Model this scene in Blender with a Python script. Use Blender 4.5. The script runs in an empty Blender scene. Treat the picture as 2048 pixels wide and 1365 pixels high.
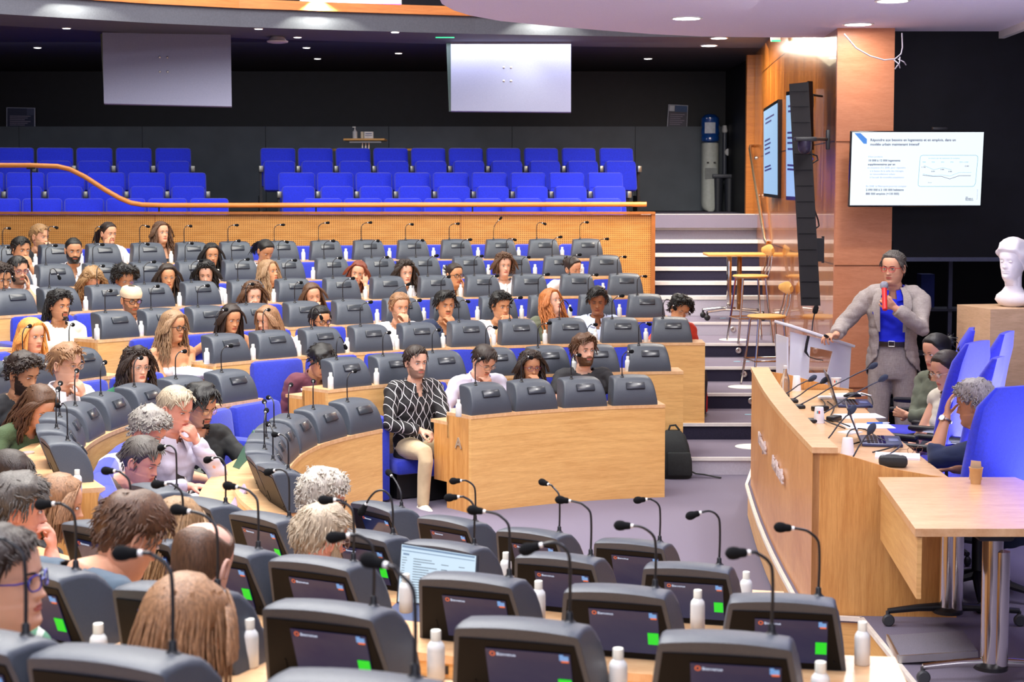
import bpy, bmesh, math, random
import numpy as np
from mathutils import Vector, Matrix, noise as mnoise

random.seed(7)
SC = bpy.context.scene
COL = SC.collection
PI = math.pi
R_ = math.radians

# ---------------------------------------------------------------- camera
FPX, THT, HORC = 3200.0, 0.067, 590.0        # focal length in px, tan(pitch), pixel row of the optical axis
TH = math.atan(THT)
ZC = 2.45
cam_d = bpy.data.cameras.new('camera')
cam = bpy.data.objects.new('camera', cam_d)
COL.objects.link(cam)
cam.location = (0, 0, ZC)
cam.rotation_euler = (PI / 2 - TH, 0, 0)
cam_d.sensor_width = 36
cam_d.lens = FPX / 2048 * 36
cam_d.shift_y = (HORC - 682.5) / 2048
cam_d.clip_end = 200
cam_d.dof.use_dof = True
cam_d.dof.focus_distance = 11.0
cam_d.dof.aperture_fstop = 5.6
SC.camera = cam

SC.view_settings.view_transform = 'Standard'
SC.view_settings.look = 'None'
SC.view_settings.gamma = 1
SC.view_settings.use_curve_mapping = False
SC.view_settings.exposure = 0.0
SC.cycles.max_bounces = 6
SC.cycles.diffuse_bounces = 3
SC.cycles.glossy_bounces = 3
SC.cycles.use_denoising = True

# ---------------------------------------------------------------- world (enclosed hall: a faint even fill from the unseen atrium)
W = bpy.data.worlds.new('world')
SC.world = W
W.use_nodes = True
W.node_tree.nodes['Background'].inputs[0].default_value = (0.80, 0.82, 1.0, 1)
W.node_tree.nodes['Background'].inputs[1].default_value = 0.62


def area(name, loc, size, power, col=(1, 1, 1), rot=(0, 0, 0), sy=None):
    l = bpy.data.lights.new(name, 'AREA')
    l.energy = power
    l.color = col
    l.shape = 'RECTANGLE'
    l.size = size
    l.size_y = sy or size
    o = bpy.data.objects.new(name, l)
    COL.objects.link(o)
    o.location = loc
    o.rotation_euler = rot
    return o


# the hall's ceiling lamps
area('atrium_lamp', (-2.0, 9.0, 7.2), 5.0, 1180, (1.0, 0.97, 0.92), sy=7)
area('atrium_lamp', (-1.2, 3.0, 6.5), 3.0, 420, (0.92, 0.90, 1.0), (R_(12), 0, 0), sy=2.5)
area('atrium_lamp', (-3.0, 14.6, 6.6), 7.0, 540, (1.0, 0.95, 0.86), (R_(-6), 0, 0), sy=2.5)
area('gallery_lamp', (-2.0, 19.3, 4.15), 11.0, 150, (0.88, 0.90, 1.0), (R_(15), 0, 0), sy=0.5)
area('stair_lamp', (2.2, 18.6, 4.1), 0.9, 130, (1.0, 0.90, 0.75), sy=1.8)
area('podium_lamp', (2.0, 10.8, 3.72), 1.6, 95, (1.0, 0.98, 0.98), (R_(0), R_(12), 0), sy=2.4)
area('podium_lamp', (2.6, 7.2, 3.7), 1.2, 60, (0.80, 0.78, 1.0), sy=1.2)


area('rear_fill', (1.5, -2.5, 3.4), 5.0, 95, (0.86, 0.84, 1.0), (R_(84), 0, 0), sy=1.6)  # added fill behind the camera, flatly lights whatever faces it
area('cherry_wall_washer', (2.35, 16.6, 4.05), .5, 16, (1.0, .84, .55), (0, R_(-38), 0), sy=5.5)
area('ceiling_fill', (3.2, 9.0, .9), 1.2, 85, (0.74, 0.74, 1.0), (R_(180), 0, 0), sy=2.5)  # added upward fill that brightens and cools the pale ceiling, not a fixture


# ---------------------------------------------------------------- pixel helpers (2048x1365 frame)
CT, ST = math.cos(TH), math.sin(TH)


def ray(px, py):
    u = (px - 1024) / FPX
    v = -(py - HORC) / FPX
    return Vector((u, CT + v * ST, -ST + v * CT))


def atz(px, py, z):
    d = ray(px, py)
    k = (z - ZC) / d.z
    return Vector((d.x * k, d.y * k, z))


def aty(px, py, y):
    d = ray(px, py)
    k = y / d.y
    return Vector((d.x * k, y, ZC + d.z * k))


# ---------------------------------------------------------------- seating geometry
CX, CY = 1.66, 9.56
DEVS = [.05, .1, .15, .22, .36, .53, .75, .8]


def lerp(a, b, t):
    return a + (b - a) * t


def smooth01(t):
    t = max(0, min(1, t))
    return t * t * (3 - 2 * t)


def rowR(i, phi):
    """radius of the front edge of row i (1..8) at angle phi (deg, from +Y towards -X)"""
    base = 3.02 + 0.97 * (i - 1)
    s = DEVS[max(0, min(7, i - 1))]
    p = max(0, phi)
    dev = s * (min(p, 70) / 45.0) ** 2 * (1 - smooth01((p - 66) / 50.0))
    dev -= 0.10 * smooth01((p - 95) / 30.0)
    dev += {1: -.07, 2: .11}.get(i, 0) * math.exp(-((p - 90) / 20.0) ** 2)
    return base + dev


def rowP(i, phi, off=0.0, z=0.0):
    """point on row i at angle phi, off metres outward (towards the users)"""
    a = R_(phi)
    r = rowR(i, phi) + off
    return Vector((CX - math.sin(a) * r, CY + math.cos(a) * r, z))


def tierz(i):
    return 0.15 * (i - 1)


def phi_of(p):
    return math.degrees(math.atan2(CX - p.x, p.y - CY)) % 360


def row_dir(i, phi):
    """unit vector from the user towards the hall centre, normal to the row curve"""
    a = rowP(i, phi - .5)
    b = rowP(i, phi + .5)
    t = (b - a).normalized()
    n = Vector((-t.y, t.x, 0))
    c = Vector((CX, CY, 0)) - rowP(i, phi)
    if n.dot(c) < 0:
        n = -n
    return n


def on_row(px, i, off, near=False):
    """ground-plan point on the view ray through column px that lies off metres behind row i"""
    best = None
    for k in range(200, 2100):
        Y = k * 0.01
        x = (px - 1024) / FPX * Y * 1.0
        p = Vector((x, Y, 0))
        ph = phi_of(p)
        if ph > 200:
            continue
        d = (p - Vector((CX, CY, 0))).length - (rowR(i, ph) + off)
        isnear = Y < CY - 1.2
        if isnear != near:
            continue
        if best is None or abs(d) < best[0]:
            best = (abs(d), Y)
    return best[1]


# ---------------------------------------------------------------- materials
MATS = {}


def nt_new(name):
    m = bpy.data.materials.new(name)
    m.use_nodes = True
    nt = m.node_tree
    return m, nt, nt.nodes['Principled BSDF']


def N(nt, t, **kw):
    n = nt.nodes.new(t)
    for k, v in kw.items():
        if k in n.inputs:
            n.inputs[k].default_value = v
        else:
            setattr(n, k, v)
    return n


def s2l(c):
    return tuple(((x / 255.0) / 12.92 if x / 255.0 <= .04045 else ((x / 255.0 + .055) / 1.055) ** 2.4) for x in c)


def ramp(nt, fac, c0, c1, p0=0.3, p1=0.7):
    r = nt.nodes.new('ShaderNodeValToRGB')
    r.color_ramp.elements[0].position = p0
    r.color_ramp.elements[0].color = (*c0, 1)
    r.color_ramp.elements[1].position = p1
    r.color_ramp.elements[1].color = (*c1, 1)
    nt.links.new(fac, r.inputs[0])
    return r.outputs[0]


def mat(name, rgb, rough=.6, metal=0., spec=.5, bump=0., bscale=60, var=0.08, vscale=20, coat=0., sheen=0., emit=None, estr=0., trans=0., alpha=1., stretch=None):
    """plain procedural material; rgb in sRGB 0-255"""
    if name in MATS:
        return MATS[name]
    m, nt, b = nt_new(name)
    c = s2l(rgb)
    b.inputs['Roughness'].default_value = rough
    b.inputs['Metallic'].default_value = metal
    b.inputs['Specular IOR Level'].default_value = spec
    b.inputs['Coat Weight'].default_value = coat
    b.inputs['Sheen Weight'].default_value = sheen
    b.inputs['Transmission Weight'].default_value = trans
    b.inputs['Alpha'].default_value = alpha
    if var > 0 or bump > 0:
        tc = N(nt, 'ShaderNodeTexCoord')
        mp = N(nt, 'ShaderNodeMapping')
        if stretch:
            mp.inputs['Scale'].default_value = stretch
        nt.links.new(tc.outputs['Object'], mp.inputs[0])
    if var > 0:
        n = N(nt, 'ShaderNodeTexNoise', Scale=vscale, Detail=3.0)
        nt.links.new(mp.outputs[0], n.inputs['Vector'])
        col = ramp(nt, n.outputs[0], tuple(x * (1 - var) for x in c), tuple(min(1, x * (1 + var)) for x in c))
        nt.links.new(col, b.inputs['Base Color'])
    else:
        b.inputs['Base Color'].default_value = (*c, 1)
    if bump > 0:
        n2 = N(nt, 'ShaderNodeTexNoise', Scale=bscale, Detail=4.0)
        nt.links.new(mp.outputs[0], n2.inputs['Vector'])
        bp = N(nt, 'ShaderNodeBump', Strength=bump, Distance=0.004)
        nt.links.new(n2.outputs[0], bp.inputs['Height'])
        nt.links.new(bp.outputs[0], b.inputs['Normal'])
    if emit:
        b.inputs['Base Color'].default_value = (*[x * .12 for x in c], 1)
        b.inputs['Emission Color'].default_value = (*s2l(emit), 1)
        b.inputs['Emission Strength'].default_value = estr
    MATS[name] = m
    return m


def wood(name, rgb, dark, scale=(1, 1, 14), rough=.38, coat=.15, axis='Z'):
    if name in MATS:
        return MATS[name]
    m, nt, b = nt_new(name)
    tc = N(nt, 'ShaderNodeTexCoord')
    mp = N(nt, 'ShaderNodeMapping')
    mp.inputs['Scale'].default_value = scale
    nt.links.new(tc.outputs['Object'], mp.inputs[0])
    n1 = N(nt, 'ShaderNodeTexNoise', Scale=1.6, Detail=6.0, Roughness=.6, Distortion=.6)
    n2 = N(nt, 'ShaderNodeTexNoise', Scale=9.0, Detail=5.0, Roughness=.7)
    nt.links.new(mp.outputs[0], n1.inputs['Vector'])
    nt.links.new(mp.outputs[0], n2.inputs['Vector'])
    mx = N(nt, 'ShaderNodeMath', operation='MULTIPLY_ADD')
    mx.inputs[1].default_value = .45
    nt.links.new(n2.outputs[0], mx.inputs[0])
    ml = N(nt, 'ShaderNodeMath', operation='MULTIPLY')
    ml.inputs[1].default_value = .55
    nt.links.new(n1.outputs[0], ml.inputs[0])
    nt.links.new(ml.outputs[0], mx.inputs[2])
    col = ramp(nt, mx.outputs[0], s2l(dark), s2l(rgb), .34, .62)
    nt.links.new(col, b.inputs['Base Color'])
    b.inputs['Roughness'].default_value = rough
    b.inputs['Coat Weight'].default_value = coat
    b.inputs['Coat Roughness'].default_value = .25
    MATS[name] = m
    return m


# ---------------------------------------------------------------- mesh builder
def tri_frame(d):
    d = d.normalized()
    up = Vector((0, 0, 1)) if abs(d.z) < .95 else Vector((0, 1, 0))
    a = d.cross(up).normalized()
    b = a.cross(d).normalized()
    return a, b


class MB:
    def __init__(s):
        s.v, s.f, s.m, s.sm = [], [], [], []

    def add(s, vs, fs, mi=0, smooth=False):
        o = len(s.v)
        s.v.extend([tuple(v) for v in vs])
        for f in fs:
            s.f.append(tuple(o + i for i in f))
            s.m.append(mi)
            s.sm.append(smooth)
        return s

    def box(s, c, d, rot=None, mi=0, bev=0.0):
        x, y, z = d[0] / 2, d[1] / 2, d[2] / 2
        if bev > 0:
            return s.rbox(c, d, bev, rot, mi)
        vs = [Vector((i * x, j * y, k * z)) for i in (-1, 1) for j in (-1, 1) for k in (-1, 1)]
        if rot is not None:
            vs = [rot @ v for v in vs]
        c = Vector(c)
        return s.add([v + c for v in vs], [(0, 1, 3, 2), (4, 6, 7, 5), (0, 4, 5, 1), (2, 3, 7, 6), (0, 2, 6, 4), (1, 5, 7, 3)], mi)

    def rbox(s, c, d, r, rot=None, mi=0, seg=2):
        """rounded box"""
        bm = bmesh.new()
        bmesh.ops.create_cube(bm, size=1)
        for v in bm.verts:
            v.co = Vector((v.co.x * d[0], v.co.y * d[1], v.co.z * d[2]))
        bmesh.ops.bevel(bm, geom=bm.edges[:], offset=min(r, min(d) * .49), segments=seg, profile=.5, affect='EDGES')
        c = Vector(c)
        vs = [(rot @ v.co if rot is not None else v.co) + c for v in bm.verts]
        fs = [[v.index for v in f.verts] for f in bm.faces]
        bm.free()
        return s.add(vs, fs, mi, True)

    def tube(s, pts, rad, n=8, mi=0, cap=True, flat=None, roundcap=False):
        pts = [Vector(p) for p in pts]
        if not isinstance(rad, (list, tuple)):
            rad = [rad] * len(pts)
        rad = list(rad)
        if roundcap:
            d0 = (pts[0] - pts[1]).normalized()
            d1 = (pts[-1] - pts[-2]).normalized()
            p0, r0, p1, r1 = pts[0], rad[0], pts[-1], rad[-1]
            pts = [p0 + d0 * r0 * .95, p0 + d0 * r0 * .7] + pts + [p1 + d1 * r1 * .7, p1 + d1 * r1 * .95]
            rad = [r0 * .3, r0 * .72] + rad + [r1 * .72, r1 * .3]
        a = None
        vs = []
        for i, p in enumerate(pts):
            d = (pts[min(i + 1, len(pts) - 1)] - pts[max(i - 1, 0)])
            if d.length < 1e-9:
                d = Vector((0, 0, 1))
            d.normalize()
            if a is None:
                a, b = tri_frame(d)
            else:
                a = (a - d * a.dot(d))
                if a.length < 1e-6:
                    a, b = tri_frame(d)
                a.normalize()
                b = a.cross(d)
            for k in range(n):
                t = 2 * PI * k / n
                off = a * math.cos(t) * rad[i] + b * math.sin(t) * rad[i]
                if flat:
                    off = Vector((off.x * flat[0], off.y * flat[1], off.z * flat[2]))
                vs.append(p + off)
        fs = []
        for i in range(len(pts) - 1):
            for k in range(n):
                k2 = (k + 1) % n
                fs.append((i * n + k, i * n + k2, (i + 1) * n + k2, (i + 1) * n + k))
        if cap:
            fs.append(tuple(range(n - 1, -1, -1)))
            fs.append(tuple((len(pts) - 1) * n + k for k in range(n)))
        return s.add(vs, fs, mi, True)

    def loft(s, rings, mi=0, cap=True, closed=True):
        """rings: lists of equal-length points"""
        n = len(rings[0])
        vs = [p for r in rings for p in r]
        fs = []
        for i in range(len(rings) - 1):
            for k in range(n if closed else n - 1):
                k2 = (k + 1) % n
                fs.append((i * n + k, i * n + k2, (i + 1) * n + k2, (i + 1) * n + k))
        if cap:
            fs.append(tuple(range(n - 1, -1, -1)))
            fs.append(tuple((len(rings) - 1) * n + k for k in range(n)))
        return s.add(vs, fs, mi, True)

    def lathe(s, prof, c=(0, 0, 0), n=20, mi=0, cap=True):
        c = Vector(c)
        rings = [[c + Vector((r * math.cos(2 * PI * k / n), r * math.sin(2 * PI * k / n), z)) for k in range(n)] for r, z in prof]
        return s.loft(rings, mi, cap)

    def prism(s, poly, z0, z1, mi=0):
        n = len(poly)
        vs = [(x, y, z0) for x, y in poly] + [(x, y, z1) for x, y in poly]
        fs = [tuple(range(n - 1, -1, -1)), tuple(range(n, 2 * n))] + [(k, (k + 1) % n, n + (k + 1) % n, n + k) for k in range(n)]
        return s.add(vs, fs, mi)

    def ell(s, c, r, rot=None, n=12, m=8, mi=0):
        vs, fs = [], []
        c = Vector(c)
        for j in range(1, m):
            ph = PI * j / m
            for k in range(n):
                t = 2 * PI * k / n
                v = Vector((r[0] * math.sin(ph) * math.cos(t), r[1] * math.sin(ph) * math.sin(t), r[2] * math.cos(ph)))
                vs.append((rot @ v if rot is not None else v) + c)
        top = Vector((0, 0, r[2]))
        vs += [(rot @ top if rot is not None else top) + c, (rot @ -top if rot is not None else -top) + c]
        for j in range(m - 2):
            for k in range(n):
                k2 = (k + 1) % n
                fs.append((j * n + k, (j + 1) * n + k, (j + 1) * n + k2, j * n + k2))
        T, B = (m - 1) * n, (m - 1) * n + 1
        for k in range(n):
            k2 = (k + 1) % n
            fs.append((T, k, k2))
            fs.append((B, (m - 2) * n + k2, (m - 2) * n + k))
        return s.add(vs, fs, mi, True)

    def mesh(s, name, mats, ang=40):
        me = bpy.data.meshes.new(name)
        me.from_pydata(s.v, [], s.f)
        for m in (mats if isinstance(mats, (list, tuple)) else [mats]):
            me.materials.append(m)
        me.polygons.foreach_set('material_index', s.m)
        me.polygons.foreach_set('use_smooth', s.sm)
        me.update()
        bm = bmesh.new()
        bm.from_mesh(me)
        bmesh.ops.recalc_face_normals(bm, faces=bm.faces)
        bm.to_mesh(me)
        bm.free()
        if any(s.sm):
            me.set_sharp_from_angle(angle=R_(ang))
        return me

    def build(s, name, mats, parent=None, loc=None, rot=None, ang=40):
        return link(name, s.mesh(name, mats, ang), parent, loc, rot)


def link(name, me, parent=None, loc=None, rot=None):
    o = bpy.data.objects.new(name, me)
    COL.objects.link(o)
    if parent:
        o.parent = parent
    if loc is not None:
        o.location = loc
    if rot is not None:
        o.rotation_euler = rot
    return o


USED = {}


def tag(o, label=None, cat=None, group=None, kind=None):
    if label:
        if label in USED:
            print('DUPLABEL', label)
        USED[label] = 1
        o['label'] = label
    if cat:
        o['category'] = cat
    if group:
        o['group'] = group
    if kind:
        o['kind'] = kind
    return o


def thing(name, label, cat, loc=(0, 0, 0), rz=0., group=None):
    o = bpy.data.objects.new(name, None)
    COL.objects.link(o)
    o.empty_display_size = .1
    o.location = loc
    o.rotation_euler = (0, 0, rz)
    return tag(o, label, cat, group)


def struct(name, mb, mats, ang=40):
    o = mb.build(name, mats, ang=ang)
    o['kind'] = 'structure'
    return o


def copy_tree(o, parent=None):
    c = o.copy()
    COL.objects.link(c)
    c.parent = parent
    for ch in list(o.children):
        copy_tree(ch, c)
    return c


def text_mesh(txt, size, name, m, extrude=0.0005, bold=False, align='LEFT', spacing=1.0):
    cu = bpy.data.curves.new(name, 'FONT')
    cu.body = txt
    cu.size = size
    cu.extrude = extrude
    cu.resolution_u = 2
    cu.align_x = align
    cu.space_character = spacing
    if bold:
        cu.offset = size * .02
    o = bpy.data.objects.new(name, cu)
    COL.objects.link(o)
    dg = bpy.context.evaluated_depsgraph_get()
    me = bpy.data.meshes.new_from_object(o.evaluated_get(dg))
    bpy.data.objects.remove(o)
    bpy.data.curves.remove(cu)
    me.materials.clear()
    me.materials.append(m)
    me.name = name
    return me


ORD = ['first', 'second', 'third', 'fourth', 'fifth', 'sixth', 'seventh', 'eighth', 'ninth', 'tenth', 'eleventh', 'twelfth', 'thirteenth', 'fourteenth', 'fifteenth']

# ================================================================ materials used everywhere
OAK = wood('oak_veneer', (242, 194, 122), (214, 158, 92), scale=(1.2, 1.2, 16))
OAKV = wood('oak_veneer_upright', (232, 172, 98), (198, 132, 64), scale=(16, 16, 1.0))
OAKTOP = wood('oak_top', (240, 196, 146), (214, 160, 108), scale=(3, 14, 3), rough=.3, coat=.3)
OAKPALE = wood('pale_oak', (222, 184, 144), (196, 156, 118), scale=(2, 2, 12), rough=.5)
DARKM = mat('black_plastic', (22, 22, 25), .45, bump=.1, bscale=300)
CHROME = mat('chrome', (200, 195, 190), .14, 1., var=0)
STEEL = mat('satin_steel', (205, 203, 200), .34, 1., var=.03)
WHITEP = mat('white_plastic', (238, 238, 236), .4, var=.02)
BLUE = mat('royal_blue_cloth', (22, 44, 214), .85, sheen=.25, bump=.35, bscale=260, var=.1, vscale=60)
BLUE2 = mat('violet_blue_cloth', (44, 48, 205), .85, sheen=.25, bump=.35, bscale=260, var=.1, vscale=60)
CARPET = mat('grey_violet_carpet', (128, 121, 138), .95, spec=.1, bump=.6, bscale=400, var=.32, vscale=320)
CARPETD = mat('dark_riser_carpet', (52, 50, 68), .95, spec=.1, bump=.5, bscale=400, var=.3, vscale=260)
PAPER = mat('white_paper', (240, 240, 240), .7, var=.01)
GREYL = mat('pale_riser', (190, 186, 200), .6, var=.06, vscale=90)


def perf_mat():
    """orange veneer with a square grid of small drilled holes"""
    m, nt, b = nt_new('perforated_veneer')
    tc = N(nt, 'ShaderNodeTexCoord')
    sep = N(nt, 'ShaderNodeSeparateXYZ')
    nt.links.new(tc.outputs['Object'], sep.inputs[0])
    holes = []
    for ax in ('X', 'Z'):
        a = N(nt, 'ShaderNodeMath', operation='MULTIPLY')
        a.inputs[1].default_value = 1 / .023
        nt.links.new(sep.outputs[ax], a.inputs[0])
        f = N(nt, 'ShaderNodeMath', operation='FRACT')
        nt.links.new(a.outputs[0], f.inputs[0])
        s_ = N(nt, 'ShaderNodeMath', operation='SUBTRACT')
        s_.inputs[1].default_value = .5
        nt.links.new(f.outputs[0], s_.inputs[0])
        q = N(nt, 'ShaderNodeMath', operation='POWER')
        q.inputs[1].default_value = 2
        ab = N(nt, 'ShaderNodeMath', operation='ABSOLUTE')
        nt.links.new(s_.outputs[0], ab.inputs[0])
        nt.links.new(ab.outputs[0], q.inputs[0])
        holes.append(q.outputs[0])
    ad = N(nt, 'ShaderNodeMath', operation='ADD')
    nt.links.new(holes[0], ad.inputs[0])
    nt.links.new(holes[1], ad.inputs[1])
    lt = N(nt, 'ShaderNodeMath', operation='LESS_THAN')
    lt.inputs[1].default_value = .075
    nt.links.new(ad.outputs[0], lt.inputs[0])
    mp = N(nt, 'ShaderNodeMapping')
    mp.inputs['Scale'].default_value = (2, 2, 12)
    nt.links.new(tc.outputs['Object'], mp.inputs[0])
    n1 = N(nt, 'ShaderNodeTexNoise', Scale=2.0, Detail=5.0)
    nt.links.new(mp.outputs[0], n1.inputs['Vector'])
    base = ramp(nt, n1.outputs[0], s2l((218, 148, 66)), s2l((238, 172, 90)))
    mx = N(nt, 'ShaderNodeMix', data_type='RGBA')
    nt.links.new(lt.outputs[0], mx.inputs['Factor'])
    nt.links.new(base, mx.inputs['A'])
    mx.inputs['B'].default_value = (*s2l((120, 66, 26)), 1)
    nt.links.new(mx.outputs['Result'], b.inputs['Base Color'])
    b.inputs['Roughness'].default_value = .5
    return m


def plank_mat():
    """glossy upright cherry veneer panels with thin joints"""
    m, nt, b = nt_new('glossy_cherry_panels')
    tc = N(nt, 'ShaderNodeTexCoord')
    mp = N(nt, 'ShaderNodeMapping')
    mp.inputs['Scale'].default_value = (3, 3, .5)
    nt.links.new(tc.outputs['Object'], mp.inputs[0])
    n1 = N(nt, 'ShaderNodeTexNoise', Scale=3.0, Detail=6.0, Distortion=.4)
    nt.links.new(mp.outputs[0], n1.inputs['Vector'])
    base = ramp(nt, n1.outputs[0], s2l((150, 78, 22)), s2l((208, 128, 52)), .3, .7)
    sep = N(nt, 'ShaderNodeSeparateXYZ')
    nt.links.new(tc.outputs['Object'], sep.inputs[0])
    prev = None
    for ax, sc, off in (('Y', 1 / .62, 0.0), ('Z', 1 / 1.033, -.742)):
        a = N(nt, 'ShaderNodeMath', operation='MULTIPLY_ADD')
        a.inputs[1].default_value = sc
        a.inputs[2].default_value = off + 20
        nt.links.new(sep.outputs[ax], a.inputs[0])
        f = N(nt, 'ShaderNodeMath', operation='FRACT')
        nt.links.new(a.outputs[0], f.inputs[0])
        lt = N(nt, 'ShaderNodeMath', operation='LESS_THAN')
        lt.inputs[1].default_value = .012
        nt.links.new(f.outputs[0], lt.inputs[0])
        if prev is None:
            prev = lt.outputs[0]
        else:
            mxx = N(nt, 'ShaderNodeMath', operation='MAXIMUM')
            nt.links.new(prev, mxx.inputs[0])
            nt.links.new(lt.outputs[0], mxx.inputs[1])
            prev = mxx.outputs[0]
    mx = N(nt, 'ShaderNodeMix', data_type='RGBA')
    nt.links.new(prev, mx.inputs['Factor'])
    nt.links.new(base, mx.inputs['A'])
    mx.inputs['B'].default_value = (*s2l((70, 34, 12)), 1)
    nt.links.new(mx.outputs['Result'], b.inputs['Base Color'])
    b.inputs['Roughness'].default_value = .22
    b.inputs['Coat Weight'].default_value = .5
    bp = N(nt, 'ShaderNodeBump', Strength=.08, Distance=.02)
    nt.links.new(n1.outputs[0], bp.inputs['Height'])
    nt.links.new(bp.outputs[0], b.inputs['Normal'])
    return m


PERF = perf_mat()
PLANK = plank_mat()
BROWN = mat('brown_edge_strip', (176, 104, 44), .5)
COLW = wood('salmon_cherry', (218, 144, 104), (200, 124, 84), scale=(2, 2, 10), rough=.5)
BLUEH = mat('shaded_blue_cloth', (34, 50, 176), .85, sheen=.25, bump=.35, bscale=260, var=.1, vscale=60)  # seat blue darkened: the shade on the hall seats is in the colour
NOSE = mat('pale_stair_nosing', (232, 228, 224), .45, var=.04)
BLACKW = mat('black_wall_paint', (14, 15, 22), .5, spec=.3, var=.2, vscale=8)
WAINS = mat('charcoal_panel', (74, 82, 90), .55, var=.12, vscale=3)
CEILW = mat('lilac_white_ceiling', (232, 226, 246), .8, bump=.5, bscale=120, var=.05, vscale=150)
CEILD = mat('dark_ceiling', (26, 22, 34), .7)
BULK = mat('slate_grey_bulkhead', (78, 80, 92), .8, var=.1, vscale=60)
EMW = mat('lamp_glass', (255, 255, 255), .5, var=0, emit=(255, 252, 245), estr=14)


# ================================================================ floors and tiers
m = MB()
m.add([(-16, -6, 0), (12, -6, 0), (12, 27, 0), (-16, 27, 0)], [(0, 1, 2, 3)])
struct('floor', m, CARPET)


def curve_pts(i, off=0.0):
    """plan outline of row i from the far right round the left to the near right"""
    pts = []
    r0 = rowP(i, 0, off)
    pts.append(Vector((3.35, r0.y, 0)))
    pts.append(Vector((2.4, r0.y, 0)))
    for k in range(0, 181, 3):
        pts.append(rowP(i, k, off))
    pts.append(Vector((1.76, pts[-1].y, 0)))
    return pts


for k in range(1, 9):
    if k >= 7:
        zt = 0.15 * k
        # only the near side goes on rising behind the camera side
        inner = [rowP(k + 1 if k < 8 else 8, a, 0 if k < 8 else .97) for a in range(96, 181, 3)]
        outer = [rowP(8, a, 0.6 + 0.97 * (k - 6)) for a in range(96, 181, 3)]
    else:
        zt = 0.15 * k
        inner = curve_pts(k + 1)
        outer = curve_pts(k + 2, .04) if k < 6 else curve_pts(8, .9)
    m = MB()
    n = len(inner)
    m.add([(p.x, p.y, zt) for p in inner] + [(p.x, p.y, zt) for p in outer], [(i, i + 1, n + i + 1, n + i) for i in range(n - 1)], 0)
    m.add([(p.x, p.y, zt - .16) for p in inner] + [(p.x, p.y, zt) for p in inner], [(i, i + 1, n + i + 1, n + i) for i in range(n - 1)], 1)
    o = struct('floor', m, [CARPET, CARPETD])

# stair nosings and riser panels between the rows and the cherry wall
rend = {1: 1.43, 2: 1.45, 3: 1.76, 4: 1.52, 5: 1.45, 6: 1.32, 7: 1.30}
tn = 1
for k in range(1, 7):
    Y = CY + rowR(k + 1, 0)
    m = MB()
    m.box((2.35, Y - .012, .15 * k - .012), (1.95, .03, .028))
    o = struct('trim_%d' % tn, m, NOSE)
    tn += 1
    m = MB()
    m.box((2.35, Y - .004, .15 * k - .088), (1.95, .012, .125))
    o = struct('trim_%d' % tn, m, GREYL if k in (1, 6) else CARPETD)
    tn += 1
for k in range(7, 14):
    z1 = 1.135 + .16 * (k - 7)
    z0 = .9 if k == 7 else z1 - .16
    Y = 19.3 + .3 * (k - 7)
    m = MB()
    m.box((2.45, Y + 1.0, (z1 + z0) / 2), (1.5, 2.0 if k < 13 else 3.0, z1 - z0), mi=0)
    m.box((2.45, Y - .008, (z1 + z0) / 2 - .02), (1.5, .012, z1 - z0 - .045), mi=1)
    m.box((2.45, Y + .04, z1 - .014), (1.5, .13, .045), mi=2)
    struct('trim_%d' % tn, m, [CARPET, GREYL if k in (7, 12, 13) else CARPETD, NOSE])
    tn += 1

# upper level floors (three seat rows and the gallery floor behind)
m = MB()
m.box((-5.7, 19.98, .7), (14.8, 1.15, 1.46))
m.box((-5.7, 20.95, .87), (14.8, .85, 1.76))
m.box((-5.7, 22.9, 1.05), (14.8, 3.1, 2.1))
m.box((2.6, 23.0, 1.05), (2.0, 2.9, 2.09))
struct('floor', m, mat('dark_carpet', (40, 40, 52), .95, var=.2, vscale=200))

# perforated wall behind the top row
m = MB()
m.box((-5.8, 19.32, 1.45), (14.98, .06, 1.35), mi=0)
for x in (1.70, ):
    m.box((x, 19.30, 1.45), (.045, .12, 1.40), mi=1)
m.box((-5.8, 19.30, 2.145), (15.04, .14, .03), mi=1)
for x in (-.62, -4.3, -8.0):
    m.box((x, 19.287, 1.45), (.006, .006, 1.35), mi=1)
struct('wall_tier', m, [PERF, BROWN])

# ================================================================ right hand side: cherry wall, column, black wall
def wx(y):
    return 1.83 + .065 * y


m = MB()
vs = []
ys = [13.41, 14.5, 15.5, 16.5, 17.5, 18.5, 19.5, 20.4, 21.3]
for y in ys:
    bow = .05 * math.sin(PI * (y - 13.4) / 7.9)
    for dx in (0, .12):
        for z in (0, 4.3):
            vs.append((wx(y) - bow + dx, y, z))
fs = []
for i in range(len(ys) - 1):
    a = i * 4
    fs += [(a, a + 4, a + 5, a + 1), (a + 2, a + 3, a + 7, a + 6), (a + 1, a + 5, a + 7, a + 3)]
fs += [(0, 1, 3, 2), tuple(len(vs) - 4 + q for q in (0, 2, 3, 1))]
m.add(vs, fs)
for i in range(len(m.sm)):
    m.sm[i] = True
struct('wall_right', m, PLANK, 60)
m = MB()
m.box((2.935, 13.39, 1.95), (.475, .04, 3.9), mi=0)
m.box((3.02, 13.55, 1.95), (.31, .28, 3.9), mi=0)
for z in (.77, 1.80, 2.833):
    m.box((2.935, 13.368, z), (.476, .006, .008), mi=1)
struct('wall_column', m, [COLW, mat('joint_brown', (120, 62, 30), .7)])
m = MB()
m.box((3.18, 21.4, 3.15), (.13, .10, 2.14))
struct('trim_%d' % tn, m, wood('cherry_jamb', (196, 120, 48), (160, 88, 30)))
tn += 1
m = MB()
m.box((5.4, 13.75, 3.4), (4.46, .2, 3.1))
struct('wall_stage', m, BLACKW)
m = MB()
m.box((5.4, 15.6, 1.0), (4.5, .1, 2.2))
m.box((3.2, 14.6, 1.0), (.08, 2.0, 2.0))
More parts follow.
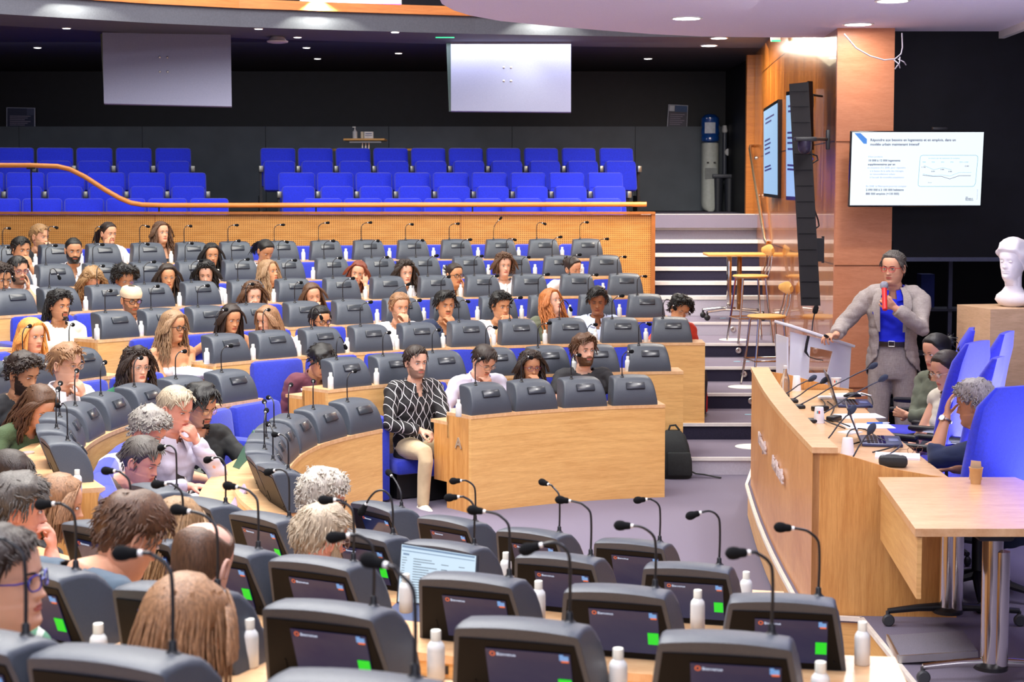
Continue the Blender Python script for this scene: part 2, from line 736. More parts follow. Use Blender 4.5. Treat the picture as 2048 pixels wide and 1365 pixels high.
struct('wall_recess', m, mat('recess_black', (8, 9, 14), .9))
m = MB()
m.box((5.4, 13.64, 1.84), (4.4, .03, .035))
struct('trim_%d' % tn, m, mat('dim_steel', (96, 100, 122), .4, .6))
tn += 1
m = MB()
m.box((3.28, 22.9, 3.1), (.1, 2.9, 2.2))
struct('wall_side', m, BLACKW)
m = MB()
m.box((-5, 24.4, 3.1), (17, .1, 2.3), mi=0)
struct('wall_far', m, BLACKW)
m = MB()
x = -13.0
while x < 3.2:
    m.box((x + .93, 24.28, 2.735), (1.85, .14, 1.27))
    x += 1.857
struct('wall_wainscot', m, WAINS)
# walls and ceiling out of the frame that close the hall
m = MB()
m.box((-13, 9, 4), (.2, 32, 9))
struct('wall_left', m, mat('left_wall', (120, 96, 84), .8))
m = MB()
m.box((8.2, 5, 4), (.2, 26, 9))
struct('wall_outer', m, mat('outer_wall', (50, 50, 62), .8))

# ceilings
m = MB()
edge = [atz(px, py, 3.77) for px, py in [(868, -24), (884, 8), (908, 21), (940, 31), (1000, 42), (1100, 52), (1200, 60.5), (1300, 68), (1400, 73), (1560, 75), (1800, 76), (2200, 77)]]
poly = [(p.x, p.y) for p in edge] + [(7.8, 14.0), (7.8, 2.5), (2.5, 2.5), (.9, 5.0), (-.1, 7.6), (-.5, 9.4)]
m = MB()
m.prism(poly, 3.77, 3.93)
struct('ceiling', m, CEILW)
m = MB()
a, b = atz(1990, 75, 3.74), atz(2060, 48, 3.74)
d = (b - a)
m.box(((a + b) / 2 + Vector((0, 0, 0))), (d.length, .05, .06), Matrix.Rotation(math.atan2(d.y, d.x), 3, 'Z'))
struct('trim_%d' % tn, m, WHITEP)
tn += 1
# ceiling bulkhead and the wooden parapet above it
bl = [atz(px, py, 4.2) for px, py in [(-140, 20), (0, 28), (150, 37), (300, 46), (480, 54), (700, 61), (950, 68), (1250, 73), (1500, 75)]]
bl.append(Vector((4.5, bl[-1].y, 4.2)))
bl.insert(0, Vector((-13, bl[0].y - .8, 4.2)))


def wall_strip(m, pts, z0, z1, th, mi=0):
    for a, b in zip(pts[:-1], pts[1:]):
        vs = [(a.x, a.y, z0), (b.x, b.y, z0), (b.x, b.y, z1), (a.x, a.y, z1), (a.x, a.y + th, z0), (b.x, b.y + th, z0), (b.x, b.y + th, z1), (a.x, a.y + th, z1)]
        m.add(vs, [(0, 1, 2, 3), (5, 4, 7, 6), (3, 2, 6, 7), (1, 0, 4, 5)], mi)


m = MB()
m.prism([(p.x, p.y + .1) for p in bl] + [(4.5, 24.6), (-13, 24.6)], 4.205, 4.29)
struct('ceiling', m, CEILD)
m = MB()
wall_strip(m, bl, 4.2, 4.40, 1.4)
struct('ceiling_bulkhead', m, BULK)
m = MB()
wp = [p + Vector((0, -.04, 0)) for p in bl]
wall_strip(m, wp, 4.40, 4.50, .12, 0)
struct('trim_%d' % tn, m, wood('parapet_cherry', (216, 138, 74), (186, 104, 52)))
tn += 1
m = MB()
wall_strip(m, [p + Vector((0, 1.4, 0)) for p in bl], 4.40, 8.0, .1)
struct('wall_upper', m, mat('upper_wall', (30, 26, 34), .9))
for px in (160, 640, 1085):
    p = aty(px, 20, 10)
    k = None
    for a, b in zip(bl[:-1], bl[1:]):
        ax, bx = 1024 + a.x / a.y * 3200, 1024 + b.x / b.y * 3200
        if ax <= px <= bx:
            t = (px - ax) / (bx - ax)
            k = a.lerp(b, t)
    l = bpy.data.lights.new('scallop_lamp', 'SPOT')
    l.energy = 80
    l.color = (1, 1, .78)
    l.spot_size = R_(125)
    l.spot_blend = .25
    l.shadow_soft_size = .02
    o = bpy.data.objects.new('scallop_lamp', l)
    COL.objects.link(o)
    o.location = (k.x, k.y - .10, 4.52)
    o.rotation_euler = (R_(12), 0, 0)
for px, py, e in ((1060, 100, 14), (1300, 117, 6)):
    p = atz(px, 84, 4.15)
    l = bpy.data.lights.new('ceiling_spot', 'SPOT')
    l.energy = 12
    l.color = (1, 1, .7)
    l.spot_size = R_(100)
    l.spot_blend = 1.0
    l.shadow_soft_size = .03
    o = bpy.data.objects.new('ceiling_spot', l)
    COL.objects.link(o)
    o.location = (p.x, 18.95, 4.16)
    o.rotation_euler = (R_(22), R_(10), 0)

# lamps
def downlight(px, py, z, r, lab, grp=None, sp=0):
    p = atz(px, py, z)
    t = thing('downlight', lab, 'light', (p.x, p.y, z), 0, grp)
    m = MB()
    m.lathe([(r, 0.0), (r * 1.15, 0.0), (r * 1.15, -.006), (r * .98, -.008), (r * .96, 0)], n=28)
    m.build('rim', WHITEP, t)
    m = MB()
    m.lathe([(r * .97, -.001), (r * .9, -.006), (r * .5, -.008)], n=28)
    m.build('diffuser', EMW, t)
    if sp:
        l = bpy.data.lights.new('downlight_lamp', 'AREA')
        l.shape = 'DISK'
        l.size = r * 1.8
        l.energy = sp
        l.color = (1, .96, .9)
        o = bpy.data.objects.new('downlight_lamp', l)
        COL.objects.link(o)
        o.location = (p.x, p.y, z - .02)
    return t


downlight(1373, 36, 3.77, .11, 'large round downlight in the pale ceiling, nearest its curved left edge', sp=20)
downlight(1716, 48, 3.77, .11, 'large round downlight in the pale ceiling above the standing speaker', sp=7)
downlight(1785, 1, 3.77, .11, 'large round downlight cut off by the top edge of the photo', sp=20)
downlight(1438, 76, 4.2, .095, 'round downlight in the dark ceiling just under the pale ceiling edge', sp=10)
downlight(1418, 91, 4.2, .095, 'round downlight in the dark ceiling above the stairs, second of the close pair', sp=10)
for q, (px, py, d) in enumerate([(133, 56, 'over the left blue seats, left of the big hanging panel'), (75, 95, 'furthest left of the small ones'), (517, 57, 'just right of the left hanging panel'), (595, 74, 'right of the smoke detector'), (613, 95, 'below the one beside the smoke detector'), (635, 117, 'lowest in the middle of the gallery'), (790, 64, 'left of the green exit sign'), (797, 106, 'left of the right hanging panel'), (1296, 117, 'brightest, right of the right hanging panel')]):
    downlight(px, py, 4.2, .045 if px != 1296 else .055, 'small ceiling spot ' + d, 'small ceiling spots of the gallery')
t = thing('led_light_box', 'bright pink and white light box on the upper parapet', 'light', atz(702, 12, 4.52))
m = MB()
m.box((0, 0, .045), (1.16, .08, .075), bev=.008)
m.build('housing', WHITEP, t)
m = MB()
m.box((0, -.045, .05), (1.1, .015, .05))
m.build('diffuser', mat('pink_white_glow', (255, 220, 255), .5, var=0, emit=(255, 226, 255), estr=5), t)
m = MB()
m.box((0, -.045, .012), (1.14, .016, .014))
m.build('light_strip', mat('magenta_glow', (255, 60, 240), .5, var=0, emit=(255, 70, 240), estr=4), t)

# ================================================================ desk terminals
THOUS = mat('terminal_grey', (68, 74, 84), .42, spec=.5, bump=.25, bscale=500, var=.08, vscale=200)
TGLOSS = mat('terminal_pod', (52, 56, 62), .22, spec=.6, var=.04)
TFACE = mat('terminal_black_face', (12, 12, 14), .45, spec=.12, var=.05)
FOAM = mat('black_foam', (24, 25, 27), .95, spec=.15, bump=.8, bscale=900)
STEM = mat('gooseneck_black', (30, 31, 34), .4)
SCRM = mat('screen_navy', (8, 10, 20), .09, spec=.42, var=0, emit=(22, 32, 74), estr=.75)
GRN = mat('screen_green', (0, 190, 20), .3, var=0, emit=(0, 205, 30), estr=1.1)
SCW = mat('screen_white', (230, 236, 255), .3, var=0, emit=(215, 228, 255), estr=1.0)
SCO = mat('screen_orange', (230, 110, 60), .3, var=0, emit=(240, 110, 50), estr=.9)
SCB = mat('screen_blue', (120, 170, 230), .3, var=0, emit=(120, 170, 230), estr=.8)

PROF = [(0, 0), (.002, .03), (-.003, .07), (-.014, .11), (-.032, .148), (-.055, .178), (-.082, .198), (-.115, .207), (-.165, .212), (-.215, .212), (-.226, .206), (-.222, .190), (-.150, 0)]


def thw(z):
    return .186 - .032 * (z / .21) ** 1.3


def housing_mesh():
    m = MB()
    rings = []
    xs = [-1, -.985, -.93, -.75, -.5, -.25, 0, .25, .5, .75, .93, .985, 1]
    for q in xs:
        ring = []
        inset = .014 if abs(q) == 1 else (.004 if abs(q) > .98 else 0)
        for (y, z) in PROF:
            hw = thw(z)
            arch = .010 * (1 - q * q) * (z / .21) ** 2
            yy = y + (-inset if y > -.12 else inset) * (1 if z > .03 else .5)
            zz = max(0, z + arch - (inset if z > .15 else 0))
            ring.append(Vector((q * hw, yy, zz)))
        rings.append(ring)
    m.loft(rings, 0)
    return m.mesh('housing', THOUS, 50)


def face_pt(x, h, off=0.0):
    """point on the leaning front face: h 0..1 from the bottom"""
    y = lerp(-.150, -.222, h)
    z = lerp(0.0, .190, h)
    n = Vector((0, -.19, -.072)).normalized()
    return Vector((x, y, z)) + n * off


def face_quad(m, x0, x1, h0, h1, off, mi=0, th=.002):
    a = [face_pt(x0, h0, off), face_pt(x1, h0, off), face_pt(x1, h1, off), face_pt(x0, h1, off)]
    b = [face_pt(x0, h0, off - th), face_pt(x1, h0, off - th), face_pt(x1, h1, off - th), face_pt(x0, h1, off - th)]
    m.add(a + b, [(0, 1, 2, 3), (7, 6, 5, 4), (0, 4, 5, 1), (1, 5, 6, 2), (2, 6, 7, 3), (3, 7, 4, 0)], mi)


me_house = housing_mesh()
m = MB()
rot = Matrix.Rotation(R_(-30), 3, 'X')
m.rbox((-.010, -.034, .148), (.152, .034, .058), .006, Matrix.Rotation(R_(30), 3, 'X'))
me_pod = m.mesh('pod', TGLOSS)
m = MB()
m.add([face_pt(x_, h_, o_) for o_ in (.002, -.004) for x_, h_ in ((-.172, .02), (.172, .02), (.142, .97), (-.142, .97))],
      [(0, 1, 2, 3), (7, 6, 5, 4), (0, 4, 5, 1), (1, 5, 6, 2), (2, 6, 7, 3), (3, 7, 4, 0)])
face_quad(m, -.115, -.111, .10, .38, .004, 0)
m.ell(face_pt(.150, .16, .004), (.003, .002, .003), n=8, m=6)
me_face = m.mesh('front_face', TFACE)
m = MB()
face_quad(m, -.078, .130, .13, .86, .005, 0)
me_scr = m.mesh('screen', SCRM)
m = MB()
face_quad(m, .096, .128, .30, .50, .0065, 0)
me_btn = m.mesh('button', GRN)
m = MB()
face_quad(m, .108, .116, .39, .46, .0075, 0)
face_quad(m, .101, .123, .335, .345, .0075, 0)
face_quad(m, .1105, .1135, .365, .39, .0075, 0)
me_bti = m.mesh('button_icon', SCW)
m = MB()
face_quad(m, .104, .126, .77, .83, .0065, 0)
face_quad(m, .104, .114, .79, .85, .0065, 0)
face_quad(m, .108, .126, .745, .765, .0065, 1)
me_lgo = m.mesh('corner_logo', [SCB, SCO])
m = MB()
for k in range(14):
    a0, a1 = 2 * PI * k / 14, 2 * PI * (k + 1) / 14
    c = face_pt(-.061, .80, .0065)
    ux, uz = Vector((1, 0, 0)), (face_pt(0, 1) - face_pt(0, 0)).normalized()
    q = [c + (ux * math.cos(a) + uz * math.sin(a)) * r for a, r in ((a0, .0045), (a1, .0045), (a1, .007), (a0, .007))]
    m.add(q, [(0, 1, 2, 3)], 0)
me_rng = m.mesh('round_icon', SCO)
txt = text_mesh('Bienvenue', .0115, 'screen_text', SCW, .0002)
Mf = Matrix(((1, 0, 0), tuple(v for v in (0, (face_pt(0, 1) - face_pt(0, 0)).normalized().y, Vector((0, -.19, -.072)).normalized().y)), tuple(v for v in (0, (face_pt(0, 1) - face_pt(0, 0)).normalized().z, Vector((0, -.19, -.072)).normalized().z)))).to_4x4()
txt.transform(Matrix.Translation(face_pt(-.051, .78, .0068)) @ Mf)


def mic_mesh(var, rng):
    """gooseneck microphone standing on the terminal top; user at -y, bends to the user's left (-x)"""
    ht = .150 + rng.uniform(-.015, .015)
    reach = .066 + rng.uniform(-.012, .012)
    yaw = rng.uniform(-.35, .35)
    tip = rng.uniform(-.012, .018)
    if var == 'droop':
        pts = [(0, 0, .02), (0, 0, .10), (-.01, 0, .15), (-.035, -.01, .175), (-.065, -.015, .17), (-.09, -.02, .145), (-.105, -.022, .12)]
    elif var == 'up':
        pts = [(0, 0, .02), (0, 0, .10), (-.008, 0, .15), (-.025, -.005, .185), (-.045, -.01, .21), (-.06, -.012, .225)]
    elif var == 'low':
        pts = [(0, 0, .02), (0, 0, .05), (-.015, 0, .08), (-.05, 0, .105), (-.09, 0, .125), (-.115, 0, .132)]
    else:
        pts = [(0, 0, .02), (0.002, 0, ht * .6), (0, 0, ht), (-.008, 0, ht + .02), (-.020, -.003, ht + .032), (-.036, -.006, ht + .040 + tip * .3), (-reach + .014, -.01, ht + .042 + tip * .7), (-reach, -.012, ht + .040 + tip)]
    Rz = Matrix.Rotation(yaw, 3, 'Z')
    pts = [Rz @ Vector(p) for p in pts]
    st = MB()
    st.lathe([(.0165, 0), (.0165, .004), (.011, .008), (.0085, .014), (.0085, .026), (.0055, .03)], n=12, mi=0)
    # smooth stem
    sp = []
    for i in range(len(pts) - 1):
        p0, p1, p2, p3 = pts[max(i - 1, 0)], pts[i], pts[i + 1], pts[min(i + 2, len(pts) - 1)]
        for t in (0, .25, .5, .75):
            sp.append(.5 * ((2 * p1) + (-p0 + p2) * t + (2 * p0 - 5 * p1 + 4 * p2 - p3) * t * t + (-p0 + 3 * p1 - 3 * p2 + p3) * t ** 3))
    sp.append(pts[-1])
    st.tube(sp, .0042, 7)
    me_s = st.mesh('gooseneck', STEM)
    d = (pts[-1] - pts[-2]).normalized()
    e = pts[-1]
    rg = MB()
    rg.tube([e - d * .002, e + d * .007], .0062, 10)
    me_r = rg.mesh('ring', WHITEP)
    hd = MB()
    hd.tube([e + d * .006, e + d * .010, e + d * .017, e + d * .022, e + d * .030, e + d * .040, e + d * .049, e + d * .055, e + d * .058], [.007, .0105, .0115, .0115, .0148, .0160, .0140, .0085, .003], 12)
    me_h = hd.mesh('foam_cap', FOAM)
    return me_s, me_r, me_h


rng = random.Random(3)
MICS = [mic_mesh('n', rng) for _ in range(7)]
MICX = {'droop': mic_mesh('droop', rng), 'up': mic_mesh('up', rng), 'low': mic_mesh('low', rng)}


def build_terminal(detail=True):
    t = thing('desk_terminal', None, 'desk terminal')
    link('housing', me_house, t)
    if detail:
        link('front_face', me_face, t)
        s = link('screen', me_scr, t)
        b = link('button', me_btn, s)
        s2 = link('screen_text', txt, s)
        link('corner_logo', me_lgo, s)
        link('round_icon', me_rng, s)
    else:
        link('front_face', me_face, t)
        link('pod', me_pod, t)
    return t


TERMN = {}


def put_terminal(p, n, label, group, near, var=None, rng=rng):
    """p: rear foot of the housing on the ledge; n: unit vector towards the hall centre"""
    t = build_terminal(near)
    t.location = p
    t.rotation_euler = (0, 0, math.atan2(-n.x, n.y))
    tag(t, label, None, group)
    ms = MICX[var] if var in MICX else MICS[rng.randrange(7)]
    mic = link('microphone', ms[0], t, (.104, -.115, .208))
    link('ring', ms[1], mic)
    link('foam_cap', ms[2], mic)
    if not near:
        mic.location = (.075, -.115, .210)
    return t


# ---------------------------------------------------------------- bottles
BOT = mat('milky_bottle', (232, 234, 230), .35, spec=.4, var=.03)
CAPM = mat('bottle_cap', (240, 240, 226), .5, var=.02)
m = MB()
m.lathe([(.0, 0), (.022, 0), (.0255, .004), (.0255, .055), (.0255, .098), (.0235, .110), (.0165, .120), (.0135, .124), (.0135, .128)], n=20)
me_bot = m.mesh('bottle_body', BOT, 60)
m = MB()
m.lathe([(.0148, .124), (.0148, .152), (.0138, .155), (.0, .155)], n=20)
me_cap = m.mesh('cap', CAPM, 50)
m = MB()
for k, (a, b_) in enumerate([(-.4, -.05), (-.25, .1), (0, .35)]):
    pts = [Vector((.0259 * math.sin(a + (b_ - a) * q / 6), -.0259 * math.cos(a + (b_ - a) * q / 6), .064 + .006 * math.sin(q * 1.3 + k))) for q in range(7)]
    m.tube(pts, .0009, 4)
me_blg = m.mesh('label_mark', mat('faded_red_print', (206, 120, 128), .6, var=0))


def put_bottle(p, label, group, rz=0., logo=False):
    t = bpy.data.objects.new('water_bottle', me_bot)
    COL.objects.link(t)
    t.location = p
    t.rotation_euler = (0, 0, rz)
    t.scale = (.9, .9, .83)
    tag(t, label, 'bottle', group)
    link('cap', me_cap, t)
    if logo:
        link('label_mark', me_blg, t)
    return t


# ---------------------------------------------------------------- hall seats
m = MB()
m.rbox((0, -.06, .60), (.50, .12, .56), .045, Matrix.Rotation(R_(8), 3, 'X'))
me_sb = m.mesh('backrest', BLUEH)
m = MB()
m.rbox((0, .22, .27), (.46, .48, .12), .035)
me_ss = m.mesh('seat', BLUEH)
m = MB()
m.rbox((0, .15, .34), (.13, .52, .66), .03)
me_sa = m.mesh('armrest', BLUEH)
m = MB()
m.box((0, .18, .11), (.36, .34, .20))
me_sp = m.mesh('base', DARKM)


def put_seat(p, n, label, group=None, arms=(0, 0), empty=True):
    """p on the tier floor at the backrest; n points to the hall centre (+y local)"""
    t = thing('hall_seat', label, 'seat', p, math.atan2(-n.x, n.y), group)
    link('backrest', me_sb, t)
    link('seat', me_ss, t)
    link('base', me_sp, t)
    if arms[0]:
        link('armrest', me_sa, t, (-.32, 0, 0))
    if arms[1]:
        link('armrest', me_sa, t, (.32, 0, 0))
    return t


# ================================================================ curved desks
def arc_pts(i, p0, p1, off):
    n = max(2, int(abs(p1 - p0) / 1.6))
    return [rowP(i, lerp(p0, p1, k / n), off) for k in range(n + 1)]


def strip_solid(m, i, p0, p1, o0, o1, z0, z1, mi=0, smooth=True):
    A = arc_pts(i, p0, p1, o0)
    B = arc_pts(i, p0, p1, o1)
    n = len(A)
    vs = [(p.x, p.y, z0) for p in A] + [(p.x, p.y, z1) for p in A] + [(p.x, p.y, z0) for p in B] + [(p.x, p.y, z1) for p in B]
    fs = []
    for k in range(n - 1):
        fs += [(k, k + 1, n + k + 1, n + k), (2 * n + k, 3 * n + k, 3 * n + k + 1, 2 * n + k + 1), (n + k, n + k + 1, 3 * n + k + 1, 3 * n + k), (k, 2 * n + k, 2 * n + k + 1, k + 1)]
    fs += [(0, n, 3 * n, 2 * n), (n - 1, 3 * n - 1, 4 * n - 1, 2 * n - 1)]
    m.add(vs, fs, mi, smooth)


LH = .74


def desk(i, p0, p1, label, letter=None, zoff=0., slots=False, e0=True, e1=True, ltr_phi=None):
    t = thing('curved_desk', label, 'desk', rowP(i, (p0 + p1) / 2, 0, tierz(i)))
    O = t.location
    z = tierz(i)

    def fin(m, nm, ma):
        for k in range(len(m.v)):
            v = m.v[k]
            m.v[k] = (v[0] - O.x, v[1] - O.y, v[2] - O.z)
        return m.build(nm, ma, t, ang=30)
    m = MB()
    strip_solid(m, i, p0, p1, 0.0, .03, z - .14 if i > 1 else z, z + LH - .025)
    fin(m, 'front_panel', OAK)
    m = MB()
    strip_solid(m, i, p0, p1, -.004, .30, z + LH - .025, z + LH)
    fin(m, 'ledge', OAKTOP)
    m = MB()
    strip_solid(m, i, p0, p1, .27, .295, z + LH - .20, z + LH - .026)
    fin(m, 'back_panel', OAK)
    m = MB()
    strip_solid(m, i, p0, p1, .29, .50, z + LH - .10, z + LH - .075)
    fin(m, 'writing_top', OAKTOP)
    for fl, pp in ((e0, p0), (e1, p1)):
        if not fl:
            continue
        dphi = math.degrees(.03 / rowR(i, pp)) * (1 if pp == p0 else -1)
        m = MB()
        strip_solid(m, i, pp, pp + dphi, .03, .30, z, z + LH - .025, 0, False)
        strip_solid(m, i, pp, pp + dphi, .30, .46, z + .2, z + LH - .10, 0, False)
        fin(m, 'end_panel', OAKV)
    if slots:
        k = p0 + 3.4
        sp = math.degrees(.48 / rowR(i, 150))
        while k < p1 - 2:
            m = MB()
            strip_solid(m, i, k, k + math.degrees(.05 / rowR(i, 150)), .296, .300, z + LH - .058, z + LH - .034, 0, False)
            fin(m, 'number_plate', DARKM)
            m = MB()
            strip_solid(m, i, k - .6, k + math.degrees(.24 / rowR(i, 150)), .296, .299, z + LH - .082, z + LH - .074, 0, False)
            fin(m, 'slot', DARKM)
            k += sp
    if letter:
        # letter on the end panel that faces the aisle
        pe = p1
        c = rowP(i, pe, .15)
        tdir = (rowP(i, pe, .15) - rowP(i, pe - 1, .15)).normalized()      # outward through the end panel
        me = text_mesh(letter, .115, 'row_letter', mat('brushed_letter', (196, 176, 150), .35, .4), .003, True, 'CENTER')
        radial = (rowP(i, pe, .4) - rowP(i, pe, 0)).normalized()
        xax = -radial if (Vector((0, 0, 1)).cross(tdir)).dot(-radial) > 0 else radial
        M4 = Matrix((xax, Vector((0, 0, 1)), tdir)).transposed().to_4x4()
        me.transform(M4)
        link('row_letter', me, t, c + tdir * .004 - O + Vector((0, 0, z + LH - .26)))
    return t


def P(px, py, i):
    return atz(px, py, tierz(i) + LH)


# right ends and aisle ends measured from the photograph
RE = {1: (1330, 809), 2: (1365, 741), 3: (1408, 684), 4: (1338, 634), 5: (1296, 590.5), 6: (1254, 551), 7: (1216, 517)}
phR = {}
for i, (a, b) in RE.items():
    p = P(a, b, i)
    phR[i] = math.degrees(math.asin(max(-1, min(1, (CX - p.x) / rowR(i, 5)))))
LEp = {1: 40.0, 2: 48.6, 3: 51.5, 4: 54.5, 5: 72, 6: 68, 7: 62}
SEC2 = {1: (56.5, 113.5), 2: (57.5, 109), 3: (61.5, 104), 4: (61.8, 100), 5: (74, 96)}
SEC3 = {1: (129.5, 170), 2: (124, 169.5), 3: (121, 174), 4: (118, 177), 5: (117, 178), 6: (117, 178)}
rowname = {1: 'front', 2: 'second', 3: 'third', 4: 'fourth', 5: 'fifth', 6: 'sixth', 7: 'top'}
for i in range(1, 8):
    desk(i, phR[i], LEp[i], 'pale oak curved desk, %s row of the far tiers facing the camera%s' % (rowname[i], {1: ', with letter A', 2: ', with letter B'}.get(i, '')), {1: 'A', 2: 'B', 3: 'C'}.get(i))
for i in range(1, 5):
    desk(i, SEC2[i][0], SEC2[i][1], 'pale oak curved desk, %s row of the left hand tiers beyond the aisle' % rowname[i], e0=True)
for i in range(1, 6):
    desk(i, SEC3[i][0], SEC3[i][1], 'oak desk under the near terminals, %s of the foreground rows' % rowname[i], slots=True)

# ---------------------------------------------------------------- terminals on the far rows: column of the housing centre (px)
FT = {
    1: [985, 1075, 1172, 1271],
    2: [707, 798, 895, 1000, 1102, 1199, 1300],
    3: [466, 558, 653, 749, 845, 943, 1043, 1141, 1245, 1345],
    4: [243, 333, 425, 520, 616, 711, 810, 905, 1000, 1097, 1196, 1293],
    5: [38, 128, 222, 315, 408, 500, 594, 688, 781, 876, 968, 1062, 1157, 1252],
    6: [30, 117, 210, 302, 393, 485, 578, 668, 762, 850, 940, 1030, 1121, 1212],
    7: [28, 118, 211, 300, 388, 475, 567, 655, 740, 828, 915, 1003, 1089, 1175],
}
DROOP = {(2, 707): 'droop', (4, 810): 'low', (5, 128): 'droop', (5, 38): 'droop', (3, 653): 'droop', (7, 1003): 'up', (3, 1043): None, (3, 1345): 'droop', (3, 1141): 'droop'}


def row_ground(i, px, off=0.0, near=False):
    Y = on_row(px, i, off, near)
    # refine on the real view ray (height of the ledge)
    z = tierz(i) + LH
    lo = None
    for k in range(-60, 61):
        y = Y + k * .01
        x = (px - 1024) / FPX * (y * CT - (z - ZC) * ST)
        p = Vector((x, y, z))
        d = abs((p.xy - Vector((CX, CY))).length - (rowR(i, phi_of(p)) + off))
        if lo is None or d < lo[0]:
            lo = (d, p)
    return lo[1]


TALL = []
for i, lst in FT.items():
    for k, px in enumerate(lst):
        p = row_ground(i, px)
        ph = phi_of(p)
        n = row_dir(i, ph)
        nr = len(lst) - k
        lab = 'grey desk terminal with gooseneck microphone, %s from the right end of the %s far row' % (ORD[nr - 1] if nr > 1 else 'nearest', rowname[i])
        if nr == 1:
            lab = 'grey desk terminal with gooseneck microphone at the right end of the %s far row' % rowname[i]
        t = put_terminal(p - n * .006, n, lab, 'terminals on the %s far row' % rowname[i], False, DROOP.get((i, px)))
        TALL.append((i, px, ph, t))
        # seat behind it
        q = rowP(i, ph, .93 if i < 7 else .66, tierz(i))
        put_seat(q, n, 'royal blue upholstered seat behind the %s terminal from the right, %s far row' % (ORD[nr - 1], rowname[i]), 'blue seats of the %s far row' % rowname[i], arms=(0, 0))

# left hand tiers
FL = {1: [57.5 + 7.6 * k for k in range(8)], 2: [60.5 + 6.2 * k for k in range(8)], 3: [65.2 + 5.0 * k for k in range(6)], 4: [65.2, 69.4, 73.6]}
FL[1] = [59.5, 67, 74.5, 82, 89.5, 97, 104.0, 110.0]
for i, lst in FL.items():
    for k, ph in enumerate(lst):
        p = rowP(i, ph, 0, tierz(i) + LH)
        n = row_dir(i, ph)
        put_terminal(p - n * .006, n, 'grey desk terminal, %s along from the aisle on the %s row of the left tiers' % (ORD[k], rowname[i]), 'terminals of the left tiers', False)
        q = rowP(i, ph, .93, tierz(i))
        put_seat(q, n, 'blue seat %s along from the aisle on the %s row of the left tiers' % (ORD[k], rowname[i]), 'blue seats of the left tiers', arms=(1, 1) if k == 0 else (0, 0))

# near terminals: pixel of the middle of the housing's top rear edge
NT = {
    1: [(800, 1006), (932, 1034), (1090, 1057), (1277, 1079)],
    2: [(290, 980), (402, 1006), (538, 1032), (742, 1066), (905, 1085), (1135, 1106), (1380, 1130)],
    3: [(165, 1062), (300, 1075), (470, 1093), (655, 1118), (960, 1149), (1245, 1171), (1565, 1193)],
    4: [(90, 1136), (385, 1168), (683, 1203), (1060, 1238), (1455, 1264)],
    5: [(-20, 1262), (272, 1293), (740, 1338)],
}
for i, lst in NT.items():
    for k, (px, py) in enumerate(lst):
        w = atz(px, py, tierz(i) + LH + .207)
        ph = phi_of(w)
        p = rowP(i, ph, 0, tierz(i) + LH)
        n = row_dir(i, ph)
        nr = len(lst) - k
        var = {(2, 742): 'droop', (1, 800): 'low'}.get((i, px))
        put_terminal(p - n * .006, n, 'terminal with lit screen, %s of the %s foreground row' % ('rightmost' if nr == 1 else ORD[nr - 1] + ' from right', rowname[i]), 'terminals of the %s foreground row' % rowname[i], True, var)

PLT = mat('plate_letters', (196, 190, 176), .6, var=0)


def plate_text(i, px, s_):
    best = min((abs(1024 + FPX * rowP(i, a / 20, .302).x / rowP(i, a / 20, .302).y - px), a / 20) for a in range(2360, 3560))
    p = rowP(i, best[1], .302, tierz(i) + LH - .052)
    n = -row_dir(i, best[1])
    xa = Vector((0, 0, 1)).cross(n)
    me = text_mesh(s_, .020, 'plate_letters', PLT, .0004, True, 'CENTER')
    me.transform(Matrix((xa, Vector((0, 0, 1)), n)).transposed().to_4x4())
    m = MB()
    M3 = Matrix((xa, Vector((0, 0, 1)), n)).transposed()
    m.box((0, 0, 0), (.06, .026, .004), M3)
    o = m.build('seat_number_plate', DARKM, None, p)
    tag(o, 'small black seat number plate reading %s on the foreground desk edge' % s_, 'plate')
    link('plate_letters', me, o, n * .0024 + Vector((0, 0, -.007)))


plate_text(4, 47, 'D04')
plate_text(3, 1215, 'C04')

# ---------------------------------------------------------------- bottles, ledge positions by column
FB = {
    1: [923], 2: [667, 758, 1150, 1257 ], 3: [419, 511, 602, 698, 797, 889, 990, 1092, 1192, 1293],
    4: [199, 287, 377, 757, 850, 957, 1045, 1141, 1240], 5: [175, 362, 453, 550, 733, 823, 923, 1013, 1207],
    6: [72, 438, 628, 890, 978, 1071, 1165], 7: [73, 165, 252, 344, 608, 693, 780, 868, 957, 1038, 1125],
}
for i, lst in FB.items():
    for k, px in enumerate(lst):
        p = row_ground(i, px)
        n = row_dir(i, phi_of(p))
        nr = len(lst) - k
        put_bottle(p - n * .035, 'white plastic water bottle, %s from the right on the %s far row desk' % (ORD[nr - 1], rowname[i]), 'white bottles on the %s far row' % rowname[i])
for q, (px, py, i) in enumerate([(157, 700, 3), (155, 944, 2)]):
    pass
NB = [(198, 1345, 4, 'between the two near left terminals, beside a foam microphone'), (155, 990, 2, 'on the desk end at the left, beside the blue seats'),
      (500, 1335, 4, 'tall in the foreground, right of the light brown haired woman'), (543, 1200, 3, 'right of the balding man, red mark on it'),
      (812, 1225, 3, 'behind the laptop, red mark on it'), (872, 1360, 4, 'in front of the big blurred microphone'), (1077, 1240, 3, 'right of the terminal with grey reflection'),
      (1395, 1260, 3, 'between the two right hand near terminals'), (1236, 1400, 4, 'cut off by the bottom edge, fourth from the right'), (1724, 1330, 3, 'at the right end of the oak desk'),
      (1640, 1430, 4, 'only its cap visible at the bottom right'), (462, 1090, 2, 'left of the third terminal in the second foreground row'), (330, 1150, 3, 'between the brown haired man and the balding man'),
      (1012, 1170, 2, 'right of the open laptop'), (1492, 1212, 2, 'only its cap over the right hand terminal'), (74, 1400, 5, 'at the bottom left corner')]
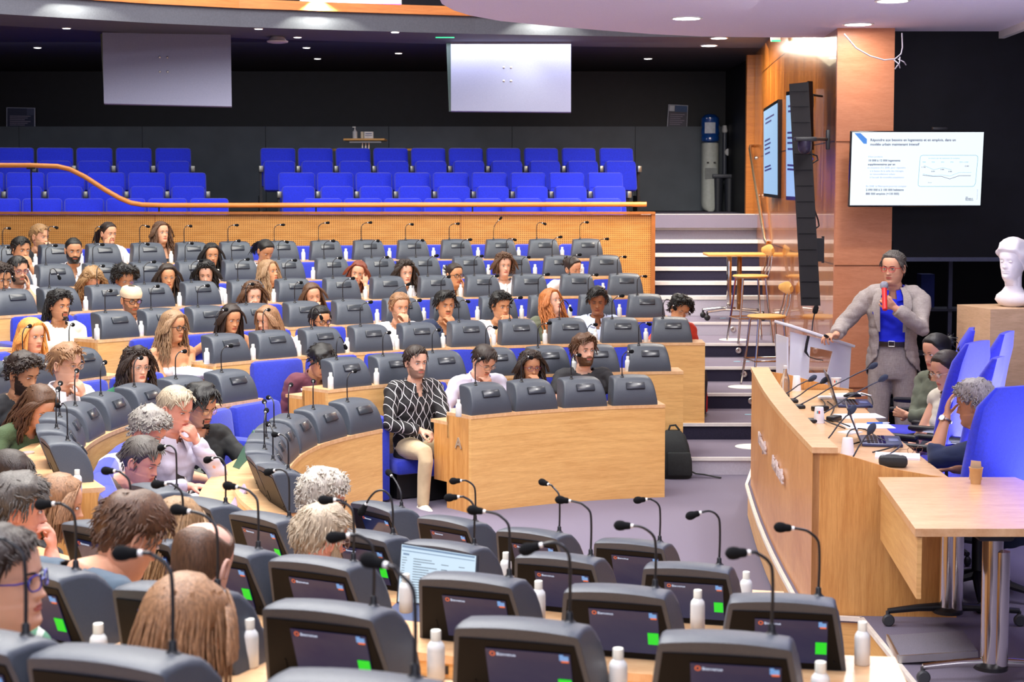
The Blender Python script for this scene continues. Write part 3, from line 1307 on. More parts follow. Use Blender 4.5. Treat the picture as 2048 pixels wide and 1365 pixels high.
for px, py, i, d in NB:
    # these stand beside the housings on the ledge
    z = tierz(i) + LH
    best = None
    p = atz(px, py, z)
    put_bottle(p, 'white water bottle ' + d, 'white bottles on the foreground desks', rz=random.uniform(0, 6), logo=True if 'red mark' in d else False)

# ================================================================ podium
ZP = .25
FA, FB_ = Vector((1.77, 11.75, 0)), Vector((1.54, 8.12, 0))      # front line of the podium, far to near


def fpt(t, off=0.0, z=0.0):
    """t 0 far .. 1 near along the podium front, off metres towards the panel (right)"""
    p = FA.lerp(FB_, t)
    p.x -= .035 * math.sin(PI * t)
    d = (FB_ - FA).normalized()
    n = Vector((-d.y, d.x, 0))
    if n.x < 0:
        n = -n
    return Vector((p.x + n.x * off, p.y + n.y * off, z))


m = MB()
# platform top + its wooden side
pl = [fpt(k / 8, -.02) for k in range(9)]
poly = [(3.6, 13.36), (2.08, 13.36)] + [(p.x, p.y) for p in pl] + [(1.80, 8.07), (1.80, 2.0), (6.0, 2.0), (6.0, 13.36)]
m.prism(poly, .02, ZP - .03)
struct('floor_stage', m, OAK)
m = MB()
m.prism(poly, ZP - .03, ZP)
struct('floor_stage_top', m, CARPET)
m = MB()
ed = [Vector((2.07, 13.3, 0))] + [fpt(k / 8, -.03) for k in range(9)] + [Vector((1.79, 8.06, 0)), Vector((1.79, 2.2, 0))]
for a, b in zip(ed[:-1], ed[1:]):
    d = b - a
    m.box(((a + b) / 2 + Vector((0, 0, ZP - .006))), (d.length, .022, .022), Matrix.Rotation(math.atan2(d.y, d.x), 3, 'Z'))
struct('trim_%d' % tn, m, mat('white_edge_strip', (238, 230, 218), .5))
tn += 1

pod = thing('podium_desk', 'long pale oak podium desk with silver lettering on its front, facing the hall', 'desk', fpt(.5, .35, ZP))
PO = pod.location.copy()


def padd(m, nm, ma, par=pod, ang=40):
    m.v = [(v[0] - PO.x, v[1] - PO.y, v[2] - PO.z) for v in m.v]
    return m.build(nm, ma, par, ang=ang)


ZD = .965       # writing surface
ZL = 1.125      # raised ledge


def pstrip(m, t0, t1, o0, o1, z0, z1, n=8, mi=0):
    A = [fpt(lerp(t0, t1, k / n), o0) for k in range(n + 1)]
    B = [fpt(lerp(t0, t1, k / n), o1) for k in range(n + 1)]
    q = n + 1
    vs = [(p.x, p.y, z0) for p in A] + [(p.x, p.y, z1) for p in A] + [(p.x, p.y, z0) for p in B] + [(p.x, p.y, z1) for p in B]
    fs = []
    for k in range(n):
        fs += [(k, k + 1, q + k + 1, q + k), (2 * q + k, 3 * q + k, 3 * q + k + 1, 2 * q + k + 1), (q + k, q + k + 1, 3 * q + k + 1, 3 * q + k), (k, 2 * q + k, 2 * q + k + 1, k + 1)]
    fs += [(0, q, 3 * q, 2 * q), (q - 1, 3 * q - 1, 4 * q - 1, 2 * q - 1)]
    m.add(vs, fs, mi)


m = MB()
pstrip(m, 0, 1, 0, .035, ZP, ZL - .03)
padd(m, 'front_panel', wood('podium_oak', (226, 166, 108), (198, 132, 78), scale=(14, 1.2, 1.2)))
m = MB()
pstrip(m, -.003, 1.004, -.006, .125, ZL - .03, ZL)
padd(m, 'ledge', OAKTOP)
m = MB()
pstrip(m, .01, .992, .10, .70, ZD - .035, ZD)
padd(m, 'desk_top', OAKTOP)
m = MB()
pstrip(m, .01, .992, .66, .68, ZP + .25, ZD - .036)
padd(m, 'rear_panel', OAKV)
for tt, nm in ((1.0, 'end_panel'), (0.0, 'end_panel')):
    m = MB()
    prof = [(0, ZP), (.74, ZP), (.74, ZD + .002), (.60, ZD + .018), (.40, ZD + .052), (.22, ZD + .105), (.125, ZL - .03), (0, ZL - .03)]
    if tt == 0.0:
        prof = [(0, ZP), (.74, ZP), (.74, ZD + .002), (.62, ZD + .02), (.42, ZD + .07), (.25, ZD + .115), (.125, ZL - .03), (0, ZL - .03)]
    th = .02 / 3.6 * (1 if tt == 0 else -1)
    A = [fpt(tt, o, z) for o, z in prof]
    B = [fpt(tt + th, o, z) for o, z in prof]
    n = len(prof)
    m.add(A + B, [tuple(range(n)), tuple(range(2 * n - 1, n - 1, -1))] + [(k, (k + 1) % n, n + (k + 1) % n, n + k) for k in range(n)])
    padd(m, nm, OAKV)
# lettering along the front
d = (FB_ - FA).normalized()
n = Vector((d.y, -d.x, 0))
if n.x > 0:
    n = -n
xa = d if d.cross(Vector((0, 0, 1))).dot(n) > 0 else -d
for wd_, t0_ in (('Métropole', .37), ('Aix-Marseille', .64)):
    me = text_mesh(wd_, .115, 'podium_lettering', mat('mirror_letter', (240, 232, 230), .35, .35, var=0), .006, False, 'CENTER')
    me.transform(Matrix((xa, Vector((0, 0, 1)), xa.cross(Vector((0, 0, 1))))).transposed().to_4x4())
    link('front_lettering', me, pod, fpt(t0_, -.012, .74) - PO)

# ---------------------------------------------------------------- things on the podium
NAVY = mat('laptop_navy', (58, 66, 104), .35, .3, var=.03)
BLKG = mat('glossy_black', (16, 16, 18), .15, var=0)


def laptop(loc, rz, label, open_ang=112, scr=None, name='laptop', w=.33, dpt=.23):
    t = thing(name, label, 'laptop', loc, rz)
    m = MB()
    m.rbox((0, 0, .009), (w, dpt, .017), .005)
    m.build('base', NAVY, t)
    m = MB()
    for r in range(5):
        for c in range(13):
            m.box((-w / 2 + .03 + c * (w - .06) / 12, .075 - r * .022, .0185), ((w - .06) / 12 * .82, .017, .003))
    m.build('keyboard', BLKG, t)
    m = MB()
    m.rbox((0, -.07, .0185), (.10, .055, .002), .0009)
    m.build('touchpad', mat('touchpad_blue', (92, 104, 150), .4), t)
    A = Matrix.Rotation(R_(open_ang - 90), 3, 'X').inverted()
    R2 = Matrix.Rotation(R_(-(open_ang - 90)), 3, 'X')
    c = Vector((0, dpt / 2, .016))
    m = MB()
    m.rbox(c + R2 @ Vector((0, .004, .11)), (w, .008, .22), .003, R2)
    lid = m.build('lid', mat('laptop_lid', (70, 72, 82), .3, .5), t)
    m = MB()
    m.box(c + R2 @ Vector((0, -.0006, .112)), (w - .02, .002, .196), R2)
    sm = m.build('screen', scr or SCRM, lid)
    return t


def cup(loc, label, mt, r=.037, h=.09, nm='paper_cup', mark=None, inv=False, grp=None):
    o_prof = [(r * .72, 0), (r * .74, .003), (r, h - .004), (r * 1.06, h - .002), (r * 1.06, h), (r * .95, h), (r * .68, .006), (0, .006)]
    if inv:
        o_prof = [(r * 1.06, 0), (r * 1.06, .004), (r, .005), (r * .74, h - .002), (r * .70, h), (0, h - .004)]
    m = MB()
    m.lathe(o_prof, n=24)
    o = m.build(nm, mt, None, loc)
    tag(o, label, 'cup', grp)
    if mark:
        for k, cc in enumerate(mark):
            m = MB()
            a0 = -PI / 2 - .62 + .32 * k
            for q in range(3):
                a, b_ = a0 + q * .09, a0 + (q + 1) * .09
                rr = r * .95
                vs = [(rr * math.cos(x) * k_, rr * math.sin(x) * k_, z) for x, z, k_ in ((a, h * .62, 1.0), (b_, h * .62, 1.0), (b_, h * .80, 1.02), (a, h * .80, 1.02))]
                m.add(vs, [(0, 1, 2, 3)])
            m.build('printed_mark', cc, o)
    return o


CUPW = mat('white_cup', (244, 243, 240), .5, var=.01)
REDM = mat('red_print', (214, 60, 56), .6, var=0)
TEALM = mat('teal_print', (110, 190, 200), .6, var=0)
CABLE = mat('black_cable', (24, 24, 28), .5, var=0)


def podmic(t_, off, px, py, label, thick=.0045):
    """gooseneck conference mic based on the desk, its head at the photo column"""
    b = fpt(t_, off, ZD)
    e = aty(px, py, b.y + .02)
    t = thing('podium_microphone', label, 'microphone', b, 0, 'gooseneck microphones on the podium')
    v = e - b
    m = MB()
    m.rbox((0, 0, .012), (.07, .09, .024), .008)
    m.build('base', DARKM, t)
    m = MB()
    pts = [Vector((0, 0, .02)), v * .25 + Vector((0, 0, .015)), v * .5 + Vector((0, 0, .02)), v * .8 + Vector((0, 0, .01)), v - v.normalized() * .03]
    m.tube(pts, thick, 8)
    m.build('gooseneck', mat('grey_gooseneck', (60, 60, 68), .35, .5), t)
    u = v.normalized()
    m = MB()
    e0 = v - u * .03
    m.tube([e0, e0 + u * .01, e0 + u * .02, e0 + u * .035, e0 + u * .055, e0 + u * .066, e0 + u * .07], [.008, .012, .018, .020, .018, .010, .004], 12)
    m.build('foam_cap', mat('blue_grey_foam', (58, 66, 84), .95, bump=.6, bscale=700), t)
    return t


podmic(.13, .20, 1624, 758, 'podium gooseneck microphone, the furthest, lying low behind the first white cup')
podmic(.20, .24, 1648, 762, 'podium gooseneck microphone pointing at the far laptop screen')
podmic(.28, .26, 1745, 733, 'podium gooseneck microphone reaching highest towards the speaker')
podmic(.46, .28, 1765, 758, 'long podium gooseneck microphone crossing the second laptop')
podmic(.72, .22, 1703, 822, 'podium gooseneck microphone over the middle laptop edge')
podmic(.93, .22, 1742, 860, 'podium gooseneck microphone nearest the foreground end')


def dp(px, py, z=ZD):
    return atz(px, py, z)


laptop(dp(1706, 810) + Vector((0, 0, .001)), R_(84), 'open navy laptop at the far end of the podium, screen edge-on', 108)
laptop(dp(1762, 886) + Vector((0, 0, .001)), R_(80), 'open navy laptop nearer the seated panel, screen edge-on', 112)
cup(dp(1593, 782), 'tall white paper cup, furthest along the podium, beside a glass bottle', CUPW, .034, .11, mark=None, inv=True)
cup(dp(1672, 779), 'white paper cup with red and teal mark beside the lectern base', CUPW, .036, .085, mark=[REDM, TEALM])
cup(dp(1638, 846, ZD), 'upturned white cup with teal and red squares near the middle mic', CUPW, .036, .10, mark=[TEALM, REDM], inv=True)
cup(dp(1695, 909, ZD), 'large white upturned cup on the near end of the podium', CUPW, .038, .092, inv=True)
t = thing('glass_bottle', 'clear glass water bottle at the far corner of the podium', 'bottle', dp(1570, 792))
m = MB()
m.lathe([(0, 0), (.032, 0), (.034, .006), (.034, .10), (.028, .13), (.014, .17), (.013, .20), (.0, .20)], n=20)
m.build('bottle_body', mat('clear_glass', (235, 240, 240), .05, var=0, trans=.9), t)
m = MB()
m.lathe([(.015, .195), (.015, .215), (0, .217)], n=16)
m.build('cap', WHITEP, t)


def sheet(c, w, h, rz, label, mt=PAPER, z=.002, nm='paper_sheet', grp=None):
    m = MB()
    R = Matrix.Rotation(rz, 3, 'Z')
    m.box((0, 0, z / 2), (w, h, z), R)
    o = m.build(nm, mt, None, c)
    return tag(o, label, 'paper', grp)


def pen(c, rz, label, col=(40, 110, 210), name='pen'):
    t = thing(name, label, 'pen', c, rz)
    m = MB()
    m.tube([(0, 0, .006), (.10, 0, .006)], .0055, 8)
    m.build('barrel', mat('pen_%d_%d' % (col[0], col[2]), col, .4, var=0), t)
    m = MB()
    m.tube([(.10, 0, .006), (.135, 0, .006), (.145, 0, .006)], [.0055, .005, .0015], 8)
    m.build('tip', mat('pen_clear', (220, 226, 232), .3, var=0), t)
    return t


sheet(dp(1718, 833), .29, .21, R_(6), 'white sheet of paper beyond the blue pen on the podium', z=.003)
sheet(dp(1735, 853), .30, .21, R_(2), 'stack of white paper with the blue pen on it', z=.004)
pen(dp(1740, 850) + Vector((-.02, 0, .005)), R_(2), 'blue pen lying on the paper between the two laptops')
sheet(dp(1700, 790), .26, .16, R_(14), 'white document under a roll beside the far laptop', z=.003)
sheet(dp(1700, 866), .12, .10, R_(40), 'small crumpled note by the middle microphone', z=.006)
o = sheet(dp(1795, 915), .24, .17, R_(-14), 'open notebook before the grey haired man in navy', z=.012, nm='notebook')
m = MB()
m.tube([(-.09, 0, .02), (.09, .01, .02)], .016, 10, roundcap=True)
o = m.build('paper_roll', PAPER, None, dp(1665, 802) + Vector((0, 0, 0)))
tag(o, 'white paper roll lying beside the far laptop keyboard', 'paper')
m = MB()
m.tube([(-.05, 0, .035), (-.02, .0, .040), (.02, .005, .042), (.05, 0, .036)], [.012, .026, .028, .016], 12, flat=(1, 1, .7), roundcap=True)
o = m.build('computer_mouse', DARKM, None, dp(1704, 802))
tag(o, 'dark grey foam block by the far laptop keyboard', 'foam')
# black folded case, cables, spectacles
m = MB()
m.rbox((0, 0, .03), (.15, .085, .06), .022, Matrix.Rotation(R_(-12), 3, 'Z'))
case = m.build('pencil_case', mat('black_pouch', (34, 36, 36), .7, bump=.6, bscale=60), None, dp(1800, 936) + Vector((-.03, .03, 0)))
tag(case, 'black zipped pouch on the near end of the podium', 'pouch')
m = MB()
m.tube([(-.06, .0, .058), (-.02, .02, .064), (.03, .01, .062), (.065, -.02, .05)], .003, 6)
m.build('strap', mat('grey_strap', (170, 172, 166), .6), case)
for q, (pts, lab) in enumerate([
    ([(1690, 890), (1700, 868), (1730, 862), (1760, 885), (1790, 893), (1775, 905), (1745, 908)], 'black cable looping in front of the near laptop'),
    ([(1690, 897), (1730, 890), (1790, 888), (1800, 900), (1775, 915)], 'thin violet black cable beside the near laptop'),
    ([(1640, 800), (1650, 815), (1640, 835), (1655, 850), (1690, 860)], 'bunch of black cables behind the middle cup'),
    ([(1655, 806), (1668, 822), (1660, 840), (1680, 852), (1700, 856)], 'second black cable tangled between the laptops'),
    ([(1722, 790), (1740, 800), (1745, 812), (1735, 820)], 'black cable hanging over the podium edge by the far laptop')]):
    P3 = [dp(a, b) + Vector((0, 0, .008 + .012 * (k % 2))) for k, (a, b) in enumerate(pts)]
    P4 = []
    for i in range(len(P3) - 1):
        p0, p1, p2, p3 = P3[max(i - 1, 0)], P3[i], P3[i + 1], P3[min(i + 2, len(P3) - 1)]
        for tt in (0, .25, .5, .75):
            P4.append(.5 * ((2 * p1) + (-p0 + p2) * tt + (2 * p0 - 5 * p1 + 4 * p2 - p3) * tt * tt + (-p0 + 3 * p1 - 3 * p2 + p3) * tt ** 3))
    P4.append(P3[-1])
    m = MB()
    m.tube(P4, .0045, 6)
    o = m.build('cable', CABLE)
    tag(o, lab, 'cable')
for q, (px, py, lab) in enumerate([(1640, 822, 'black charger box among the cables behind the middle cup'), (1668, 842, 'black hub box beside the paper stack')]):
    m = MB()
    m.rbox((0, 0, .016), (.11, .06, .032), .008, Matrix.Rotation(R_(20 + 30 * q), 3, 'Z'))
    o = m.build('power_adapter', DARKM, None, dp(px, py))
    tag(o, lab, 'charger')
t = thing('folded_spectacles', 'spectacles lying on the podium by the man in navy', 'glasses', dp(1830, 908), R_(30))
for s_ in (-1, 1):
    m = MB()
    m.tube([(s_ * .033 + .024 * math.cos(a * PI / 6), 0, .022 + .019 * math.sin(a * PI / 6)) for a in range(13)], .0016, 5)
    m.build('lens_rim', mat('brown_frame', (120, 80, 60), .3, var=0), t)
    m = MB()
    m.tube([(s_ * .057, 0, .03), (s_ * .057, .10, .012)], .0014, 5)
    m.build('temple', mat('brown_frame', (120, 80, 60), .3, var=0), t)

# ---------------------------------------------------------------- side table with cup
tb = thing('side_table', 'pale oak table on chrome wheeled columns in the right foreground', 'table', (2.15, 7.4, ZP))
ZT = ZP + .735
c4 = [(1.855, 8.03), (2.55, 8.03), (2.72, 6.80), (1.735, 6.80)]
m = MB()
m.prism([(x - 2.15, y - 7.4) for x, y in c4], ZT - ZP - .035, ZT - ZP)
m.build('table_top', OAKTOP, tb)
m = MB()
a, b = Vector((1.862 - 2.15, 8.0 - 7.4, 0)), Vector((1.745 - 2.15, 6.81 - 7.4, 0))
d = (b - a)
m.box(((a + b) / 2 + Vector((.012, 0, ZT - ZP - .175))), (d.length, .02, .27), Matrix.Rotation(math.atan2(d.y, d.x), 3, 'Z'))
m.build('modesty_panel', OAK, tb)
for q, (x, y) in enumerate(((2.125, 6.98), (2.19, 7.92))):
    lg = MB()
    lg.tube([(x - 2.15, y - 7.4, .09), (x - 2.15, y - 7.4, .66)], .045, 20)
    lg.tube([(x - 2.15 + .035, y - 7.4 - .02, .09), (x - 2.15 + .035, y - 7.4 - .02, .60)], .035, 16)
    l_ = lg.build('leg', CHROME, tb)
    m = MB()
    m.rbox((x - 2.15, y - 7.4, .675), (.16, .12, .05), .015)
    m.lathe([(.075, .068), (.075, .085), (.05, .098), (0, .10)], (x - 2.15, y - 7.4, 0), 20)
    m.build('bracket', DARKM, l_)
    m = MB()
    m.tube([(x - 2.15 - .30, y - 7.4, .075), (x - 2.15 - .15, y - 7.4, .092), (x - 2.15, y - 7.4, .098), (x - 2.15 + .15, y - 7.4, .092), (x - 2.15 + .36, y - 7.4, .075)], [.014, .018, .024, .018, .014], 10)
    m.build('foot_bar', CHROME if q == 0 else DARKM, l_)
    for sx in (-.30, .36):
        m = MB()
        R = Matrix.Rotation(PI / 2, 3, 'X')
        wv = MB()
        wv.lathe([(.0, -.012), (.024, -.012), (.031, -.006), (.031, .006), (.024, .012), (0, .012)], n=18)
        m.add([R @ Vector(v) + Vector((x - 2.15 + sx, y - 7.4 - .012, .031)) for v in wv.v], wv.f, 0, True)
        m.tube([(x - 2.15 + sx, y - 7.4, .05), (x - 2.15 + sx, y - 7.4, .075)], .011, 8)
        m.build('castor', mat('castor_grey', (58, 60, 64), .5), l_)
cup((1.0 * (1961 - 1024) / FPX * 7.85 + .0, 7.85, ZT), 'kraft paper cup with folded napkins on the side table', mat('kraft_cup', (206, 164, 112), .7), .033, .082)
t = thing('folded_napkin', 'folded beige napkin standing in the kraft paper cup', 'napkin', ((1961 - 1024) / FPX * 7.85, 7.85, ZT + .012))
m = MB()
m.box((-.006, 0, .055), (.048, .004, .095), Matrix.Rotation(R_(6), 3, 'Y'))
m.box((.008, .010, .05), (.044, .004, .09), Matrix.Rotation(R_(-5), 3, 'Y'))
m.build('napkin_fold', mat('beige_napkin', (214, 182, 146), .8), t)
# raised floor hatch
t = thing('floor_hatch', 'raised grey carpeted hatch lid on the stage floor', 'hatch', (1.98, 7.42, ZP), R_(-5))
m = MB()
m.rbox((0, 0, .045), (.36, .34, .025), .004, Matrix.Rotation(R_(-5), 3, 'Y'))
m.build('lid', mat('hatch_carpet', (120, 116, 128), .9, bump=.4, bscale=300, var=.2, vscale=300), t)
m = MB()
m.box((0, -.172, .040), (.36, .010, .034), Matrix.Rotation(R_(-5), 3, 'Y'))
m.box((-.182, 0, .028), (.010, .34, .034))
m.box((.1, .0, .006), (.20, .3, .012))
m.build('metal_edge', STEEL, t)

# ---------------------------------------------------------------- lectern
le = aty(1628, 700, 12.45)
lt = thing('lectern', 'white acrylic lectern with cut-out sides and slanted reading top', 'lectern', (le.x, 12.45, ZP), R_(8))
AC = mat('white_acrylic', (236, 238, 248), .3, spec=.6, var=.01, coat=.3)
s_ = 12.45 / FPX
zt = lambda py: aty(1628, py, 12.45).z - ZP
m = MB()
Ry = Matrix.Rotation(R_(18), 3, 'Y')
m.rbox((.0, 0, zt(668)), (.56, .38, .022), .006, Ry)
m.build('reading_top', AC, lt)
# front shell: two uprights, a cross band and a foot panel leave a window
m = MB()
zb, zm, zs = 0.0, zt(752), zt(705)
outer = [(-.26, 0), (.20, 0), (.25, zt(690)), (-.24, zt(660))]
hole = [(-.09, zt(742)), (.06, zt(742)), (.10, zt(700)), (-.08, zt(690))]
vs = []
for y in (-.15, -.135):
    vs += [(x, y, z) for x, z in outer] + [(x, y, z) for x, z in hole]
fs = []
for k in range(4):
    k2 = (k + 1) % 4
    fs += [(k, k2, 4 + k2, 4 + k), (8 + k2, 8 + k, 12 + k, 12 + k2), (k, 8 + k, 8 + k2, k2), (4 + k, 4 + k2, 12 + k2, 12 + k)]
m.add(vs, fs)
m.build('front_shell', AC, lt)
m = MB()
m.box((-.25, .0, zt(720) / 2 + .1), (.014, .28, zt(668) - .02), Matrix.Rotation(R_(-1), 3, 'Y'))
m.build('side_panel', AC, lt)
m = MB()
m.box((.215, .0, zt(740) / 2 + .1), (.014, .28, zt(740)))
m.build('side_panel', AC, lt)
m = MB()
m.box((0, .0, zt(765)), (.44, .27, .016))
m.build('shelf', AC, lt)
m = MB()
m.rbox((.06, -.02, zt(673)), (.20, .12, .014), .004, Ry)
m.build('document_rest', DARKM, lt)
t = thing('lectern_microphone', 'black gooseneck microphone rising from the lectern top', 'microphone', aty(1624, 662, 12.4))
m = MB()
v = aty(1629, 628, 12.4) - t.location
m.tube([(0, 0, 0), v * .5 + Vector((-.004, 0, 0)), v], .005, 8)
m.build('gooseneck', mat('grey_gooseneck', (60, 60, 68), .35, .5), t)
m = MB()
u = Vector((.25, 0, .97)).normalized()
m.tube([v, v + u * .01, v + u * .03, v + u * .055, v + u * .07], [.010, .020, .022, .020, .008], 12)
m.build('foam_cap', FOAM, t)
t = thing('hanging_cable', 'black microphone cable looping below the lectern top', 'cable', aty(1616, 672, 12.25))
m = MB()
pts = [aty(a, b, 12.24) - t.location for a, b in [(1617, 672), (1613, 690), (1611, 704), (1618, 714), (1632, 719), (1646, 721)]]
m.tube(pts, [.011, .011, .012, .004, .004, .004], 7)
m.build('cable_run', CABLE, t)

# ---------------------------------------------------------------- television with the slide
TVY = 12.95
t = thing('presentation_screen', 'large wall television showing a French slide about housing and jobs', 'television', aty(1833, 338, TVY), R_(-1))
T0 = t.location.copy()
tw, th_ = 260 * TVY / FPX, 146 * TVY / FPX
tilt = Matrix.Rotation(R_(6), 3, 'X')
sk = Matrix.Identity(3)


def tvp(u, v, o=0.0):
    """u,v in 0..1 from the lower left of the panel"""
    return tilt @ Vector(((u - .5) * tw, -o, (v - .5) * th_))


m = MB()
m.rbox((0, .03, 0), (tw + .02, .05, th_ + .025), .006, tilt)
m.build('frame', BLKG, t)
m = MB()
m.add([tvp(0, 0, .002), tvp(1, 0, .002), tvp(1, 1, .002), tvp(0, 1, .002), tvp(0, 0, -.004), tvp(1, 0, -.004), tvp(1, 1, -.004), tvp(0, 1, -.004)], [(0, 1, 2, 3), (7, 6, 5, 4), (0, 4, 5, 1), (1, 5, 6, 2), (2, 6, 7, 3), (3, 7, 4, 0)])
scr = m.build('screen', mat('slide_white', (240, 250, 255), .3, var=0, emit=(238, 250, 255), estr=1.0), t)
INK = mat('slide_ink', (40, 34, 120), .5, var=0, emit=(44, 40, 130), estr=.5)
INKL = mat('slide_pale_ink', (150, 160, 210), .5, var=0, emit=(150, 165, 215), estr=.8)
TEALF = mat('slide_teal', (120, 200, 215), .5, var=0, emit=(120, 200, 220), estr=.8)
BLF = mat('slide_ribbon_blue', (80, 150, 235), .5, var=0, emit=(80, 150, 240), estr=.8)


def tvtext(s, px, py, size, mt, bold=False, rotv=0, name='slide_text'):
    """pixel position in the 2048x1176 enlargement of the screen"""
    u, v = (px - 30) / 1960.0, 1 - (py - 50) / 1075.0
    me = text_mesh(s, size, name, mt, .0002, bold)
    M4 = Matrix((tilt @ Vector((1, 0, 0)), tilt @ Vector((0, 0, 1)), tilt @ Vector((0, -1, 0)))).transposed().to_4x4()
    if rotv:
        M4 = M4 @ Matrix.Rotation(rotv, 4, 'Z')
    me.transform(M4)
    link(name, me, scr, tvp(u, v, .0035))


k_ = tw / 1960.0
tvtext('Répondre aux besoins en logements et en emplois, dans un', 302, 180, .0285, INK, True)
tvtext('modèle urbain maintenant intensif', 302, 244, .0285, INK, True)
tvtext('Il faut produire', 280, 420, .019, INKL)
tvtext('10 000 à 12 000 logements', 282, 478, .0235, INK, True)
tvtext('supplémentaires par an', 278, 534, .0235, INK, True)
for q, s in enumerate(['en moyenne d’ici 2040, pour répondre', 'à la baisse de la taille des ménages,', 'au renouvellement urbain', 'à l’accueil de nouvelles populations']):
    tvtext(s, 274 + (40 if q else 0), 582 + q * 47, .0195, INKL)
tvtext('En 2040, la Métropole pourrait compter', 262, 855, .0200, INKL)
tvtext('2 090 000 à 2 100 000 habitants', 262, 910, .0235, INK, True)
tvtext('880 000 emplois (+130 000)', 262, 968, .0235, INK, True)
tvtext('Le scénario par des trajectoires de croissance', 1180, 438, .0135, TEALF)
for x in (1095, 1230, 1370, 1510):
    tvtext('0000', x, 495, .013, TEALF)
tvtext('2030 → 2040', 1645, 495, .013, TEALF)
for x, y, s in ((1080, 570, '11 700'), (1232, 632, '8 875'), (1368, 604, '9 800'), (1486, 634, '8 900'), (1725, 554, '12 000')):
    tvtext(s, x, y, .0125, INK, True)
tvtext('AIX', 1762, 1012, .012, INK, True)
tvtext('MARSEILLE', 1762, 1034, .0125, INK, True)
tvtext('PROVENCE', 1762, 1056, .0125, INK, True)
tvtext('Source', 1186, 795, .011, INK)
tvtext('Document de travail', 1940, 1040, .010, INKL, False, PI / 2)


def tvline(pts, w, mt, name='chart_line'):
    m = MB()
    P3 = [tvp((x - 30) / 1960.0, 1 - (y - 50) / 1075.0, .0035) for x, y in pts]
    for a, b in zip(P3[:-1], P3[1:]):
        d = (b - a)
        if d.length < 1e-6:
            continue
        nn = (tilt @ Vector((0, -1, 0))).cross(d.normalized()) * w
        m.add([a - nn, b - nn, b + nn, a + nn], [(0, 1, 2, 3)])
    m.build(name, mt, scr)


rb = [(1090, 388), (1890, 388), (1915, 405), (1918, 440), (1900, 800), (1880, 840), (1850, 846), (1070, 846), (1045, 830), (1042, 800), (1056, 420), (1068, 396), (1090, 388)]
tvline(rb, .0016, TEALF, 'chart_frame')
tvline([(1115, 535), (1265, 600), (1400, 570), (1530, 600)], .0011, TEALF)
tvline([(1105, 662), (1258, 690), (1390, 675), (1513, 692), (1650, 640), (1832, 640)], .0009, TEALF)
tvline([(1105, 678), (1258, 698), (1390, 698), (1513, 736), (1650, 688), (1825, 688)], .0016, INK)
m = MB()
P4 = [tvp((x - 30) / 1960.0, 1 - (y - 50) / 1075.0, .0035) for x, y in ((60, 62), (150, 62), (250, 150), (250, 218), (205, 218))]
m.add(P4, [(0, 1, 2, 3, 4)])
m.build('blue_ribbon', BLF, scr)
m = MB()
m.rbox((.18, -.0, th_ / 2 + .03), (.12, .05, .022), .006, tilt)
m.build('camera_bar', DARKM, t)
m = MB()
m.box((0, .22, 0), (.12, .38, .12))
m.build('wall_bracket', DARKM, t)
# loose cable hanging from the ceiling near the column
t = thing('hanging_white_cable', 'thin white cable hanging from the ceiling and knotted beside the column', 'cable', aty(1800, 75, 13.0))
m = MB()
m.tube([aty(a, b, 13.05) - t.location for a, b in [(1688, 68), (1712, 96), (1740, 112), (1768, 120), (1790, 118), (1802, 108), (1805, 95), (1804, 66)]], .006, 6)
for a, b in [((1788, 120), (1800, 136)), ((1796, 118), (1812, 130)), ((1800, 114), (1790, 138))]:
    m.tube([aty(*a, 13.03) - t.location, aty((a[0] + b[0]) / 2 + 4, (a[1] + b[1]) / 2, 13.0) - t.location, aty(*b, 13.03) - t.location], .005, 6)
m.build('cable_run', mat('white_cable', (190, 186, 200), .5, var=0), t)

# ---------------------------------------------------------------- tall leaning line loudspeaker with camera, wall brackets
LSY = 13.0
t = thing('column_loudspeaker', 'tall black column loudspeaker leaning on brackets before the cherry wall', 'loudspeaker', aty(1607, 400, LSY))
T0 = t.location.copy()
m = MB()
q4 = [aty(1578, 168, LSY + .1), aty(1617, 164, LSY + .1), aty(1641, 612, LSY - .2), aty(1602, 612, LSY - .2)]
vs = [p - T0 for p in q4] + [p - T0 + Vector((.03, .16, 0)) for p in q4]
m.add(vs, [(3, 2, 1, 0), (4, 5, 6, 7), (0, 1, 5, 4), (1, 2, 6, 5), (2, 3, 7, 6), (3, 0, 4, 7)])
m.build('cabinet', mat('speaker_cloth', (20, 17, 22), .85, bump=.3, bscale=400, var=.1), t)
m = MB()
for k in range(14):
    f = (k + .5) / 14
    a = q4[0].lerp(q4[3], f) - T0
    b = q4[1].lerp(q4[2], f) - T0
    m.box((a + b) / 2 + Vector((0, -.004, 0)), ((b - a).length * .86, .006, .002))
m.build('grille_seams', BLKG, t)
cb = thing('wall_camera', 'black dome camera on a bracket halfway up the column loudspeaker', 'camera', aty(1610, 290, 12.75))
m = MB()
m.rbox((0, 0, .045), (.17, .10, .035), .008)
m.build('bracket_plate', DARKM, cb)
m = MB()
m.lathe([(.0, -.075), (.03, -.07), (.052, -.045), (.056, -.01), (.056, .03), (0, .03)], n=20)
m.build('dome', mat('violet_black', (38, 32, 52), .3), cb)
m = MB()
m.tube([(.08, 0, .045), (.26, .35, .055)], .014, 8)
m.rbox((.24, .30, .05), (.03, .04, .16), .006)
m.build('arm', DARKM, cb)
t = thing('wall_mount', 'black swivel wall mount low behind the column loudspeaker', 'bracket', aty(1648, 500, 13.1))
m = MB()
m.box((0, .05, 0), (.015, .04, .22))
m.box((-.06, .0, 0), (.11, .03, .19))
m.build('plate', DARKM, t)
t = thing('speaker_cable', 'black cable with blue plug hanging behind the loudspeaker', 'cable', aty(1635, 400, 13.1))
m = MB()
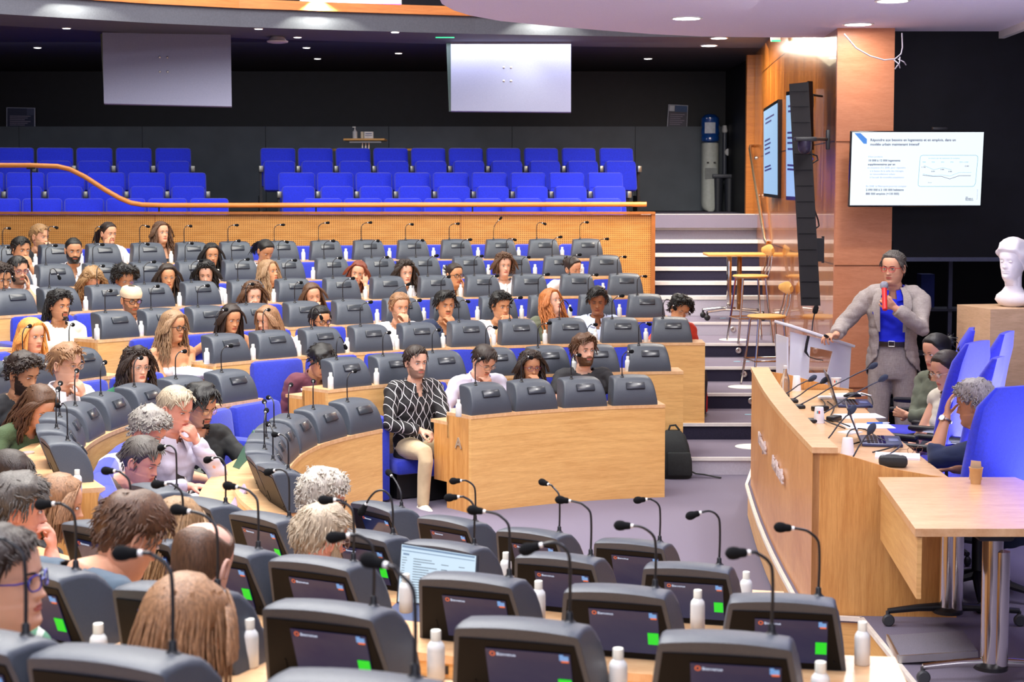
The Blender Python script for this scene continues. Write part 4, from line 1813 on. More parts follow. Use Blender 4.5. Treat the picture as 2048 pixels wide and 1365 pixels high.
m.tube([aty(a, b, 13.1) - t.location for a, b in [(1618, 306), (1634, 312), (1636, 320), (1620, 330), (1620, 360), (1622, 400), (1636, 440), (1638, 452), (1628, 460)]], .007, 6)
m.build('cable_run', CABLE, t)
m = MB()
a = aty(1622, 318, 13.08) - t.location
m.box(a, (.03, .03, .02))
m.box(aty(1627, 461, 13.08) - t.location, (.04, .03, .015))
m.build('plug', mat('blue_plug', (60, 60, 220), .5, var=0), t)


# side televisions mounted on the cherry wall
def side_tv(pxl, pxr, yl, yr, Yl, Yr, lab):
    """left edge further away, right edge nearer; y pairs are (top,bottom)"""
    A0, A1 = aty(pxl, yl[0], Yl), aty(pxl, yl[1], Yl)
    B0, B1 = aty(pxr, yr[0], Yr), aty(pxr, yr[1], Yr)
    t = thing('side_television', lab, 'television', (A0 + B1) / 2)
    O = t.location.copy()
    n = (B0 - A0).cross(A1 - A0).normalized()
    if n.dot(Vector((0, 0, ZC)) - (A0 + B1) / 2) < 0:
        n = -n
    back = -n * .07
    q = [A0, B0, B1, A1]
    m = MB()
    m.add([p - O for p in q] + [p - O + back for p in q], [(3, 2, 1, 0), (4, 5, 6, 7), (0, 1, 5, 4), (1, 2, 6, 5), (2, 3, 7, 6), (3, 0, 4, 7)])
    m.build('frame', BLKG, t)
    c = (A0 + B0 + A1 + B1) / 4
    q2 = [c + (p - c) * .93 + n * .004 for p in q]
    m = MB()
    m.add([p - O for p in q2] + [p - O - n * .006 for p in q2], [(3, 2, 1, 0), (4, 5, 6, 7), (0, 1, 5, 4), (1, 2, 6, 5), (2, 3, 7, 6), (3, 0, 4, 7)])
    s = m.build('screen', mat('side_screen_blue', (170, 206, 240), .3, var=0, emit=(165, 205, 245), estr=.75), t)
    m = MB()
    X = q2[1] - q2[0]
    Z = q2[0] - q2[3]
    for u0, u1, v in ((.15, .8, .88), (.15, .6, .83), (.1, .5, .62), (.1, .55, .57), (.1, .5, .52), (.12, .5, .46), (.1, .55, .30), (.1, .6, .26)):
        a = q2[3] + X * u0 + Z * v + n * .002 - O
        b = q2[3] + X * u1 + Z * v + n * .002 - O
        m.add([a, b, b + Z * .02, a + Z * .02], [(0, 1, 2, 3)])
    m.build('slide_lines', INK, s)
    m = MB()
    w = c - O + back
    m.box(w + Vector((.12, .05, 0)), (.22, .06, .3))
    m.build('wall_bracket', DARKM, t)


side_tv(1527, 1556, (218, 393), (199, 397), 18.4, 17.3, 'further wall television showing the slide, seen edge-on on the cherry wall')
side_tv(1572, 1604, (184, 400), (178, 402), 15.6, 14.8, 'nearer wall television mostly hidden behind the column loudspeaker')
t = thing('hooked_television', 'thin display seen edge-on just right of the column loudspeaker top', 'television', aty(1613, 260, 13.7))
m = MB()
a, b = aty(1606, 170, 13.9) - t.location, aty(1616, 162, 13.5) - t.location
c, d = aty(1618, 300, 13.5) - t.location, aty(1611, 300, 13.9) - t.location
m.add([a, b, c, d] + [p + Vector((.05, .05, 0)) for p in (a, b, c, d)], [(3, 2, 1, 0), (4, 5, 6, 7), (0, 1, 5, 4), (1, 2, 6, 5), (2, 3, 7, 6), (3, 0, 4, 7)])
m.build('frame', BLKG, t)
m = MB()
p_ = [aty(q1, q2, 13.62) - t.location for q1, q2 in ((1618, 188), (1625, 190), (1625, 214), (1618, 217))]
m.tube(p_, .010, 8)
m.tube([p_[1], p_[1] + Vector((.12, .2, 0))], .010, 8)
m.build('handle', DARKM, t)

# ---------------------------------------------------------------- stage: bust, plinth, shelving, panel chairs
pb = aty(2024, 616, 11.6)
t = thing('display_plinth', 'pale wooden plinth under the white bust', 'plinth', (pb.x + .02, 11.75, ZP))
h = pb.z - ZP
m = MB()
m.box((0, 0, h / 2), (.56, .5, h), Matrix.Rotation(R_(12), 3, 'Z'))
m.build('plinth_body', OAKPALE, t)

# shelving in the dark recess
t = thing('metal_shelving', 'dim metal shelving in the dark recess behind the speaker', 'shelf', (3.95, 14.4, .0))
m = MB()
for x in (-.55, .0, .62, 1.2):
    m.box((x, 0, .95), (.035, .03, 1.8))
m.build('upright', mat('shelf_metal', (84, 86, 106), .5, .5), t)
for z in (.5, .95, 1.35):
    m = MB()
    m.box((.3, .1, z), (1.8, .3, .02))
    m.build('shelf_board', mat('shelf_dark', (40, 42, 58), .6), t)
for k, (x, z, w, hh, c, lab) in enumerate([(.35, .96, .18, .14, (96, 74, 60), 'brown box on the dim shelving'), (.95, 1.36, .2, .16, (110, 110, 130), 'grey box high on the dim shelving'), (-.2, 1.36, .12, .3, (30, 44, 110), 'dark blue roll standing on the dim shelving')]):
    m = MB()
    m.box((0, 0, hh / 2), (w, .16, hh))
    o = m.build('storage_box', mat('box_%d' % k, c, .8), None, (3.95 + x, 14.48, z + .01))
    tag(o, lab, 'box')


def office_chair(px, ytop, ybot, Y, w, label, rz, tall=True, seat=True, head=False, mt=BLUE2):
    """high-backed blue panel chair; local +y is the way the sitter looks"""
    c = aty(px, ytop, Y)
    bk = Matrix.Rotation(rz, 3, 'Z') @ Vector((0, -.27, 0))
    t = thing('panel_chair', label, 'chair', (c.x - bk.x, Y - bk.y, ZP), rz)
    top = c.z - ZP
    m = MB()
    R = Matrix.Rotation(R_(7), 3, 'X')
    hb = top - .50
    n = 7
    rings = []
    for k in range(n + 1):
        f = k / n
        z = .50 + hb * f
        ww = w / 2 * (1 - .10 * f) * (1 - (.25 if k == n else 0))
        y0 = -.16 - .13 * f * f + (0.0)
        th = .075 * (1 - .45 * f) * (.4 if k in (0, n) else 1)
        ring = []
        for a in range(16):
            aa = 2 * PI * a / 16
            cx, sx = math.cos(aa), math.sin(aa)
            ring.append((ww * math.copysign(abs(cx) ** .35, cx), y0 + th * math.copysign(abs(sx) ** .5, sx) - .02 * (cx * cx), z))
        rings.append(ring)
    m.loft(rings)
    m.build('backrest', mt, t)
    if head:
        m = MB()
        m.rbox((0, -.24, top - .09), (w * .62, .10, .20), .035)
        m.build('headrest', mt, t)
    if not seat:
        return t
    m = MB()
    m.rbox((0, .10, .46), (w * .95, .50, .10), .035)
    m.build('seat', mt, t)
    for sx in (-1, 1):
        m = MB()
        m.tube([(sx * (w / 2 + .03), -.06, .46), (sx * (w / 2 + .05), -.06, .66), (sx * (w / 2 + .05), .22, .67)], .012, 8)
        m.rbox((sx * (w / 2 + .05), .09, .68), (.06, .30, .03), .012)
        m.build('armrest', DARKM, t)
    m = MB()
    m.tube([(0, .05, .12), (0, .05, .42)], .03, 12)
    m.build('gas_column', DARKM, t)
    m = MB()
    for k in range(5):
        a = 2 * PI * k / 5 + .3
        d = Vector((math.cos(a), math.sin(a), 0))
        m.tube([Vector((0, .05, .14)), Vector((0, .05, .10)) + d * .16, Vector((0, .05, .07)) + d * .30], [.03, .024, .016], 8)
    m.build('star_base', DARKM, t)
    for k in range(5):
        a = 2 * PI * k / 5 + .3
        d = Vector((math.cos(a), math.sin(a), 0))
        m = MB()
        m.ell(Vector((0, .05, .03)) + d * .30, (.03, .022, .03), n=12, m=8)
        m.build('castor', DARKM, t)
    return t


# a sitter facing the hall looks towards -x: rz = +90deg
office_chair(2046, 771, 985, 8.15, .62, 'large royal blue high-backed chair in front, the grey haired man beside it', R_(24), mt=BLUE)
office_chair(1944, 684, 830, 9.75, .50, 'violet blue high-backed chair behind the woman with thin glasses', R_(52))
office_chair(1936, 658, 760, 11.05, .44, 'violet blue high-backed chair furthest back, mostly hidden by the others', R_(74))
office_chair(2004, 665, 790, 10.1, .48, 'royal blue high-backed empty chair in front of the wooden plinth', R_(62), head=False)
office_chair(1986, 715, 800, 9.3, .30, 'narrow blue headrest chair between the two tall empty chairs', R_(60))

# ---------------------------------------------------------------- stairs furniture
def bar_stool(foot, label, rz=0., sh=.73):
    t = thing('bar_stool', label, 'stool', foot, rz, None)
    SW = mat('yellow_beech', (222, 168, 92), .4, var=.06)
    m = MB()
    m.lathe([(0, sh - .03), (.18, sh - .03), (.20, sh - .012), (.19, sh), (0, sh + .002)], n=28)
    m.build('seat', SW, t)
    for k, (sx, sy) in enumerate(((-1, -1), (1, -1), (-1, 1), (1, 1))):
        m = MB()
        m.tube([(sx * .13, sy * .13, sh - .03), (sx * .155, sy * .155, sh * .55), (sx * .20, sy * .20, .0)], .012, 8)
        m.build('leg', CHROME, t)
    m = MB()
    m.tube([(.178 * a, .178 * b, .27) for a, b in ((-1, -1), (1, -1), (1, 1), (-1, 1), (-1, -1))], .009, 8)
    m.build('footrest', CHROME, t)
    m = MB()
    for sy in (-.10, 0, .10):
        m.tube([(.16, sy, sh - .02), (.20, sy * .95, sh + .10), (.22, sy * .8, sh + .24)], .008, 7)
    m.build('back_rods', CHROME, t)
    m = MB()
    rings = []
    for k in range(9):
        a = -.5 + k / 8
        ring = []
        hgt = .055 * math.cos(a * 2.4) + .012
        for q in range(8):
            an = 2 * PI * q / 8
            ring.append((.22 + .02 * math.cos(an) - .10 * a * a, a * .34, sh + .27 + hgt * math.sin(an)))
        rings.append(ring)
    m.loft(rings)
    m.build('backrest', SW, t)
    return t


bar_stool(atz(1500, 684, .75) + Vector((0, 0, 0)), 'beech and chrome bar stool beside the wooden table on the stairs', R_(10), sh=.74)
bar_stool(atz(1530, 774, .45) + Vector((.02, .05, 0)), 'nearer beech and chrome bar stool lower down the stairs', R_(10), sh=.72)
p0 = atz(1495, 640, .90)
t = thing('folding_table', 'beech topped table on a chrome wheeled column at the top of the deep stairs', 'table', (p0.x - .14, p0.y + .08, .90))
m = MB()
m.rbox((.02, 0, .765), (.74, .55, .03), .006)
m.build('table_top', mat('yellow_beech', (222, 168, 92), .4), t)
for dx in (-.07, .05):
    m = MB()
    m.rbox((dx, 0, .43), (.055, .07, .64), .02)
    m.build('leg', CHROME if dx < 0 else mat('bronze_post', (150, 104, 62), .3, .8), t)
for dy in (-.22, .2):
    m = MB()
    m.tube([(-.35, dy, .10), (-.15, dy * .8, .125), (0, dy * .7, .12), (.3, dy, .09)], .014, 8)
    m.build('foot_bar', CHROME, t)
for x, y in ((-.35, -.22), (-.35, .2), (.3, -.22), (.3, .2)):
    m = MB()
    m.ell((x, y, .036), (.036, .018, .036), n=14, m=8)
    m.tube([(x, y, .05), (x, y, .11)], .012, 8)
    m.build('castor', DARKM, t)
# step lights, discs and tapes on the treads
for q, (px, py, k) in enumerate([(1466, 659, 6), (1477, 701.5, 5), (1488, 749, 4), (1502.5, 802.5, 3)]):
    Yr = CY + rowR(k + 1 - 0, 0) - .012
    p = aty(px, py, Yr - .01)
    t = thing('step_light', 'round recessed light in a stair riser, %s one up' % ORD[3 - q], 'light', p, 0, 'round step lights')
    m = MB()
    R = Matrix.Rotation(PI / 2, 3, 'X')
    wv = MB()
    wv.lathe([(0, 0), (.030, 0), (.032, .004), (.026, .008), (.012, .006), (0, .006)], n=20)
    m.add([R @ Vector(v) for v in wv.v], wv.f, 0, True)
    m.build('bezel', STEEL, t)
    m = MB()
    m.box((0, -.009, .004), (.011, .004, .020))
    m.build('lens', mat('brown_lens', (90, 60, 40), .4), t)
for q, (px, py, k, lab) in enumerate([(1466, 680, 5, 'white round sticker on the carpeted stair below the table wheels'), (1487, 774.5, 3, 'white round sticker under the nearer bar stool'), (1505, 894, 1, 'white round sticker on the lowest stair tread, half hidden by the podium'), (1480, 1024, 0, None)]):
    if not lab:
        continue
    p = atz(px, py, .15 * k)
    m = MB()
    m.lathe([(.0, 0), (.155, 0), (.155, .002), (0, .002)], n=32)
    o = m.build('floor_sticker', mat('white_sticker', (236, 234, 224), .6), None, p)
    tag(o, lab, 'sticker', 'white round stair stickers')
for q, (px, py, k) in enumerate([(1474, 724, 4), (1492, 724, 4), (1497, 830, 2), (1446, 637, 6)]):
    p = atz(px, py, .15 * k)
    m = MB()
    m.box((0, 0, .001), (.07, .035, .002))
    o = m.build('tape_mark', mat('pale_blue_tape', (150, 208, 232), .6), None, p + Vector((0, 0, .0015)))
    tag(o, 'pale blue tape strip on the stair carpet, ' + ['left of a pair', 'right of a pair', 'nearest the podium', 'under the table wheels'][q], 'tape')
t = thing('handrail', 'steel handrail down the stairs on the cherry wall', 'handrail', aty(1515, 390, 20.0))
m = MB()
pts = [aty(a, b, Y) - t.location for a, b, Y in [(1513, 292, 21.2), (1501, 292, 21.1), (1500, 298, 21.0), (1508, 350, 20.3), (1520, 420, 19.4), (1529, 478, 18.8), (1532, 486, 18.7), (1543, 484, 18.8)]]
m.tube(pts, .020, 10)
m.build('rail', mat('brass_steel', (222, 196, 160), .22, .9, var=0), t)
m = MB()
for a, b, Y, sc in ((1512, 316, 20.9, 1), (1518, 392, 20.0, 1), (1541, 470, 19.0, 1)):
    m.ell(aty(a, b, Y) - t.location, (.025, .025, .025), n=8, m=6)
m.build('wall_fixing', STEEL, t)
# exit sign on the wall
for px, py, Y, w, lab in ((1551, 80, 17.0, .10, 'small green exit sign at the top of the cherry wall'), (20, 33, 18.5, .22, 'bright green and white exit sign at the top left edge'), (890, 73, 18.8, .22, 'green exit sign hanging left of the right hand panel')):
    p = aty(px, py, Y)
    t = thing('exit_sign', lab, 'sign', p)
    m = MB()
    m.rbox((0, 0, .02), (w, .06, .05), .006)
    m.build('housing', WHITEP, t)
    m = MB()
    m.box((0, -.01, -.010), (w * .98, .045, .014))
    m.build('diffuser', mat('exit_green', (90, 240, 170), .4, var=0, emit=(70, 245, 160), estr=1.6), t)

# ---------------------------------------------------------------- backpacks by the front desk
t = thing('backpack', 'black backpack standing on the floor against the right end of the front desk', 'bag', atz(1352, 958, 0) + Vector((0, .05, 0)))
CL = mat('black_nylon', (38, 42, 42), .8, bump=.5, bscale=80, var=.15, vscale=30)
m = MB()
rings = []
for z, w, d, y in ((0, .125, .07, 0), (.03, .145, .085, 0), (.15, .145, .09, .0), (.28, .125, .08, .01), (.36, .10, .06, .02), (.40, .06, .03, .03)):
    rings.append([(w * math.copysign(abs(math.cos(2 * PI * k / 20)) ** .6, math.cos(2 * PI * k / 20)) - .02 * (z / .4), y + d * math.copysign(abs(math.sin(2 * PI * k / 20)) ** .6, math.sin(2 * PI * k / 20)), z) for k in range(20)])
m.loft(rings)
m.build('body', CL, t)
m = MB()
m.rbox((0.02, -.085, .13), (.20, .04, .20), .018)
m.build('front_pocket', CL, t)
m = MB()
m.tube([(-.06, .02, .395), (-.045, .02, .44), (0, .02, .445), (.035, .02, .40)], .009, 7)
m.build('top_handle', CL, t)
m = MB()
m.tube([(.12, .0, .06), (.17, -.01, .035), (.24, -.02, .03), (.33, -.03, .012), (.38, -.05, .008)], .012, 6, flat=(1, 1, .5))
m.build('strap', CL, t)
t = thing('paper_bag', 'white carrier bag standing behind the black backpack', 'bag', atz(1372, 916, 0) + Vector((.0, .16, 0)))
m = MB()
m.add([(-.02, 0, 0), (.055, 0, 0), (.055, .08, 0), (-.02, .08, 0), (-.02, .01, .26), (.02, .01, .26), (.02, .06, .26), (-.02, .06, .26)], [(0, 1, 2, 3), (4, 5, 6, 7), (0, 1, 5, 4), (1, 2, 6, 5), (2, 3, 7, 6), (3, 0, 4, 7)])
m.build('bag_body', mat('white_bag', (226, 226, 230), .6), t)
t = thing('red_bag', 'small red bag on the stairs against the third row desk end', 'bag', atz(1412, 828, .30))
m = MB()
m.rbox((-.01, .03, .10), (.05, .1, .18), .02)
m.tube([(-.01, .0, .16), (.005, -.01, .21), (.01, .0, .15)], .006, 6)
m.build('bag_body', mat('red_nylon', (190, 24, 34), .7), t)

# ---------------------------------------------------------------- gallery: blue tip-up seats
def tipup():
    b_ = MB()
    rings = []
    R = []
    b_.rbox((0, 0, .62), (.475, .085, .54), .04, Matrix.Rotation(R_(9), 3, 'X'))
    b_.box((0, .045, .70), (.475, .003, .004))
    mb_ = b_.mesh('backrest', BLUE)
    c_ = MB()
    c_.rbox((0, .19, .50), (.43, .13, .42), .05, Matrix.Rotation(R_(12), 3, 'X'))
    mc_ = c_.mesh('seat', BLUE)
    a_ = MB()
    a_.rbox((0, .19, .60), (.055, .12, .085), .008)
    ma_ = a_.mesh('armrest', mat('arm_steel', (150, 150, 140), .35, .8))
    l_ = MB()
    l_.box((0, .16, .40), (.03, .05, .34))
    l_.box((0, .10, .12), (.04, .20, .24))
    ml_ = l_.mesh('leg', DARKM)
    return mb_, mc_, ma_, ml_


TU = tipup()


def gallery_seat(x, Y, z, lab, grp, rz, side=None):
    t = thing('tip_up_seat', lab, 'seat', (x, Y, z), rz, grp)
    link('backrest', TU[0], t)
    link('seat', TU[1], t)
    link('armrest', TU[2], t, (-.25, 0, 0))
    link('leg', TU[3], t, (-.25, 0, 0))
    if side == 'end':
        link('armrest', TU[2], t, (.25, 0, 0))
        link('leg', TU[3], t, (.25, 0, 0))


# local +y must look at the camera side and slightly right
GZ = R_(180 + 13)
for rw, (Y, zf, rights, lefts, nm) in enumerate([
    (21.75, 2.10, [521 + 75 * k + 37 for k in range(10)], [388 - 39 - 78.5 * k for k in range(6)], 'back'),
    (20.90, 1.76, [557 + 77 * k + 38 for k in range(9)], [417 - 40 - 81 * k for k in range(6)], 'middle'),
    (20.05, 1.43, [607 + 80 * k + 40 for k in range(8)], [461 - 41 - 83.5 * k for k in range(6)], 'front')]):
    for q, px in enumerate(rights):
        x = (px - 1024) / FPX * Y
        gallery_seat(x, Y, zf, 'blue tip-up gallery seat, %s row of the right block, %s from the left' % (nm, ORD[q]), 'blue tip-up seats of the right gallery block', GZ, 'end' if q == 0 else None)
    for q, px in enumerate(lefts):
        Yl = Y - .06 * q
        x = (px - 1024) / FPX * Yl
        gallery_seat(x, Yl, zf, 'blue tip-up gallery seat, %s row of the left block, %s from the aisle' % (nm, ORD[q]), 'blue tip-up seats of the left gallery block', GZ, None)

# wooden handrail of the gallery
t = thing('gallery_handrail', 'orange wooden handrail along the gallery, stepping down at the left', 'handrail', aty(700, 410, 19.5))
pts = []
for a, b in [(-60, 331), (0, 331), (60, 331), (115, 333), (140, 339), (170, 354), (210, 380), (240, 397), (262, 406), (285, 410), (330, 411), (500, 411), (800, 410), (1293, 409)]:
    pts.append(aty(a, b, 19.45) - t.location)
m = MB()
m.tube(pts, .030, 12)
m.build('rail', wood('handrail_beech', (240, 158, 78), (222, 134, 56), scale=(1, 8, 8)), t, ang=60)
for px, yt in ((62, 337), (318, 414), (632, 414), (945, 413), (1257, 412)):
    a = aty(px, yt, 19.45)
    m = MB()
    m.tube([Vector((a.x, a.y, 2.13)) - t.location, Vector((a.x, a.y, a.z)) - t.location], .010, 7)
    m.box(Vector((a.x, a.y, a.z)) - t.location, (.10, .035, .02))
    m.build('post', DARKM, t)

# hanging display panels
def hang_panel(q4, Yl, Yr, lab, side):
    P4 = [aty(q4[0][0], q4[0][1], Yl), aty(q4[1][0], q4[1][1], Yr), aty(q4[2][0], q4[2][1], Yr - .15), aty(q4[3][0], q4[3][1], Yl - .15)]
    c = sum(P4, Vector()) / 4
    t = thing('hanging_display', lab, 'display', c)
    n = (P4[1] - P4[0]).cross(P4[3] - P4[0]).normalized()
    if n.y > 0:
        n = -n
    PM = mat('grey_panel_back', (134, 136, 164), .55, spec=.4, bump=.15, bscale=200, var=.05, vscale=100)
    m = MB()
    v = [p - c for p in P4]
    m.add(v + [p - n * .06 for p in v], [(0, 1, 2, 3), (7, 6, 5, 4), (0, 4, 5, 1), (1, 5, 6, 2), (2, 6, 7, 3), (3, 7, 4, 0)])
    m.build('panel', PM, t)
    for u, w_ in ((.44, .41), (.50, .41), (.44, .59), (.50, .59)):
        a = v[0].lerp(v[1], u).lerp(v[3].lerp(v[2], u), w_)
        m = MB()
        m.ell(a + n * .004, (.014, .01, .014), n=10, m=6)
        m.build('bolt', STEEL, t)
    m = MB()
    a = v[0] + Vector((-.06, .14, -.05))
    b = v[3] + Vector((-.03, .14, -.0))
    m.add([a, a + Vector((.07, 0, 0)), b + Vector((.04, 0, 0)), b] + [p + Vector((0, .05, 0)) for p in (a, a + Vector((.07, 0, 0)), b + Vector((.04, 0, 0)), b)], [(0, 1, 2, 3), (7, 6, 5, 4), (0, 4, 5, 1), (1, 5, 6, 2), (2, 6, 7, 3), (3, 7, 4, 0)])
    m.build('side_frame', mat('olive_frame', (96, 100, 84), .5) if side else mat('dark_teal_frame', (24, 50, 48), .5), t)
    m = MB()
    m.tube([v[0].lerp(v[1], .5) - n * .1, Vector((v[0].lerp(v[1], .5).x, v[0].lerp(v[1], .5).y + .1, 4.2 - c.z))], .02, 8)
    m.build('ceiling_bracket', DARKM, t)


hang_panel([(204, 44), (461, 55), (463.5, 213), (208, 207)], 18.3, 18.5, 'large grey hanging panel over the left gallery seats, four bolts in its middle', True)
hang_panel([(901.5, 73), (1142, 77), (1142, 224), (902, 222)], 19.4, 19.4, 'large grey hanging panel lit by a spot, over the right gallery seats', False)
t = thing('smoke_detector', 'round pale smoke detector on the dark ceiling between the hanging panels', 'detector', atz(555, 77, 4.18))
m = MB()
m.lathe([(.07, .02), (.09, 0), (.10, -.02), (.125, -.03), (.12, -.045), (.07, -.055), (0, -.058)], n=24)
m.build('dome', mat('pale_plastic', (190, 184, 196), .5), t)

# table with dispenser behind the gallery seats
TY = 22.9
c = aty(731, 278, TY)
t = thing('gallery_table', 'small beech table behind the gallery seats', 'table', (c.x, TY, 2.1))
hh = c.z - 2.1
m = MB()
m.rbox((0, 0, hh - .015), (.58, .5, .03), .006)
m.build('table_top', mat('yellow_beech', (222, 168, 92), .4), t)
m = MB()
for dx in (-.045, 0, .045):
    m.tube([(dx, 0, .03), (dx, 0, hh - .03)], .014, 8)
m.build('leg', STEEL, t)
m = MB()
m.box((0, 0, hh - .045), (.45, .08, .02))
m.box((0, 0, .02), (.4, .4, .03))
m.build('support_bar', STEEL, t)
p = aty(710, 277, TY - .05)
t = thing('hand_sanitiser', 'clear pump bottle of hand gel on the gallery table', 'bottle', (p.x, TY - .05, c.z))
m = MB()
m.lathe([(0, 0), (.033, 0), (.035, .01), (.035, .10), (.015, .12), (.012, .13), (0, .13)], n=16)
m.build('bottle_body', mat('cloudy_plastic', (206, 206, 206), .2), t)
m = MB()
m.tube([(0, 0, .12), (0, 0, .17)], .006, 8)
m.tube([(.01, 0, .165), (-.035, 0, .165)], .008, 8)
m.build('pump', WHITEP, t)
for px, w_, h_, lab, nm in ((735, .13, .10, 'white tissue box with printed side on the gallery table', 'tissue_box'), (722, .04, .10, 'narrow beige carton beside the tissue box', 'carton')):
    p = aty(px + 3, 277, TY - .02)
    t = thing(nm, lab, 'box', (p.x, TY - .02, c.z))
    m = MB()
    m.rbox((0, 0, h_ / 2), (w_, .11, h_), .004)
    m.build('box_body', mat('white_card' if w_ > .1 else 'beige_card', (228, 226, 224) if w_ > .1 else (206, 196, 170), .6), t)
    if w_ > .1:
        m = MB()
        m.box((0, -.056, h_ * .72), (.09, .002, .014))
        m.box((0, -.056, h_ * .45), (.10, .002, .010))
        m.build('printed_label', mat('blue_grey_print', (110, 120, 150), .6, var=0), t)
for k, (px, lab) in enumerate(((689, 'round beech stool left of the gallery table'), (822, 'round beech stool right of the gallery table'))):
    p = aty(px, 298, 22.6)
    t = thing('round_stool', lab, 'stool', (p.x, 22.6, 2.1))
    m = MB()
    m.lathe([(0, p.z - 2.13), (.17, p.z - 2.13), (.18, p.z - 2.11), (.17, p.z - 2.1), (0, p.z - 2.1)], n=24)
    m.build('seat', mat('yellow_beech', (222, 168, 92), .4), t)
    for a in range(4):
        m = MB()
        an = PI / 4 + a * PI / 2
        m.tube([(.12 * math.cos(an), .12 * math.sin(an), p.z - 2.13), (.19 * math.cos(an), .19 * math.sin(an), 0)], .012, 7)
        m.build('leg', STEEL, t)

# water cooler, bin, cup tube, posters
c = aty(1419, 424, 23.8)
t = thing('water_cooler', 'grey and white water cooler with a blue bottle against the dark wall', 'water cooler', (c.x, 23.8, 2.1))
m = MB()
rings = []
W2 = .125
for z, k in ((0, .45), (.02, .75), (.06, .95), (.12, 1), (.95, 1), (1.0, .98), (1.01, .9)):
    rings.append([(W2 * k * math.copysign(abs(math.cos(2 * PI * q / 24)) ** .7, math.cos(2 * PI * q / 24)), .15 * math.copysign(abs(math.sin(2 * PI * q / 24)) ** .7, math.sin(2 * PI * q / 24)), z) for q in range(24)])
m.loft(rings)
m.build('body', mat('cooler_grey', (176, 180, 172), .45), t)
m = MB()
m.box((0, -.147, .56), (.18, .02, .16))
m.build('tray_recess', mat('recess_grey', (120, 124, 122), .5), t)
for dx in (-.05, .05):
    m = MB()
    m.box((dx, -.16, .72), (.03, .04, .02))
    m.build('tap', DARKM, t)
m = MB()
m.lathe([(.06, 1.0), (.13, 1.04), (.135, 1.10), (.125, 1.12), (.135, 1.14), (.135, 1.22), (.125, 1.24), (.135, 1.26), (.13, 1.38), (.08, 1.43), (0, 1.44)], n=28)
bb = m.build('bottle', mat('blue_water_bottle', (30, 86, 170), .12, trans=.35, coat=.4), t)
m = MB()
for k in range(8):
    a0, a1 = -PI / 2 - .7 + .15 * k, -PI / 2 - .55 + .15 * k
    m.add([(.1375 * math.cos(a0) - .005, .1375 * math.sin(a0), 1.15), (.1375 * math.cos(a1) - .005, .1375 * math.sin(a1), 1.15), (.1375 * math.cos(a1) - .005, .1375 * math.sin(a1), 1.31), (.1375 * math.cos(a0) - .005, .1375 * math.sin(a0), 1.31)], [(0, 1, 2, 3)])
m.build('paper_label', mat('label_paper', (200, 206, 216), .6), bb)
c = aty(1447, 424, 23.7)
t = thing('waste_bin', 'tall black twin waste bin beside the water cooler', 'bin', (c.x, 23.7, 2.1))
m = MB()
for dx in (-.085, .085):
    m.lathe([(0, 0), (.065, 0), (.08, .50), (0, .50)], (dx, 0, 0), 16)
m.build('bin_body', mat('bin_black', (34, 36, 44), .5), t)
m = MB()
m.rbox((0, 0, .52), (.36, .2, .06), .015)
m.build('lid', mat('bin_lid', (60, 62, 70), .5), t)
c = aty(1450, 300, 24.0)
t = thing('cup_dispenser', 'thin tube cup dispenser with a white round lid beside the blue bottle', 'dispenser', (c.x, 24.05, 2.1))
m = MB()
m.tube([(0, 0, .5), (0, 0, 1.18)], .035, 12)
m.build('tube', mat('tube_grey', (70, 74, 86), .3), t)
m = MB()
m.lathe([(.03, 1.16), (.045, 1.2), (.03, 1.28), (0, 1.28)], n=16)
m.build('lid', mat('lid_white', (205, 205, 205), .5), t)
m = MB()
m.ell((.05, -.05, .88), (.055, .02, .055), n=16, m=8)
m.build('round_flap', mat('lid_white', (205, 205, 205), .5), t)
for corners, Y, lab, nm, bg, tp in (([(1337, 209), (1376, 211), (1374, 257), (1334, 256)], 24.27, 'framed notice with a blue and white heading standing on the dark ledge', 'framed_notice', (66, 62, 78), (30, 70, 120)),
                                    ([(13, 215), (70, 216), (70, 257), (13, 257)], 24.27, 'clear framed notice at the far left on the dark ledge', 'framed_notice', (26, 34, 66), (60, 66, 96))):
    q = [aty(a, b, Y) for a, b in corners]
    c = sum(q, Vector()) / 4
    t = thing(nm, lab, 'notice', c)
    v = [p - c for p in q]
    m = MB()
    m.add(v + [p + Vector((0, .03, 0)) for p in v], [(0, 1, 2, 3), (7, 6, 5, 4), (0, 4, 5, 1), (1, 5, 6, 2), (2, 6, 7, 3), (3, 7, 4, 0)])
    m.build('frame', mat('pale_frame', (170, 176, 196), .3), t)
    v2 = [p * .95 + Vector((0, -.004, 0)) for p in v]
    m = MB()
    m.add(v2, [(0, 1, 2, 3)])
    m.build('sheet', mat('notice_%d' % bg[0], bg, .5), t)

    def sub(u0, u1, w0, w1, off=.008):
        f = lambda u, w_: v[0].lerp(v[1], u).lerp(v[3].lerp(v[2], u), w_) + Vector((0, -off, 0))
        return [f(u0, w0), f(u1, w0), f(u1, w1), f(u0, w1)]
    m = MB()
    m.add(sub(.34, .97, .03, .30) if tp[0] < 50 else sub(.72, .98, .03, .36), [(0, 1, 2, 3)])
    m.build('heading', mat('heading_%d' % tp[0], tp, .5), t)
    if tp[0] < 50:
        m = MB()
        m.add(sub(.05, .32, .04, .28), [(0, 1, 2, 3)])
        m.build('logo_patch', mat('logo_pale', (200, 204, 212), .5), t)
    m = MB()
    for k in range(6):
        m.add(sub(.12, .85 - .1 * (k % 3), .40 + k * .085, .425 + k * .085), [(0, 1, 2, 3)])
    m.build('text_lines', mat('notice_text', (150, 140, 160), .6, var=0), t)

